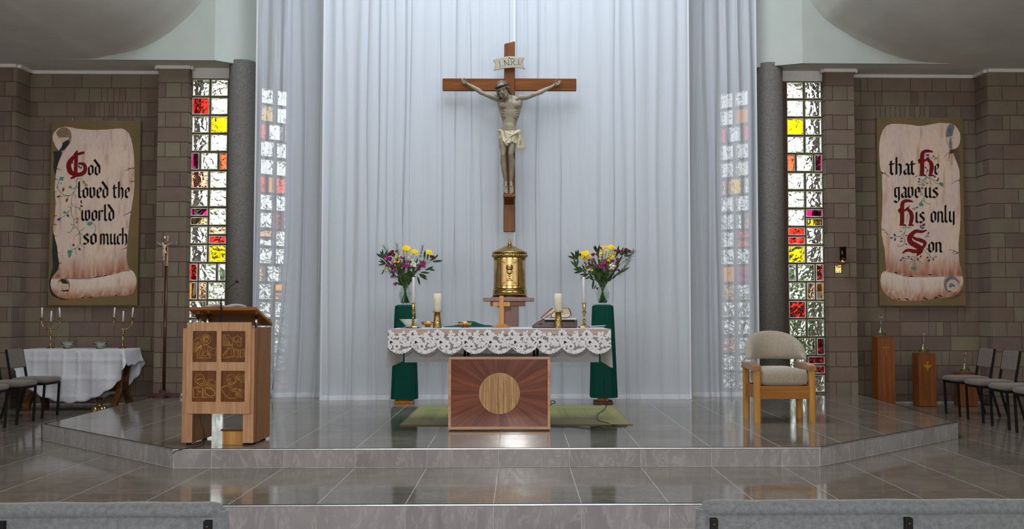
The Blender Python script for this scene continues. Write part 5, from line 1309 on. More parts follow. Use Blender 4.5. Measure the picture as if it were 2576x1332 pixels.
LV2 = [('leaf', 160, 320, a, .9) for a in (-70, -40, -15, 10)]+[('leaf', 150, 460, a, .8) for a in (-45, -20, 10)]+[('leaf', 270, 530, a, .9) for a in (-80, -105, -62)]+[('leaf', 370, 590, a, .8) for a in (-95, -120)]+[('leaf', 560, 220, a, .9) for a in (-40, -20, -5)]+[('leaf', 970, 240, a, .8) for a in (20, 45, 65)]+[('leaf', 1040, 260, a, .7) for a in (60, 80)]+[('leaf', 470, 690, -172, .9), ('leaf', 520, 790, -150, .5), ('leaf', 420, 630, -115, .7), ('long_leaf', 860, 620, 60, 1), ('long_leaf', 780, 640, 40, 1), ('long_leaf', 700, 640, 15, 1.1), ('long_leaf', 620, 640, -5, 1.1), ('long_leaf', 560, 620, -25, 1.1), ('long_leaf', 480, 600, -38, 1), ('leaf', 870, 290, 25, .9), ('leaf', 900, 240, 15, .9)]
arrangement(1019.5, 12.95, zl, 'mixed bouquet in the left vase with three yellow blooms and a sprig leaning right', FL1, LV1, 31)
arrangement(1516.5, 12.83, zr, 'mixed bouquet in the right vase topped by many small yellow daisies', FL2, LV2, 32)

# ================================================================== mat and cords
mt = thing('floor_mat', 'olive green woven mat lying behind the altar block', 'mat', (-.03, 11.43, STZ))
MB().box(-1.16, -1.0, .001, 1.17, 1.02, .011).build('mat_body', 'mat', mt, bevel=.003)
mb = MB()
for b in ((-1.17, -1.01, 0, -1.145, 1.03, .0115), (1.155, -1.01, 0, 1.18, 1.03, .0115), (-1.145, -1.01, 0, 1.155, -.985, .0115), (-1.145, 1.005, 0, 1.155, 1.03, .0115)): mb.box(*b)
mb.build('bound_edge', 'matedge', mt, bevel=.002)
mb = MB()
for i, x in enumerate((-.95, -.72, -.5, .52, .62, .75, .86, 1.0)):
    for j in range(9):
        w = .05 if i % 2 else .075
        mb.box(x-w, -.55+j*.14+.02*(i % 3), .0105, x+w, -.55+j*.14+.035+.02*(i % 3), .0122)
o = mb.build('woven_ribs', 'matdark', mt); o['kind'] = 'stuff'
def cord(name, lab, pts, r=.0035):
    t = thing(name, lab, 'cable', pts[0]); MB().tube([p-t.location for p in catmull(pts, 7)], r, 6).build('cord', 'rubber', t); return t
cy_ = 11.22
cord('power_cord', 'black cord hanging in front of the right green stand and curling over the mat', [Vector((X(1521, cy_), cy_, .9)), Vector((X(1521, cy_), cy_+.02, .72)), at(1519, 960, 12.0), at(1519.5, 1000, 12.45), on(1523, 1011, STZ+.012)] + [on(x, y, STZ+.018) for x, y in ((1526, 1020), (1519, 1032), (1505, 1042), (1502, 1052), (1508, 1060), (1525, 1064))]+[on(x, y, STZ+.005) for x, y in ((1540, 1069.5), (1560, 1072), (1579, 1071.5))])
cord('extension_cord', 'black cord lying on the tiles along the front edge of the mat', [on(x, y, STZ+.0055) for x, y in ((1386, 1073), (1410, 1074), (1435, 1073.5), (1460, 1076), (1485, 1078), (1500, 1074.5), (1515, 1071.5), (1545, 1073.5), (1575, 1074.5))])
cord('cord_loop', 'small loop of black cord on the tiles right of the altar block behind the mat', [on(x, y, STZ+.0055) for x, y in ((1383, 1012), (1390, 1008), (1396, 1010), (1396, 1014), (1388, 1016), (1382, 1018), (1388, 1021.5), (1398, 1022.3))])
# ================================================================== presider's chair
pc = thing('armchair', 'oak armchair with curved beige upholstered back standing on the right of the platform', 'armchair', (2.745, 10.57, STZ))
k = 10.57/FPX
def pz(py, Y=10.57): return CAMH-(py-782)*Y/FPX-STZ
def octleg(x, y, h, r=.033):
    return MB().prism([(x-r, y-r*.55), (x-r*.55, y-r), (x+r*.55, y-r), (x+r, y-r*.55), (x+r, y+r*.55), (x+r*.55, y+r), (x-r*.55, y+r), (x-r, y+r*.55)], 0, h, 'z')
ha = pz(921)
for sx in (-1, 1):
    octleg(sx*.285, .033, ha-.03).build('leg', 'oak', pc); octleg(sx*.288, .533, ha+.005).build('leg', 'oak', pc)
    MB().prism([(-.01, ha-.055), (-.01, ha), (.18, ha+.018), (.60, ha+.018), (.60, ha-.05), (.3, ha-.05)], sx*.286-.0395, sx*.286+.0395, 'x').build('armrest', 'arm', pc, bevel=.005)
MB().box(-.255, .01, pz(1005), .255, .04, pz(972)).build('front_rail', 'oakx', pc, bevel=.003)
for sx in (-1, 1): MB().box(sx*.285-.012, .06, pz(1005), sx*.285+.012, .51, pz(972)).build('side_rail', 'oakx', pc, bevel=.003)
MB().box(-.255, .52, pz(1005), .255, .548, pz(972)).build('back_rail', 'oakx', pc, bevel=.003)
def cush(u, v):
    a = 2*pi*u; e = lambda s, p: (abs(s)**p)*(1 if s > 0 else -1)
    ph = -pi/2+pi*v; c = cos(ph)**.35 if 0 < v < 1 else 0
    return (.262*c*e(cos(a), .3), .275+.268*c*e(sin(a), .3), pz(953)+.082*e(sin(ph), .55)+.02*c*0+.028*(v > .5)*(1-(cos(a)*c)**2)*sin(ph))
MB().grid(cush, 64, 20).build('seat_cushion', 'presfab', pc)
# wrap-around back: horseshoe shell
def backs(u, v, off):
    a = -1.45+2.9*u; R = .305
    x = R*sin(a)*1.0; y = .28+.36*cos(a)*.98
    ztop = pz(829, 11.0)-.02; zb = pz(905, 11.0)
    e = (abs(a)/1.45); t = zb+(ztop-zb)*max(0.06, (1-e**2.2))**.55
    z = zb+(t-zb)*v
    th = off*sin(pi*min(1, max(0, v)))**.45*(min(1, max(0, (1-e)*6))**.5 if e < 1 else 0)
    y += .06*v-.02
    n = Vector((sin(a), cos(a)*.98, 0)).normalized()
    return (x+n.x*th, y+n.y*th, z+.018*off/.05*0)
mb = MB(); mb.grid(lambda u, v: backs(u, v, -.045), 60, 16); mb.grid(lambda u, v: backs(1-u, v, .045), 60, 16); mb.build('backrest', 'presfab', pc)

# ================================================================== stacking chairs
def mkchair(label, group, loc, rz):
    t = thing('stacking_chair', label, 'chair', loc, rz, group)
    # faces -y (front), x is width
    w = .205; tr = .0125
    def rod(p, q, nm): 
        p, q = Vector(p), Vector(q); d = (q-p); mbx = MB().mark(); mbx.box(-tr, -tr, 0, tr, tr, d.length)
        mbx.xf(Matrix.Translation(p) @ Vector((0, 0, 1)).rotation_difference(d.normalized()).to_matrix().to_4x4()); return mbx.build(nm, 'black', t, bevel=.003)
    for sx in (-1, 1):
        rod((sx*w, .02, 0), (sx*w*.98, .0, .425), 'leg'); rod((sx*w, .52, 0), (sx*w*.98, .40, .43), 'leg')
        rod((sx*w*.98, .40, .42), (sx*w*.96, .475, .84), 'back_post')
    mb = MB(); mb.box(-w, -.01, .405, w, .012, .43); mb.box(-w, .39, .405, w, .412, .43); mb.box(-w-.01, -.01, .405, -w+.012, .41, .43); mb.box(w-.012, -.01, .405, w+.01, .41, .43); mb.build('seat_frame', 'black', t)
    MB().grid(lambda u, v: (lambda a, ph: (0, .195, .462+.036*(1 if ph > 0 else -1)) if v in (0, 1) else (.235*(abs(cos(ph))**.3)*(abs(cos(a))**.35)*(1 if cos(a) > 0 else -1), .195+.235*(abs(cos(ph))**.3)*(abs(sin(a))**.35)*(1 if sin(a) > 0 else -1), .462+.036*(abs(sin(ph))**.6)*(1 if ph > 0 else -1)+.012*cos(a)**2*0))(2*pi*u+.001, -pi/2+.001+(pi-.002)*v), 40, 12).build('seat', 'chairfab', t)
    mb = MB(); mb.mark(); mb.box(-.20, -.02, 0, .20, .02, .235); mb.xf(Matrix.Translation((0, .438, .605)) @ Matrix.Rotation(radians(-10), 4, 'X')); mb.build('backrest', 'chairfab', t, bevel=.014, seg=3)
    return t
ch0 = mkchair('grey upholstered chair with black legs nearest the white covered table on the left', 'upholstered chairs by the left wall', (-5.79, 12.90, 0), pi/2)
KC = KIDS(ch0)
dup(ch0, (-5.77, 12.22, 0), pi/2, 'second upholstered chair from the white covered table, cut by the left picture edge')
dup(ch0, (-5.76, 11.52, 0), pi/2, 'third upholstered chair from the white covered table, only its seat front showing')
for i, (yy, lb) in enumerate(((12.87, 'grey upholstered chair with black legs standing nearest the short wooden pedestal'), (12.16, 'second grey upholstered chair from the short pedestal in the right row'), (11.46, 'third grey upholstered chair from the short pedestal, partly cut off at the right edge'), (10.82, 'fourth grey upholstered chair from the short pedestal, mostly outside the right edge'))):
    dup(ch0, (5.44-.03*i, yy, 0), -pi/2, lb, 'upholstered chairs by the right wall')

# ================================================================== left table with cloth
tcx, tcy, tz_ = X(206, 14.0), 14.0, .80
lt = thing('side_table', 'dark carved wooden trestle table under the white cloth by the left wall', 'table', (tcx, tcy, 0))
hw, hd = .675, .29
MB().box(-hw, -hd, tz_-.035, hw, hd, tz_-.006).build('table_top', 'dark', lt, bevel=.003)
for sx in (-.58, .56):
    for sy in (-1, 1):
        P = [(sx, sy*.27, .0), (sx, sy*.25, .08), (sx, sy*.16, .17), (sx, sy*.08, .26), (sx, sy*.09, .36), (sx, sy*.16, .5), (sx, sy*.22, .66), (sx, sy*.24, tz_-.035)]
        mb = MB(); pts = catmull(P, 4); vs = []
        for i, p in enumerate(pts):
            w = .045*(1+.25*sin(i*.55))
            vs += [(p.x-.035, p.y-w, p.z), (p.x+.035, p.y-w, p.z), (p.x+.035, p.y+w, p.z), (p.x-.035, p.y+w, p.z)]
        fs = [(4*i+j, 4*i+(j+1) % 4, 4*i+4+(j+1) % 4, 4*i+4+j) for i in range(len(pts)-1) for j in range(4)]+[(3, 2, 1, 0), tuple(4*len(pts)-4+j for j in range(4))]
        mb.add(vs, fs).build('curved_leg', 'dark', lt, bevel=.006)
    MB().box(sx-.045, -.12, .24, sx+.045, .12, .37).build('carved_block', 'mahog', lt, bevel=.012)
    MB().lathe([(.03, -.05), (.036, -.03), (.036, .03), (.03, .05)], 12, (sx, 0, .38)).build('boss', 'mahog', lt)
MB().box(-.58, -.03, .235, .56, .03, .30).build('stretcher', 'dark', lt, bevel=.004)
for sx in (-1, 1): MB().prism([(sx*.52-.02, .30), (sx*.40-.02, .30), (sx*.52-.02, .42)], -.02, .02).build('brace', 'dark', lt)
tc = thing('white_tablecloth', 'white damask cloth with scalloped rounded hem draped over the left side table', 'tablecloth', (tcx, tcy, tz_))
A_, B_ = .90, .985
def drape(r, a):
    e = 1+.022*abs(sin(a*15))*(r > .97)
    u, v = A_*r*e*cos(a), B_*r*e*sin(a)-.0
    cu, cv = max(-hw, min(hw, u)), max(-hd, min(hd, v))
    du, dv = u-cu, v-cv; d = hypot(du, dv)
    if d < 1e-5: return (u, v, .002+.002*sin(u*9)*sin(v*11))
    nx, ny = du/d, dv/d
    corner = abs(du) > 1e-4 and abs(dv) > 1e-4
    rip = .014*sin(u*13+v*5)*min(1, d*3)
    ox = .012+.05*d*(1.6 if corner else .35)+rip+(.10*min(1, abs(du)*abs(dv)*24) if corner else 0)
    return (cu+nx*ox, cv+ny*ox, .002-max(0, d-.012))
NA, NR = 240, 40
vs = [drape(j/NR, 2*pi*i/NA) for j in range(1, NR+1) for i in range(NA)]
fs = [(j*NA+i, j*NA+(i+1) % NA, (j+1)*NA+(i+1) % NA, (j+1)*NA+i) for j in range(NR-1) for i in range(NA)]
vs.append((0, 0, .002)); fs += [(len(vs)-1, (i+1) % NA, i) for i in range(NA)]
# pressed fold creases
def crease(p):
    x, y, z = p
    return (x, y-(.011*math.exp(-(((x*5.2) % 1-.5)/.10)**2)+.011*math.exp(-(((z+.02)/.24 % 1-.5)/.08)**2))*(z < -.03), z)
MB().add([crease(p) for p in vs], fs, True).build('cloth_drape', 'linen', tc, solid=.003)
def candelabrum(px, lab, rz, labs):
    Y = 14.1; k = Y/FPX; x = X(px, Y)
    t = thing('candelabrum', lab, 'candelabrum', (x, Y, tz_+.005), rz)
    MB().lathe([(.052, 0), (.052, .004), (.035, .014), (.018, .026), (.011, .04), (.011, .11), (.016, .114), (.016, .122), (.010, .126), (.0095, .185), (.014, .19), (.026, .197), (.034, .206), (.026, .202), (.010, .202), (.008, .25), (.006, .255), (.006, .33), (.014, .333), (.028, .342), (.026, .344), (.010, .338), (.010, .36), (0, .36)], 20).build('stem', 'brass', t)
    for s in (-1, 1):
        P = [(0, 0, .255), (s*.06, 0, .262), (s*.115, 0, .315), (s*.122, 0, .385)]
        arm = MB().tube(catmull(P, 6), .0055, 8).build('curved_arm', 'brass', t)
        MB().lathe([(.007, .375), (.013, .38), (.033, .396), (.031, .399), (.012, .39), (.0105, .418), (.0, .418)], 20, (s*.122, 0, 0)).build('cup', 'brass', arm)
    for s, h, tl, lb in ((-1, .418, labs[0][1], labs[0][0]), (0, .36, labs[1][1], labs[1][0]), (1, .418, labs[2][1], labs[2][0])):
        p = Vector((x+s*.122*cos(rz), Y+s*.122*sin(rz), tz_+.005+h))
        taper('dinner_candle', lb, p, .0105, .135 if s else .147, tilt=(0, radians(tl), 0), wick=False)
candelabrum(128.5, 'three armed brass candelabrum on the left end of the white covered table', 0, (('white candle on the left arm of the left candelabrum', 0), ('white candle in the middle of the left candelabrum', 2), ('white candle on the right arm of the left candelabrum', -5)))
candelabrum(310, 'three armed brass candelabrum on the right end of the white covered table', radians(40), (('white candle on the left arm of the right candelabrum', 4), ('white candle in the middle of the right candelabrum', 1), ('white candle on the right arm of the right candelabrum', 5)))
for px, lb in ((172, 'clear glass bowl beside the left candelabrum'), (254, 'clear glass bowl nearer the right candelabrum')):
    t = thing('glass_bowl', lb, 'bowl', (X(px, 13.95), 13.95, tz_+.006))
    MB().lathe([(.048, 0), (.05, .004), (.064, .045), (.078, .05), (.080, .056), (.092, .088), (.100, .092), (.098, .095), (.088, .09), (.074, .056), (.060, .05), (.046, .01), (0, .008)], 36).build('bowl_glass', 'glass', t)
    MB().lathe([(.044, .009), (.054, .036), (0, .038)], 28).build('pale_wax_fill', 'page', t)
bl_ = thing('altar_bell', 'brass cluster hand bell with dark loop handle on the floor beside the platform', 'bell', on(250, 1036, 0))
for i in range(4):
    a = pi/4+i*pi/2
    MB().lathe([(.044, .0), (.045, .006), (.036, .03), (.03, .05), (.018, .064), (0, .068)], 20, (.06*cos(a), .06*sin(a), 0)).build('bell_cup', 'brass', bl_)
MB().lathe([(.012, .06), (.03, .07), (.022, .085), (.012, .095), (0, .095)], 16).build('bell_hub', 'brass', bl_)
MB().tube(catmull([(-.01, 0, .09), (-.05, 0, .12), (-.055, 0, .17), (0, 0, .185), (.055, 0, .17), (.05, 0, .12), (.01, 0, .09)], 6), .010, 8).build('loop_handle', 'mahog', bl_)

# ================================================================== processional cross
PYC = 13.86; kp = PYC/FPX
pcx = X(415.5, PYC); pr_ = thing('processional_cross', 'dark wooden crucifix on a tall pole with flat base beside the left pilaster', 'crucifix', (pcx, PYC, STZ))
MB().box(-.21, -.045, .012, .235, .045, .055).build('base_beam', 'mahog', pr_, bevel=.004); MB().box(-.045, -.2, .012, .045, .16, .056).build('base_beam', 'mahog', pr_, bevel=.004)
for a, b in ((-.17, 0), (.19, 0), (0, -.16), (0, .12)): MB().box(a-.03, b-.03, 0, a+.03, b+.03, .013).build('base_pad', 'mahog', pr_)
MB().box(-.05, -.05, .055, .05, .05, .10).build('socket', 'mahog', pr_, bevel=.004)
zc = Z(671, PYC)-STZ; zt2 = Z(594.5, PYC)-STZ
MB().tube([(0, 0, .09), (.004, 0, zc+.01)], .022, 14).build('pole', 'mahog', pr_)
MB().box(-5.3*kp, -.03, zc, 4.3*kp, -.0, zt2).build('upright', 'mahog', pr_, bevel=.002); MB().box(4.3*kp, -.03, zc, 5.5*kp, .0, zt2).build('pale_edge', 'frame', pr_)
MB().box(-22*kp, -.034, Z(619, PYC)-STZ, 26*kp, -.004, Z(609.5, PYC)-STZ).build('cross_arm', 'mahog', pr_, bevel=.002)
pq2 = MB().box(-3.8*kp, -.036, Z(602, PYC)-STZ, .2*kp, -.029, Z(596, PYC)-STZ).build('name_plaque', 'whitewax', pr_)
iv = body_me.copy(); iv.materials.clear(); iv.materials.append(M['ivory']); ivl = loin_me.copy(); ivl.materials.clear(); ivl.materials.append(M['ivory']); ivh = hair_me.copy(); ivh.materials.clear(); ivh.materials.append(M['ivory'])
sc_ = .160
f2 = link('small_figure', iv, None, pr_, loc=(-1.2*kp, -.037, Z(634.5, PYC)-STZ)); f2.scale = (sc_,)*3
link('loincloth', ivl, None, f2); link('hair', ivh, None, f2)
f3me = body_me.copy(); f3me.materials.clear(); f3me.materials.append(M['thorn'])
f3 = link('small_figure', f3me, None, ax, loc=(0, .014, .142)); f3.scale = (.13,)*3; f3.rotation_euler = (0, 0, pi)

# ================================================================== sanctuary lamp on right pilaster
SY = 14.0; ks = SY/FPX; 
sl = thing('sanctuary_lamp', 'red glass sanctuary lamp on a brass wall bracket on the right pilaster', 'lamp', (X(2122.5, SY), SY, Z(664, SY)))
wy_ = PYF-.012-SY
MB().box(-12.5*ks, wy_-.005, -21.5*ks, 3*ks, wy_, -2*ks).build('wall_plate', 'brass', sl, bevel=.002)
mb = MB(); 
for a, b in ((-9.5, -4.5), (-9.5, -18), (-2, -18)): mb.ell((a*ks, wy_-.006, b*ks), (.006, .004, .006), 8, 6)
mb.build('screw', 'ink', sl)
MB().tube([(0, wy_-.004, -6*ks), (0, .02, -7*ks), (0, 0, -5*ks), (0, 0, 0)], .007, 8).build('bracket_arm', 'brass', sl)
MB().lathe([(.006, -.02), (.02, -.006), (.06, .006), (18.5*ks, .018), (18.5*ks, .02), (.05, .011), (0, .004)], 36).build('dish', 'brass', sl)
MB().lathe([(.038, .008), (.042, .012), (.043, .06), (.040, .06), (.039, .014), (0, .012)], 24).build('holder', 'gold', sl)
MB().lathe([(.040, .016), (.0435, .06), (.046, .235), (.043, .235), (.040, .06), (.036, .02), (0, .02)], 32).build('red_glass', 'wine', sl)

# ================================================================== pedestals and bottles
def pedestal(xc, yf, w, h, lab, motif, rz=0):
    t = thing('pedestal', lab, 'pedestal', (xc, yf, 0), rz)
    MB().box(-w/2, 0, .004, w/2, w, h-.018).build('pedestal_body', 'ped', t, bevel=.003)
    MB().box(-w/2, 0, h-.0175, w/2, w, h).build('pedestal_top', 'ped', t, bevel=.003)
    fn = lambda v: (v.x, -.0012, v.y)
    if motif == 'cross':
        mb = MB(); ribbon(mb, [(-.0, h-.105), (0, h-.255)], .010, fn); ribbon(mb, [(-.045, h-.145), (.045, h-.145)], .010, fn); mb.build('inlaid_cross', 'honey', t)
    elif motif == 'dove':
        mb = MB(); zc_ = h-.17
        ngon(mb, [(-.058, zc_+.025), (-.045, zc_-.01), (-.02, zc_-.03), (.0, zc_-.036), (.02, zc_-.03), (.045, zc_-.01), (.058, zc_+.025), (.03, zc_+.008), (.014, zc_+.012), (.008, zc_+.03), (-.008, zc_+.03), (-.014, zc_+.012), (-.03, zc_+.008)], fn)
        ngon(mb, [(-.024, zc_+.064), (-.008, zc_+.03), (.008, zc_+.03), (.024, zc_+.064), (.0, zc_+.056)], fn); ngon(mb, circ(0, zc_-.05, .012, 12)[:-1], fn)
        mb.build('inlaid_dove', 'honey', t)
    return t
def bottle(xc, yc, z, h, lab):
    t = thing('glass_decanter', lab, 'bottle', (xc, yc, z+.002)); s = h/.30
    prof = [(.066, 0), (.07, .004), (.066, .018), (.058, .05), (.042, .085), (.026, .115), (.016, .15), (.0125, .19), (.012, .235), (.016, .243)]
    pr2 = [(r*s, zz*s) for r, zz in prof]
    MB().lathe(pr2+[(max(.004, r-.004), zz) for r, zz in reversed(pr2[2:])]+[(0, .016*s)], 32).build('bottle_glass', 'glass', t)
    MB().lathe([(0, .0175*s), (.058*s, .019*s), (.052*s, .05*s), (.040*s, .078*s), (0, .078*s)], 28).build('pale_oil', 'oil', t)
    MB().lathe([(.009*s, .232*s), (.011*s, .246*s), (.008*s, .252*s), (.018*s, .262*s), (.0215*s, .276*s), (.018*s, .29*s), (.0, .298*s)], 20).build('ball_stopper', 'glass', t)
p1 = pedestal(X(2228, 14.0), 14.0, .235, .955, 'tallest wooden pedestal with an inlaid cross near the right pilaster', 'cross')
bottle(X(2215.5, 14.12), 14.12, .955, .305, 'stoppered glass decanter of pale oil on the tallest pedestal')
p2 = pedestal(X(2331, 14.0), 14.0, .24, .728, 'middle height wooden pedestal with an inlaid dove', 'dove')
bottle(X(2322, 14.12), 14.12, .728, .298, 'stoppered glass decanter of pale oil on the middle pedestal')
p3 = pedestal(X(2434, 14.0), 14.0, .235, .465, 'shortest wooden pedestal half hidden behind the right row of chairs', None)
bottle(X(2425, 14.12), 14.12, .465, .29, 'stoppered glass decanter of pale oil on the shortest pedestal')

# ================================================================== pews in the foreground
def pew(x0, x1, lab, posts, Y=3.3):
    NZ = -.175; zt_ = Z(1258, Y)
    t = thing('pew', lab, 'pew', ((x0+x1)/2, Y, NZ)); xm = (x0+x1)/2; h = zt_-NZ; w = (x1-x0)/2
    # top roll with drooping ends
    def roll(u, v):
        a = 2*pi*v; x = -w+.001+2*(w-.001)*u; e = min(u, 1-u)*2*w
        r = .028*min(1, (e/.03+.001))**.5 if e < .03 else .028
        return (x, .0+r*1.25*cos(a)*(1), h-.030+r*(.95)*sin(a)+.0012*sin(x*23))
    MB().grid(roll, 90, 18).build('top_roll', 'pewfab', t)
    mb = MB().grid(lambda u, v: (-w+.02+2*(w-.02)*u, -.005-.006*sin(pi*u*3)**2, .42+(h-.048-.42)*v), 40, 6); mb.build('back_panel', 'pewfab', t, solid=.04)
    for sx in (-1, 1):
        MB().tube([(sx*(w-.018), 0, .40), (sx*(w-.016), 0, h-.1), (sx*(w-.018), 0, h-.03)], [.026, .026, .026], 14).build('end_roll', 'pewfab', t, subd=0)
    MB().grid(lambda u, v: (-w+.02+2*(w-.02)*u+.0, .26+.25*(1 if False else 0)+.24*cos(2*pi*v)*1, .40+.05*sin(2*pi*v)), 20, 20).build('seat', 'pewfab', t)
    for px in posts:
        xx = X(px, Y-.03)-xm
        p = MB().box(xx-.0115, -.058, .0, xx+.0115, -.034, h-.052).build('upright', 'black', t, bevel=.002)
        MB().ell((xx, -.0585, h-.070), (.004, .002, .004), 8, 6).build('screw', 'mahog', p)
        MB().box(xx-.0115, -.05, .34, xx+.0115, .46, .362).build('seat_bearer', 'black', t, bevel=.002); MB().box(xx-.0115, .44, 0, xx+.0115, .463, .345).build('front_leg', 'black', t, bevel=.002)
    return t
pew(-2.7, X(577, 3.3), 'grey upholstered pew back at the bottom left of the aisle', (-480, 22, 535))
pew(X(1752, 3.3), 2.75, 'grey upholstered pew back at the bottom right of the aisle', (1789, 2271, 2760))

# ================================================================== painted banners
BYF = 14.42
LET = {
'o': (.62, [[(.14, .8), (.14, .2), (.32, .03)], [(.32, .97), (.14, .8)], [(.30, .97), (.5, .82), (.5, .2), (.32, .03)]]),
'd': (.64, [[(.14, .8), (.14, .2), (.32, .03)], [(.32, .97), (.14, .8)], [(.02, 1.52), (.5, .84), (.5, .2), (.32, .03)], [(.3, .97), (.48, .86)]]),
'l': (.40, [[(.04, 1.42), (.14, 1.52), (.14, .16), (.30, .03)]]),
'v': (.64, [[(.0, .88), (.14, .98), (.14, .2), (.32, .03), (.5, .2), (.5, .82), (.38, .98)]]),
'e': (.54, [[(.42, .58), (.48, .8), (.32, .97), (.14, .8), (.14, .2), (.32, .03), (.48, .14)], [(.14, .46), (.44, .62)]]),
't': (.48, [[(.16, 1.22), (.16, .18), (.32, .03), (.42, .1)], [(.0, .93), (.44, .95)]]),
'h': (.66, [[(.04, 1.42), (.14, 1.52), (.14, .04)], [(.14, .78), (.34, .97), (.5, .82), (.5, .14), (.40, -.06)]]),
'w': (.92, [[(.0, .88), (.13, .98), (.13, .2), (.29, .03), (.46, .2)], [(.36, .9), (.46, .98), (.46, .2), (.62, .03), (.78, .2), (.78, .84), (.66, .98)]]),
'r': (.52, [[(.02, .88), (.14, .97), (.14, .03)], [(.14, .76), (.34, .97), (.46, .86)]]),
's': (.58, [[(.46, .84), (.3, .97), (.14, .82), (.16, .66), (.46, .38), (.46, .18), (.3, .03), (.08, .12)]]),
'm': (.98, [[(.02, .88), (.14, .97), (.14, .03)], [(.14, .78), (.32, .97), (.46, .84), (.46, .03)], [(.46, .78), (.64, .97), (.8, .84), (.8, .14), (.9, .03)]]),
'u': (.66, [[(.0, .88), (.14, .98), (.14, .2), (.3, .03), (.5, .22)], [(.38, .9), (.5, .98), (.5, .14), (.62, .03)]]),
'c': (.50, [[(.46, .82), (.32, .97), (.14, .8), (.14, .2), (.32, .03), (.46, .14)]]),
'a': (.60, [[(.06, .82), (.28, .98), (.48, .82), (.48, .14), (.6, .03)], [(.48, .56), (.14, .4), (.14, .18), (.28, .03), (.48, .22)]]),
'g': (.62, [[(.5, .93), (.14, .9), (.14, .22), (.3, .06), (.5, .22)], [(.48, .98), (.5, -.2), (.32, -.42), (.06, -.26)]]),
'i': (.34, [[(.02, .88), (.14, .97), (.14, .16), (.28, .03)], [(.06, 1.2), (.22, 1.36)]]),
'n': (.66, [[(.02, .88), (.14, .97), (.14, .03)], [(.14, .78), (.34, .97), (.5, .82), (.5, .14), (.62, .03)]]),
'y': (.62, [[(.0, .88), (.14, .98), (.14, .22), (.3, .05), (.5, .22)], [(.5, .98), (.5, -.2), (.16, -.46)]])}
WR = [0]
def write(mb, word, x0, x1, base, xh, fn, pen=radians(38), nib=.21):
    """broad-nib lettering: word from x0 to x1 on the base line (photo pixels, y down)"""
    tot = sum(LET[c][0] for c in word); s = (x1-x0)/tot; x = x0
    nv = Vector((cos(pen), sin(pen)))*nib/2
    for c in word:
        wd, strokes = LET[c]
        for stt in strokes:
            for a, b in zip(stt, stt[1:]):
                q = [Vector(a)-nv, Vector(b)-nv, Vector(b)+nv, Vector(a)+nv]
                q = [Vector((x+p.x*s, base-p.y*xh)) for p in q]
                ar = sum(q[i].x*q[(i+1) % 4].y-q[(i+1) % 4].x*q[i].y for i in range(4))
                if abs(ar) < .3: continue
                if ar > 0: q.reverse()
                WR[0] += 1; e_ = (WR[0] % 7)*3e-5
                mb.add([(lambda r: (r[0], r[1]-e_, r[2]))(fn(p)) for p in q], [(0, 1, 2, 3)])
        x += wd*s
def painted(parent, outline, fn, colfn, name):
    bm = bmesh.new(); vs = [bm.verts.new((p[0], p[1], 0)) for p in outline]; bm.faces.new(vs)
    xs = [p[0] for p in outline]; ys = [p[1] for p in outline]
    for i in range(1, 44): 
        bmesh.ops.bisect_plane(bm, geom=bm.verts[:]+bm.edges[:]+bm.faces[:], plane_co=(min(xs)+(max(xs)-min(xs))*i/44, 0, 0), plane_no=(1, 0, 0))
    for i in range(1, 90):
        bmesh.ops.bisect_plane(bm, geom=bm.verts[:]+bm.edges[:]+bm.faces[:], plane_co=(0, min(ys)+(max(ys)-min(ys))*i/90, 0), plane_no=(0, 1, 0))
    src = [(v.co.x, v.co.y) for v in bm.verts]
    for v in bm.verts: v.co = fn(Vector((v.co.x, v.co.y)))
    me = bpy.data.meshes.new(name); bm.to_mesh(me); bm.free()
    if me.polygons[0].normal.y > 0: me.flip_normals()
    ca = me.color_attributes.new('paint', 'FLOAT_COLOR', 'POINT')
    for i, (x, y) in enumerate(src): ca.data[i].color = lin(colfn(x, y))
    return link(name, me, 'parch', parent)
def vn(x, y, s=1):   # cheap value noise
    def h(i, j): return (sin(i*127.1+j*311.7+s*74.7)*43758.5453) % 1
    i, j = math.floor(x), math.floor(y); fx, fy = x-i, y-j; fx = fx*fx*(3-2*fx); fy = fy*fy*(3-2*fy)
    return (h(i, j)*(1-fx)+h(i+1, j)*fx)*(1-fy)+(h(i, j+1)*(1-fx)+h(i+1, j+1)*fx)*fy
def mixc(a, b, t): t = max(0, min(1, t)); return tuple(p+(q-p)*t for p, q in zip(a, b))
def banner(px0, py0, px1, py1, lab):
    c0, c1 = at(px0, py1, BYF), at(px1, py0, BYF)
    t = thing('banner', lab, 'banner', ((c0.x+c1.x)/2, BYF, (c0.z+c1.z)/2)); o = t.location.copy()
    MB().box(c0.x-o.x, 0, c0.z-o.z, c1.x-o.x, WY-.016-BYF, c1.z-o.z).build('board', 'board', t, bevel=.002)
    mb = MB(); mb.box(c0.x-o.x, -.001, c1.z-o.z-.003, c1.x-o.x, .03, c1.z-o.z+.002); mb.build('worn_top_edge', 'greyp', t)
    def mk(layer): 
        d = -.0012-.0007*layer
        def f(v): w = at(v.x, v.y, BYF); return (w.x-o.x, d, w.z-o.z)
        return f
    return t, mk
KB = 5.327
def A1(P): return [(110+x/KB, 290+y/KB) for x, y in P]
def A2(P): return [(110+x/KB, 530+y/KB) for x, y in P]
def A3(P): return [(2185+x/KB, 285+y/KB) for x, y in P]
def A4(P): return [(2185+x/KB, 535+y/KB) for x, y in P]
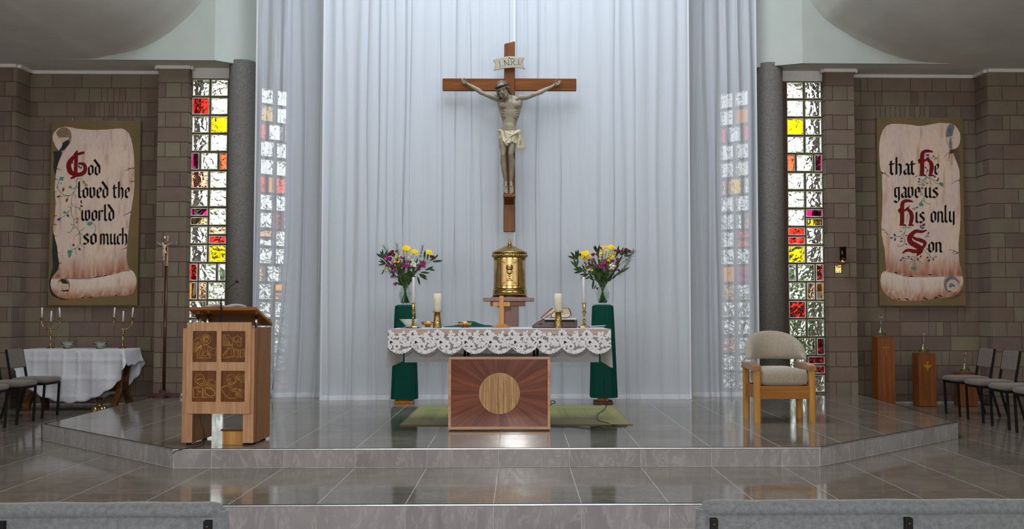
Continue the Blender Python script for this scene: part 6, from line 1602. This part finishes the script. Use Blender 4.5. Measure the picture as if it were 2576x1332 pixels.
def parchcol(roll_top, roll_bot, cx, flip):
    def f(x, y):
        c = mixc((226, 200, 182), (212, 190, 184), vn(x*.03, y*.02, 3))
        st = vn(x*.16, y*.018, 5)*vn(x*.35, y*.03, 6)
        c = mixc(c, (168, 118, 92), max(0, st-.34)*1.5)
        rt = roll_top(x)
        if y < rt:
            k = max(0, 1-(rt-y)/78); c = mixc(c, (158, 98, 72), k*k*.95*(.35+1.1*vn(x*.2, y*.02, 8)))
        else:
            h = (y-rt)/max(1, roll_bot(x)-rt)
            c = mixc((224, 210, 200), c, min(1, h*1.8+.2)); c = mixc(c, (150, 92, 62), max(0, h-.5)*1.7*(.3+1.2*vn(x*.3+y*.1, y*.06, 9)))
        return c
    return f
def vines(t, mk, stems, leaves, berries, w=1.5):
    mb = MB(); f = mk(3)
    for P in stems: ribbon(mb, cat2(P, 6), w, f)
    mb.build('painted_vine', 'vine', t)
    groups = {}
    for x, y, a, L, wd, m in leaves+berries: groups.setdefault(m, []).append((x, y, a, L, wd))
    for m, ls in groups.items():
        mb = MB()
        for q_, (x, y, a, L, wd) in enumerate(ls):
            a = radians(a); pts = []
            for i in range(10):
                q = i/10*2*pi; r = (L/2*cos(q), wd/2*sin(q)*(1-.35*cos(q))); pts.append((x+r[0]*cos(a)-r[1]*sin(a), y+r[0]*sin(a)+r[1]*cos(a)))
            ngon(mb, list(reversed(pts)), mk((4 if m != 'tanp' else 3.5)+.03*(q_ % 12)))
        mb.build('painted_berries' if m in ('redp', 'bluep', 'tanp') else 'painted_leaves', m, t)['kind'] = 'stuff'
def cracks(t, mk, P):
    mb = MB(); f = mk(3)
    for c in P: ribbon(mb, c, [2.2]+[1.2]*(len(c)-2)+[.5], f)
    mb.build('painted_cracks', 'crackp', t)
def caps(t, mk, ribs, name):
    mb = MB(); f = mk(4)
    for k_, (P, wd) in enumerate(ribs): ribbon(mb, cat2(P, 5), [w_+1.1 for w_ in lw_(wd, len(P), 5)], mk(4+.1*k_))
    mb.build(name+'_outline', 'ink', t)
    mb = MB(); f = mk(5)
    for k_, (P, wd) in enumerate(ribs): ribbon(mb, cat2(P, 5), lw_(wd, len(P), 5), mk(5+.1*k_))
    mb.build(name, 'redp', t)
def lw_(wd, n, s):
    out = []
    for i in range(n-1):
        for k_ in range(s): out.append(wd[i]+(wd[i+1]-wd[i])*k_/s)
    return out+[wd[-1]]

bL, mkL = banner(120, 304.5, 354, 769, 'painted parchment scroll banner on the left wall reading God loved the world so much')
outL = A1([(240, 163), (300, 155), (370, 165), (440, 180), (560, 193), (700, 200), (850, 192), (960, 182), (1040, 178), (1090, 195), (1140, 240), (1170, 310), (1190, 400), (1205, 500), (1215, 620), (1217, 720), (1215, 850), (1216, 940), (1205, 1080), (1185, 1200), (1170, 1290)])+A2([(1160, 80), (1145, 180), (1135, 280), (1125, 400), (1115, 500), (1112, 600), (1115, 690), (1140, 760), (1165, 800), (1195, 812), (1222, 850), (1240, 900), (1246, 960), (1236, 1030), (1215, 1090), (1170, 1130), (1120, 1143), (1000, 1146), (880, 1150), (780, 1160), (650, 1172), (500, 1180), (380, 1188), (290, 1185), (200, 1160), (140, 1120), (105, 1060), (92, 1000), (95, 940), (120, 890), (150, 850), (190, 800), (205, 740), (205, 690), (190, 600), (185, 540), (180, 480), (155, 390), (135, 310), (128, 240), (135, 150), (150, 60)])+A1([(155, 1270), (160, 1180), (155, 1080), (148, 980), (155, 880), (165, 780), (180, 700), (205, 620), (240, 530), (250, 490), (200, 475), (160, 420), (125, 340), (118, 290), (140, 230), (190, 180)])
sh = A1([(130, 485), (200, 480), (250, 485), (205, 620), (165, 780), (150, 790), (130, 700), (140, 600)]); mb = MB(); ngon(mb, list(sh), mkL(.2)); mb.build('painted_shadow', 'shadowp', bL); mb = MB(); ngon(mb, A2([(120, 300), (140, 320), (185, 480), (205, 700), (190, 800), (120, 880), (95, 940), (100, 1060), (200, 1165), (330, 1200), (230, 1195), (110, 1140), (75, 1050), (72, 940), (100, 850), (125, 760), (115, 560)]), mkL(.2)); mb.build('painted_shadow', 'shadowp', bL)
rtL = lambda x: lerpc(A2([(80, 915), (275, 905), (430, 915), (660, 905), (830, 870), (960, 845), (1060, 815), (1165, 800), (1260, 830)]), x)
rbL = lambda x: lerpc(A2([(80, 1100), (290, 1185), (650, 1172), (1120, 1143), (1245, 1060)]), x)
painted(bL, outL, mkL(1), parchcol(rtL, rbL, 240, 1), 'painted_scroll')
mb = MB(); ngon(mb, A1([(240, 170), (300, 172), (345, 200), (365, 250), (366, 310), (350, 365), (300, 395), (255, 410), (250, 370), (235, 330), (205, 303), (185, 270), (165, 240), (195, 195)]), mkL(1.6)); mb.build('painted_curl_inside', 'brownp', bL)
mb = MB(); ngon(mb, A1([(205, 303), (260, 298), (345, 296), (330, 325), (290, 345), (258, 370), (245, 345), (228, 322)]), mkL(2.2)); ngon(mb, A2([(245, 985), (330, 980), (338, 1060), (262, 1068), (252, 1020)]), mkL(2.4)); mb.build('painted_curl_tongue', 'creamp', bL)
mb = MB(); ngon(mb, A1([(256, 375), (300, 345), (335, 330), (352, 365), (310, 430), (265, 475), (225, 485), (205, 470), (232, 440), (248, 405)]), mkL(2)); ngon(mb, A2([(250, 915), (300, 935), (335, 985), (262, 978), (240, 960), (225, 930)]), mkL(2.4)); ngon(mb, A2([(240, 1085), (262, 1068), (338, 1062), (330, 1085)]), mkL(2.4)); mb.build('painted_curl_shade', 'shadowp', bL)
mb = MB(); ngon(mb, A2(circ(265, 1000, 88, 28, 90)[:-1]), mkL(2)); mb.build('painted_roll_end', 'brownp', bL)
mb = MB(); ngon(mb, A2(circ(215, 1015, 42, 22, 62)[:-1]), mkL(2.3)); mb.build('painted_roll_core', 'creamp', bL)
mb = MB(); f = mkL(3)
ribbon(mb, cat2(A2([(275, 905), (430, 915), (560, 912), (660, 905), (830, 870), (960, 845), (1060, 815), (1160, 800)]), 5), 1.3, f); ribbon(mb, cat2(A2([(280, 905), (330, 940), (348, 1000), (335, 1080), (300, 1140)]), 5), 1.2, f); ribbon(mb, cat2(A1([(240, 165), (320, 175), (362, 230), (370, 300), (350, 380), (300, 440), (245, 525), (205, 620), (180, 700)]), 5), 1.1, f)
ribbon(mb, A2([(200, 1160), (290, 1184), (500, 1178), (780, 1158), (1120, 1142), (1200, 1110)]), 1.4, f)
mb.build('painted_contour', 'rust', bL)
mb = MB()
for a, b, c, d in ((660, 905, 760, 880), (790, 885, 865, 862), (500, 1172, 545, 1162), (600, 1170, 670, 1158), (950, 1143, 990, 1136)): ribbon(mb, A2([(a, b), ((a+c)/2, (b+d)/2), (c, d)]), [.6, 2.6, .6], mkL(3.2))
mb.build('painted_dark_marks', 'ink', bL)
caps(bL, mkL, [(A1([(548, 500), (500, 512), (450, 530), (395, 570), (345, 640), (338, 700), (365, 765), (425, 797), (490, 795), (545, 765), (558, 700), (530, 655), (462, 650)]), [4, 6, 5, 8, 11, 11.5, 11, 9, 9, 8.5, 8, 7, 3]), (A1([(440, 490), (437, 560), (432, 680), (430, 775)]), [5, 8, 8, 8]), (A1([(400, 548), (430, 515), (455, 472)]), [2, 6, 1]), (A1([(440, 795), (405, 830), (358, 850)]), [7, 6, 1.5])], 'red_initial')
for wd, x0, x1, ba, xh in (('od', 220, 254.5, 441.5, 26), ('loved', 195.5, 274.5, 499, 27.5), ('the', 283.5, 327, 499, 27.5), ('world', 203.5, 289.5, 556.5, 27.5), ('so', 208, 245, 616, 28), ('much', 250.5, 322.5, 616, 28)):
    mb = MB(); write(mb, wd, x0, x1, ba, xh, mkL(6)); mb.build('painted_word', 'ink', bL)
vines(bL, mkL, [A1(P) for P in ([(450, 820), (445, 900), (430, 980), (390, 1070), (372, 1150), (370, 1230), (375, 1300)], [(410, 1030), (340, 1080), (260, 1060), (200, 1000), (190, 940), (210, 880), (240, 855)], [(330, 1080), (260, 1085), (200, 1090)], [(350, 1070), (320, 1110), (310, 1150)], [(430, 960), (400, 990), (360, 975)], [(445, 870), (470, 850), (498, 860)], [(445, 890), (415, 880), (420, 865)], [(440, 940), (480, 1010), (525, 1020), (525, 1050)], [(550, 960), (575, 930), (540, 900)], [(375, 1180), (420, 1230), (490, 1240), (500, 1190)], [(370, 1240), (330, 1230), (345, 1210)], [(375, 1250), (310, 1310), (280, 1310)], [(215, 925), (235, 905), (240, 930)], [(175, 960), (190, 985)], [(400, 1050), (425, 1080), (430, 1115)])]+
 [A2(P) for P in ([(365, 0), (380, 60), (405, 120), (410, 190), (470, 270), (490, 350), (490, 430), (440, 500), (360, 530)], [(340, 10), (300, 60), (210, 115)], [(400, 130), (440, 110), (460, 150)], [(405, 190), (380, 260), (340, 298), (320, 285)], [(390, 230), (420, 240), (415, 215)], [(370, 170), (375, 195), (400, 190)], [(470, 290), (540, 340), (610, 345), (670, 310), (697, 250), (690, 200), (650, 165)], [(480, 280), (520, 255), (555, 230)], [(480, 310), (440, 330), (435, 350)], [(490, 420), (510, 470), (560, 498)], [(420, 500), (430, 560), (450, 590)])],
 [(A1([(240, 855)])[0]+(40, 11, 9, 'leafp')), (A1([(255, 845)])[0]+(-30, 10, 5, 'leafp')), (A1([(358, 965)])[0]+(30, 9, 7, 'leafp')), (A2([(615, 180)])[0]+(20, 12, 9, 'leafp')), (A2([(640, 165)])[0]+(80, 8, 5, 'leafp')), (A2([(352, 555)])[0]+(0, 14, 9, 'leafp')), (A2([(348, 600)])[0]+(100, 14, 8, 'leafp')), (A2([(285, 25)])[0]+(0, 8, 7, 'leafp'))],
 [(A1([(262, 1000)])[0]+(100, 12, 6.5, 'tanp')), (A1([(262, 1003)])[0]+(100, 8, 3.4, 'redp')), (A1([(200, 1092)])[0]+(-20, 11, 6.5, 'tanp')), (A1([(205, 1090)])[0]+(-20, 7, 3.4, 'redp')), (A1([(310, 1145)])[0]+(110, 12, 6, 'tanp')), (A1([(313, 1140)])[0]+(110, 8, 3.2, 'redp')), (A1([(540, 905)])[0]+(70, 13, 6, 'tanp')), (A1([(572, 938)])[0]+(0, 9, 6, 'tanp')), (A1([(505, 1165)])[0]+(80, 9, 4, 'redp')), (A1([(510, 1220)])[0]+(0, 7, 4, 'redp')), (A1([(485, 1260)])[0]+(60, 9, 6, 'tanp')), (A1([(390, 640)])[0]+(70, 6, 3, 'redp')), (A1([(475, 690)])[0]+(60, 8, 4, 'bluep')), (A1([(500, 705)])[0]+(-20, 8, 4, 'bluep')),
  (A2([(208, 118)])[0]+(-30, 11, 6, 'bluep')), (A2([(326, 70)])[0]+(70, 8, 5.5, 'bluep')), (A2([(455, 110)])[0]+(10, 7.5, 7, 'tanp')), (A2([(445, 160)])[0]+(60, 8, 6, 'tanp')), (A2([(400, 465)])[0]+(40, 8, 7, 'tanp')), (A2([(402, 466)])[0]+(40, 5, 4, 'redp')), (A2([(480, 518)])[0]+(50, 8.5, 7, 'tanp')), (A2([(484, 518)])[0]+(60, 6, 4, 'redp'))])
cracks(bL, mkL, [A1(P) for P in ([(1217, 710), (1160, 715), (1115, 705)], [(1160, 715), (1090, 750)], [(1216, 888), (1180, 885), (1150, 880)], [(1185, 888), (1160, 905)], [(172, 718), (210, 725), (250, 738)], [(155, 855), (180, 862), (205, 872)], [(150, 1030), (180, 1026)], [(150, 1195), (172, 1195)])]+[A2(P) for P in ([(1175, 15), (1110, 50), (1050, 75)], [(1113, 495), (1080, 515), (1030, 522)], [(140, 72), (195, 72)], [(130, 188), (188, 188)], [(140, 340), (185, 345)], [(190, 568), (210, 566)], [(205, 715), (255, 695)], [(200, 783), (220, 783)], [(175, 873), (215, 876)])])
MB().tube([(-.34, .02, 1.29), (-.335, .035, 1.35)], .002, 5).build('hanging_cord', 'whitewax', bL); MB().tube([(.255, .02, 1.29), (.25, .035, 1.35)], .002, 5).build('hanging_cord', 'whitewax', bL)

bR, mkR = banner(2213, 297, 2421, 770, 'painted parchment scroll banner on the right wall reading that He gave us His only Son')
outR = A3([(330, 142), (430, 145), (560, 155), (650, 172), (760, 165), (860, 145), (950, 130), (1040, 133), (1100, 138), (1150, 160), (1195, 210), (1225, 270), (1230, 340), (1220, 410), (1190, 460), (1150, 480), (1115, 485), (1140, 560), (1190, 680), (1215, 760), (1222, 850), (1215, 900), (1225, 980), (1225, 1120), (1232, 1250)])+A4([(1230, 40), (1225, 200), (1212, 330), (1205, 420), (1205, 540), (1215, 650), (1235, 740), (1252, 820), (1268, 920), (1262, 980), (1240, 1040), (1190, 1095), (1120, 1130), (1030, 1140), (900, 1150), (800, 1175), (700, 1188), (560, 1190), (420, 1185), (320, 1160), (250, 1120), (200, 1070), (170, 1000), (158, 920), (165, 840), (195, 790), (235, 785), (228, 700), (222, 600), (215, 500), (195, 400), (175, 300), (170, 220), (172, 120), (180, 20)])+A3([(185, 1250), (188, 1100), (180, 980), (180, 850), (165, 780), (150, 700), (143, 600), (140, 500), (145, 400), (160, 310), (190, 230), (240, 170), (290, 148)])
rtR = lambda x: lerpc(A4([(150, 800), (235, 785), (400, 830), (550, 860), (750, 865), (900, 858), (1040, 855), (1260, 850)]), x)
rbR = lambda x: lerpc(A4([(150, 1020), (250, 1120), (420, 1185), (700, 1188), (1030, 1140), (1250, 1030)]), x)
mb = MB(); ngon(mb, A3([(1115, 490), (1150, 485), (1200, 470), (1215, 560), (1220, 760), (1190, 680), (1140, 560)]), mkR(.2)); mb.build('painted_shadow', 'boardedge', bR); mb = MB(); ngon(mb, A4([(1040, 1145), (1190, 1098), (1245, 1040), (1300, 1050), (1240, 1110), (1120, 1165)]), mkR(.2)); mb.build('painted_shadow', 'boardedge', bR)
painted(bR, outR, mkR(1), parchcol(rtR, rbR, 2320, -1), 'painted_scroll')
mb = MB(); ngon(mb, A3([(1090, 150), (1130, 150), (1150, 180), (1140, 230), (1120, 310), (1040, 318), (1042, 260), (1060, 190)]), mkR(1.6)); mb.build('painted_curl_inside', 'greyp', bR); mb = MB(); ngon(mb, A3([(1085, 345), (1110, 330), (1110, 380), (1120, 480), (1090, 470), (1075, 420)]), mkR(1.8)); ngon(mb, A4(circ(1110, 965, 100, 26, 110)[:-1]), mkR(1.7)); mb.build('painted_curl_inside', 'greyp', bR)
mb = MB(); ngon(mb, A4(circ(1125, 985, 82, 24, 88)[:-1]), mkR(2.2)); mb.build('painted_roll_core', 'creamp', bR)
mb = MB(); ngon(mb, A4([(1075, 1000), (1080, 960), (1110, 945), (1150, 970), (1160, 1000), (1120, 990), (1100, 1010)]), mkR(2.6)); ngon(mb, A4([(1020, 905), (1060, 900), (1130, 870), (1080, 868), (1035, 890)]), mkR(2.6)); ngon(mb, A4([(1035, 1055), (1080, 1045), (1130, 1065), (1080, 1072)]), mkR(2.6)); mb.build('painted_curl_shade', 'greyp', bR)
mb = MB(); f = mkR(3)
ribbon(mb, cat2(A4([(240, 785), (400, 830), (550, 860), (750, 865), (900, 858), (1030, 855), (1010, 920), (1015, 990), (1040, 1060)]), 5), 1.2, f); ribbon(mb, cat2(A4([(1030, 870), (1100, 850), (1180, 880), (1215, 950)]), 5), 1.1, f); ribbon(mb, cat2(A3([(1095, 140), (1055, 190), (1038, 260), (1040, 330), (1060, 420), (1100, 480)]), 5), 1.1, f); ribbon(mb, A3([(1042, 322), (1150, 330)]), .8, f)
mb.build('painted_contour', 'rust', bR)
mb = MB()
for a, b, c, d in ((340, 800, 390, 812), (390, 1155, 425, 1170), (480, 1150, 550, 1180), (730, 1140, 790, 1175), (880, 1145, 930, 1135), (930, 1110, 1000, 1130), (800, 840, 850, 832), (540, 855, 600, 858)): ribbon(mb, A4([(a, b), ((a+c)/2, (b+d)/2), (c, d)]), [1, 3, .6], mkR(3.2))
mb.build('painted_dark_marks', 'ink', bR)
def uncial_h(dx, dy, hs=1):
    f = lambda P: A3([(x+dx, y+dy) for x, y in P])
    return [(f([(862, 520), (800, 508), (745, 515), (720, 550), (716, 640), (716, 760), (712, 820)]), [2, 6.5, 6.5, 9, 9.5, 9.5, 9.5]), (f([(742, 645), (790, 612), (810, 605)]), [3, 6, 4]), (f([(790, 625), (830, 660), (845, 720), (835, 790), (825, 825)]), [5, 8, 9.5, 8.5, 5]), (f([(680, 835), (720, 830), (770, 838)]), [2.5, 4, 2.5]), (f([(800, 838), (830, 832), (872, 838)]), [2.5, 4.5, 2]), (f([(700, 610), (675, 635), (690, 655), (668, 668)]), [3, 5, 4, 1])]
caps(bR, mkR, uncial_h(0, 0), 'red_initial'); caps(bR, mkR, uncial_h(-268, 667), 'red_initial')
caps(bR, mkR, [(A4([(778, 236), (710, 258), (640, 250), (590, 280), (548, 335), (565, 400), (630, 440), (690, 480), (690, 520), (650, 572)]), [1.5, 6, 7.5, 9, 11, 12, 12.5, 12, 12, 3]), (A4([(560, 300), (620, 350), (700, 375), (755, 410), (720, 480), (645, 585)]), [2, 6, 9, 7, 6, 1.5]), (A4([(660, 520), (600, 520), (540, 505), (490, 518), (450, 548)]), [8, 9, 6, 5, 1])], 'red_initial')
for wd, x0, x1, ba, xh in (('that', 2236, 2303, 440.5, 29), ('e', 2349, 2362, 440, 28), ('gave', 2247.5, 2314, 498.5, 28), ('us', 2324, 2361, 498.5, 27), ('is', 2301, 2327, 561.5, 28), ('only', 2339, 2402, 560.5, 29), ('on', 2333, 2370, 636, 27)):
    mb = MB(); write(mb, wd, x0, x1, ba, xh, mkR(6)); mb.build('painted_word', 'ink', bR)
vines(bR, mkR, [A3(P) for P in ([(770, 840), (765, 900), (720, 960), (700, 1040), (740, 1120), (745, 1190)], [(768, 860), (720, 900), (680, 890)], [(765, 870), (710, 930), (670, 920)], [(772, 850), (840, 880), (900, 905), (935, 880)], [(860, 890), (900, 940), (960, 945)], [(775, 860), (820, 880), (830, 950)], [(740, 640+0), (830, 610), (880, 580)], [(770, 730), (785, 770), (770, 810)], [(640, 840), (620, 860), (660, 830)], [(690, 1000), (700, 1100), (715, 1085)], [(745, 1170), (700, 1190), (735, 1140)], [(750, 1180), (790, 1215), (830, 1215)], [(580, 1290), (620, 1270), (660, 1262)], [(735, 940), (690, 960), (650, 950)])]+
 [A4(P) for P in ([(500, 180), (490, 260), (470, 320), (485, 380), (470, 430), (420, 455), (385, 450), (395, 430)], [(430, 210), (470, 195), (465, 215), (500, 190)], [(575, 205), (540, 195), (540, 215), (505, 190)], [(480, 270), (430, 315), (370, 325), (300, 340)], [(620, 590), (615, 650), (610, 720)], [(610, 590), (560, 600), (520, 620), (440, 610)], [(625, 595), (670, 615), (700, 590)], [(605, 640), (570, 660), (540, 700)], [(620, 640), (680, 655), (735, 690)], [(740, 490), (770, 540), (815, 570), (820, 640)], [(815, 570), (850, 610), (900, 595)], [(750, 335), (790, 300), (800, 275)], [(700, 220), (720, 190), (750, 165)], [(560, 0), (520, 40), (510, 120)])],
 [(A3([(975, 950)])[0]+(20, 11, 8, 'leafp')), (A3([(985, 970)])[0]+(60, 8, 5, 'leafp')), (A3([(705, 1225)])[0]+(20, 12, 10, 'leafp')), (A4([(610, 745)])[0]+(0, 17, 7, 'leafp')), (A4([(612, 765)])[0]+(90, 10, 5, 'leafp'))],
 [(A3([(780, 565)])[0]+(60, 6, 4, 'bluep')), (A3([(798, 565)])[0]+(120, 6, 4, 'bluep')), (A3([(870, 580)])[0]+(110, 8, 5, 'tanp')), (A3([(905, 603)])[0]+(30, 8, 5, 'tanp')), (A3([(885, 620)])[0]+(100, 6, 4, 'tanp')), (A3([(765, 730)])[0]+(60, 6, 3, 'redp')), (A3([(790, 770)])[0]+(-60, 6, 3, 'redp')), (A3([(680, 885)])[0]+(0, 5, 5, 'bluep')), (A3([(672, 920)])[0]+(0, 5, 4, 'bluep')), (A3([(885, 852)])[0]+(90, 6, 5, 'bluep')), (A3([(935, 880)])[0]+(-50, 7, 3.5, 'redp')), (A3([(920, 905)])[0]+(10, 6, 3.5, 'redp')), (A3([(785, 940)])[0]+(0, 8, 5, 'tanp')), (A3([(738, 965)])[0]+(-30, 7, 5, 'tanp')), (A3([(722, 1005)])[0]+(0, 5, 4, 'redp')), (A3([(682, 1052)])[0]+(-50, 6, 4, 'redp')), (A3([(540, 1250)])[0]+(-50, 7, 4, 'tanp')), (A3([(650, 1262)])[0]+(-10, 6, 3.5, 'bluep')), (A3([(610, 1285)])[0]+(60, 7, 4, 'tanp')),
  (A4([(738, 165)])[0]+(-35, 10, 5, 'redp')), (A4([(697, 190)])[0]+(70, 8, 4, 'bluep')), (A4([(728, 208)])[0]+(-30, 8, 4, 'bluep')), (A4([(350, 302)])[0]+(30, 8, 5, 'bluep')), (A4([(303, 342)])[0]+(10, 7, 4, 'bluep')), (A4([(352, 365)])[0]+(110, 8, 4.5, 'bluep')), (A4([(430, 252)])[0]+(0, 6, 4, 'tanp')), (A4([(442, 347)])[0]+(0, 5, 3.5, 'redp')), (A4([(438, 385)])[0]+(0, 6, 3.5, 'bluep')), (A4([(505, 425)])[0]+(0, 5, 3.5, 'bluep')), (A4([(505, 308)])[0]+(0, 5, 3, 'redp')), (A4([(800, 275)])[0]+(-60, 6, 3.5, 'redp')), (A4([(795, 318)])[0]+(10, 7, 4.5, 'tanp')), (A4([(435, 638)])[0]+(-30, 8, 4, 'bluep')), (A4([(460, 610)])[0]+(30, 6, 3.5, 'bluep')), (A4([(535, 592)])[0]+(10, 6, 4, 'bluep')), (A4([(575, 625)])[0]+(10, 6, 4, 'redp')), (A4([(660, 630)])[0]+(70, 7, 4, 'redp')), (A4([(700, 588)])[0]+(-50, 6, 4, 'redp')), (A4([(790, 603)])[0]+(-40, 6, 4, 'redp')), (A4([(806, 645)])[0]+(-60, 8, 5, 'bluep')), (A4([(866, 630)])[0]+(60, 6, 3.5, 'redp')), (A4([(900, 593)])[0]+(-40, 7, 5, 'tanp')), (A4([(785, 490)])[0]+(-50, 5, 3, 'redp'))])
cracks(bR, mkR, [A3(P) for P in ([(165, 785), (200, 805), (240, 790)], [(210, 805), (240, 830), (280, 855)], [(1105, 500), (1060, 540), (1005, 600)], [(1100, 510), (1080, 570), (1062, 650)], [(1222, 900), (1180, 905), (1110, 942)])]+[A4(P) for P in ([(172, 220), (200, 238), (235, 240)], [(225, 260), (265, 305)], [(1205, 545), (1150, 515), (1120, 498), (1070, 505)], [(1190, 545), (1130, 565)], [(1150, 520), (1110, 540)])])
mb = MB(); ngon(mb, A3([(1090, 480), (1140, 500), (1125, 540), (1085, 545)]), mkR(3.2)); ngon(mb, A3([(165, 785), (200, 800), (180, 830)]), mkR(3.2)); mb.build('painted_tear', 'crackp', bR)
for dx in (-.325, .42): MB().tube([(dx, .02, 1.31), (dx, .035, 1.345)], .003, 5).build('hanging_cord', 'whitewax', bR)
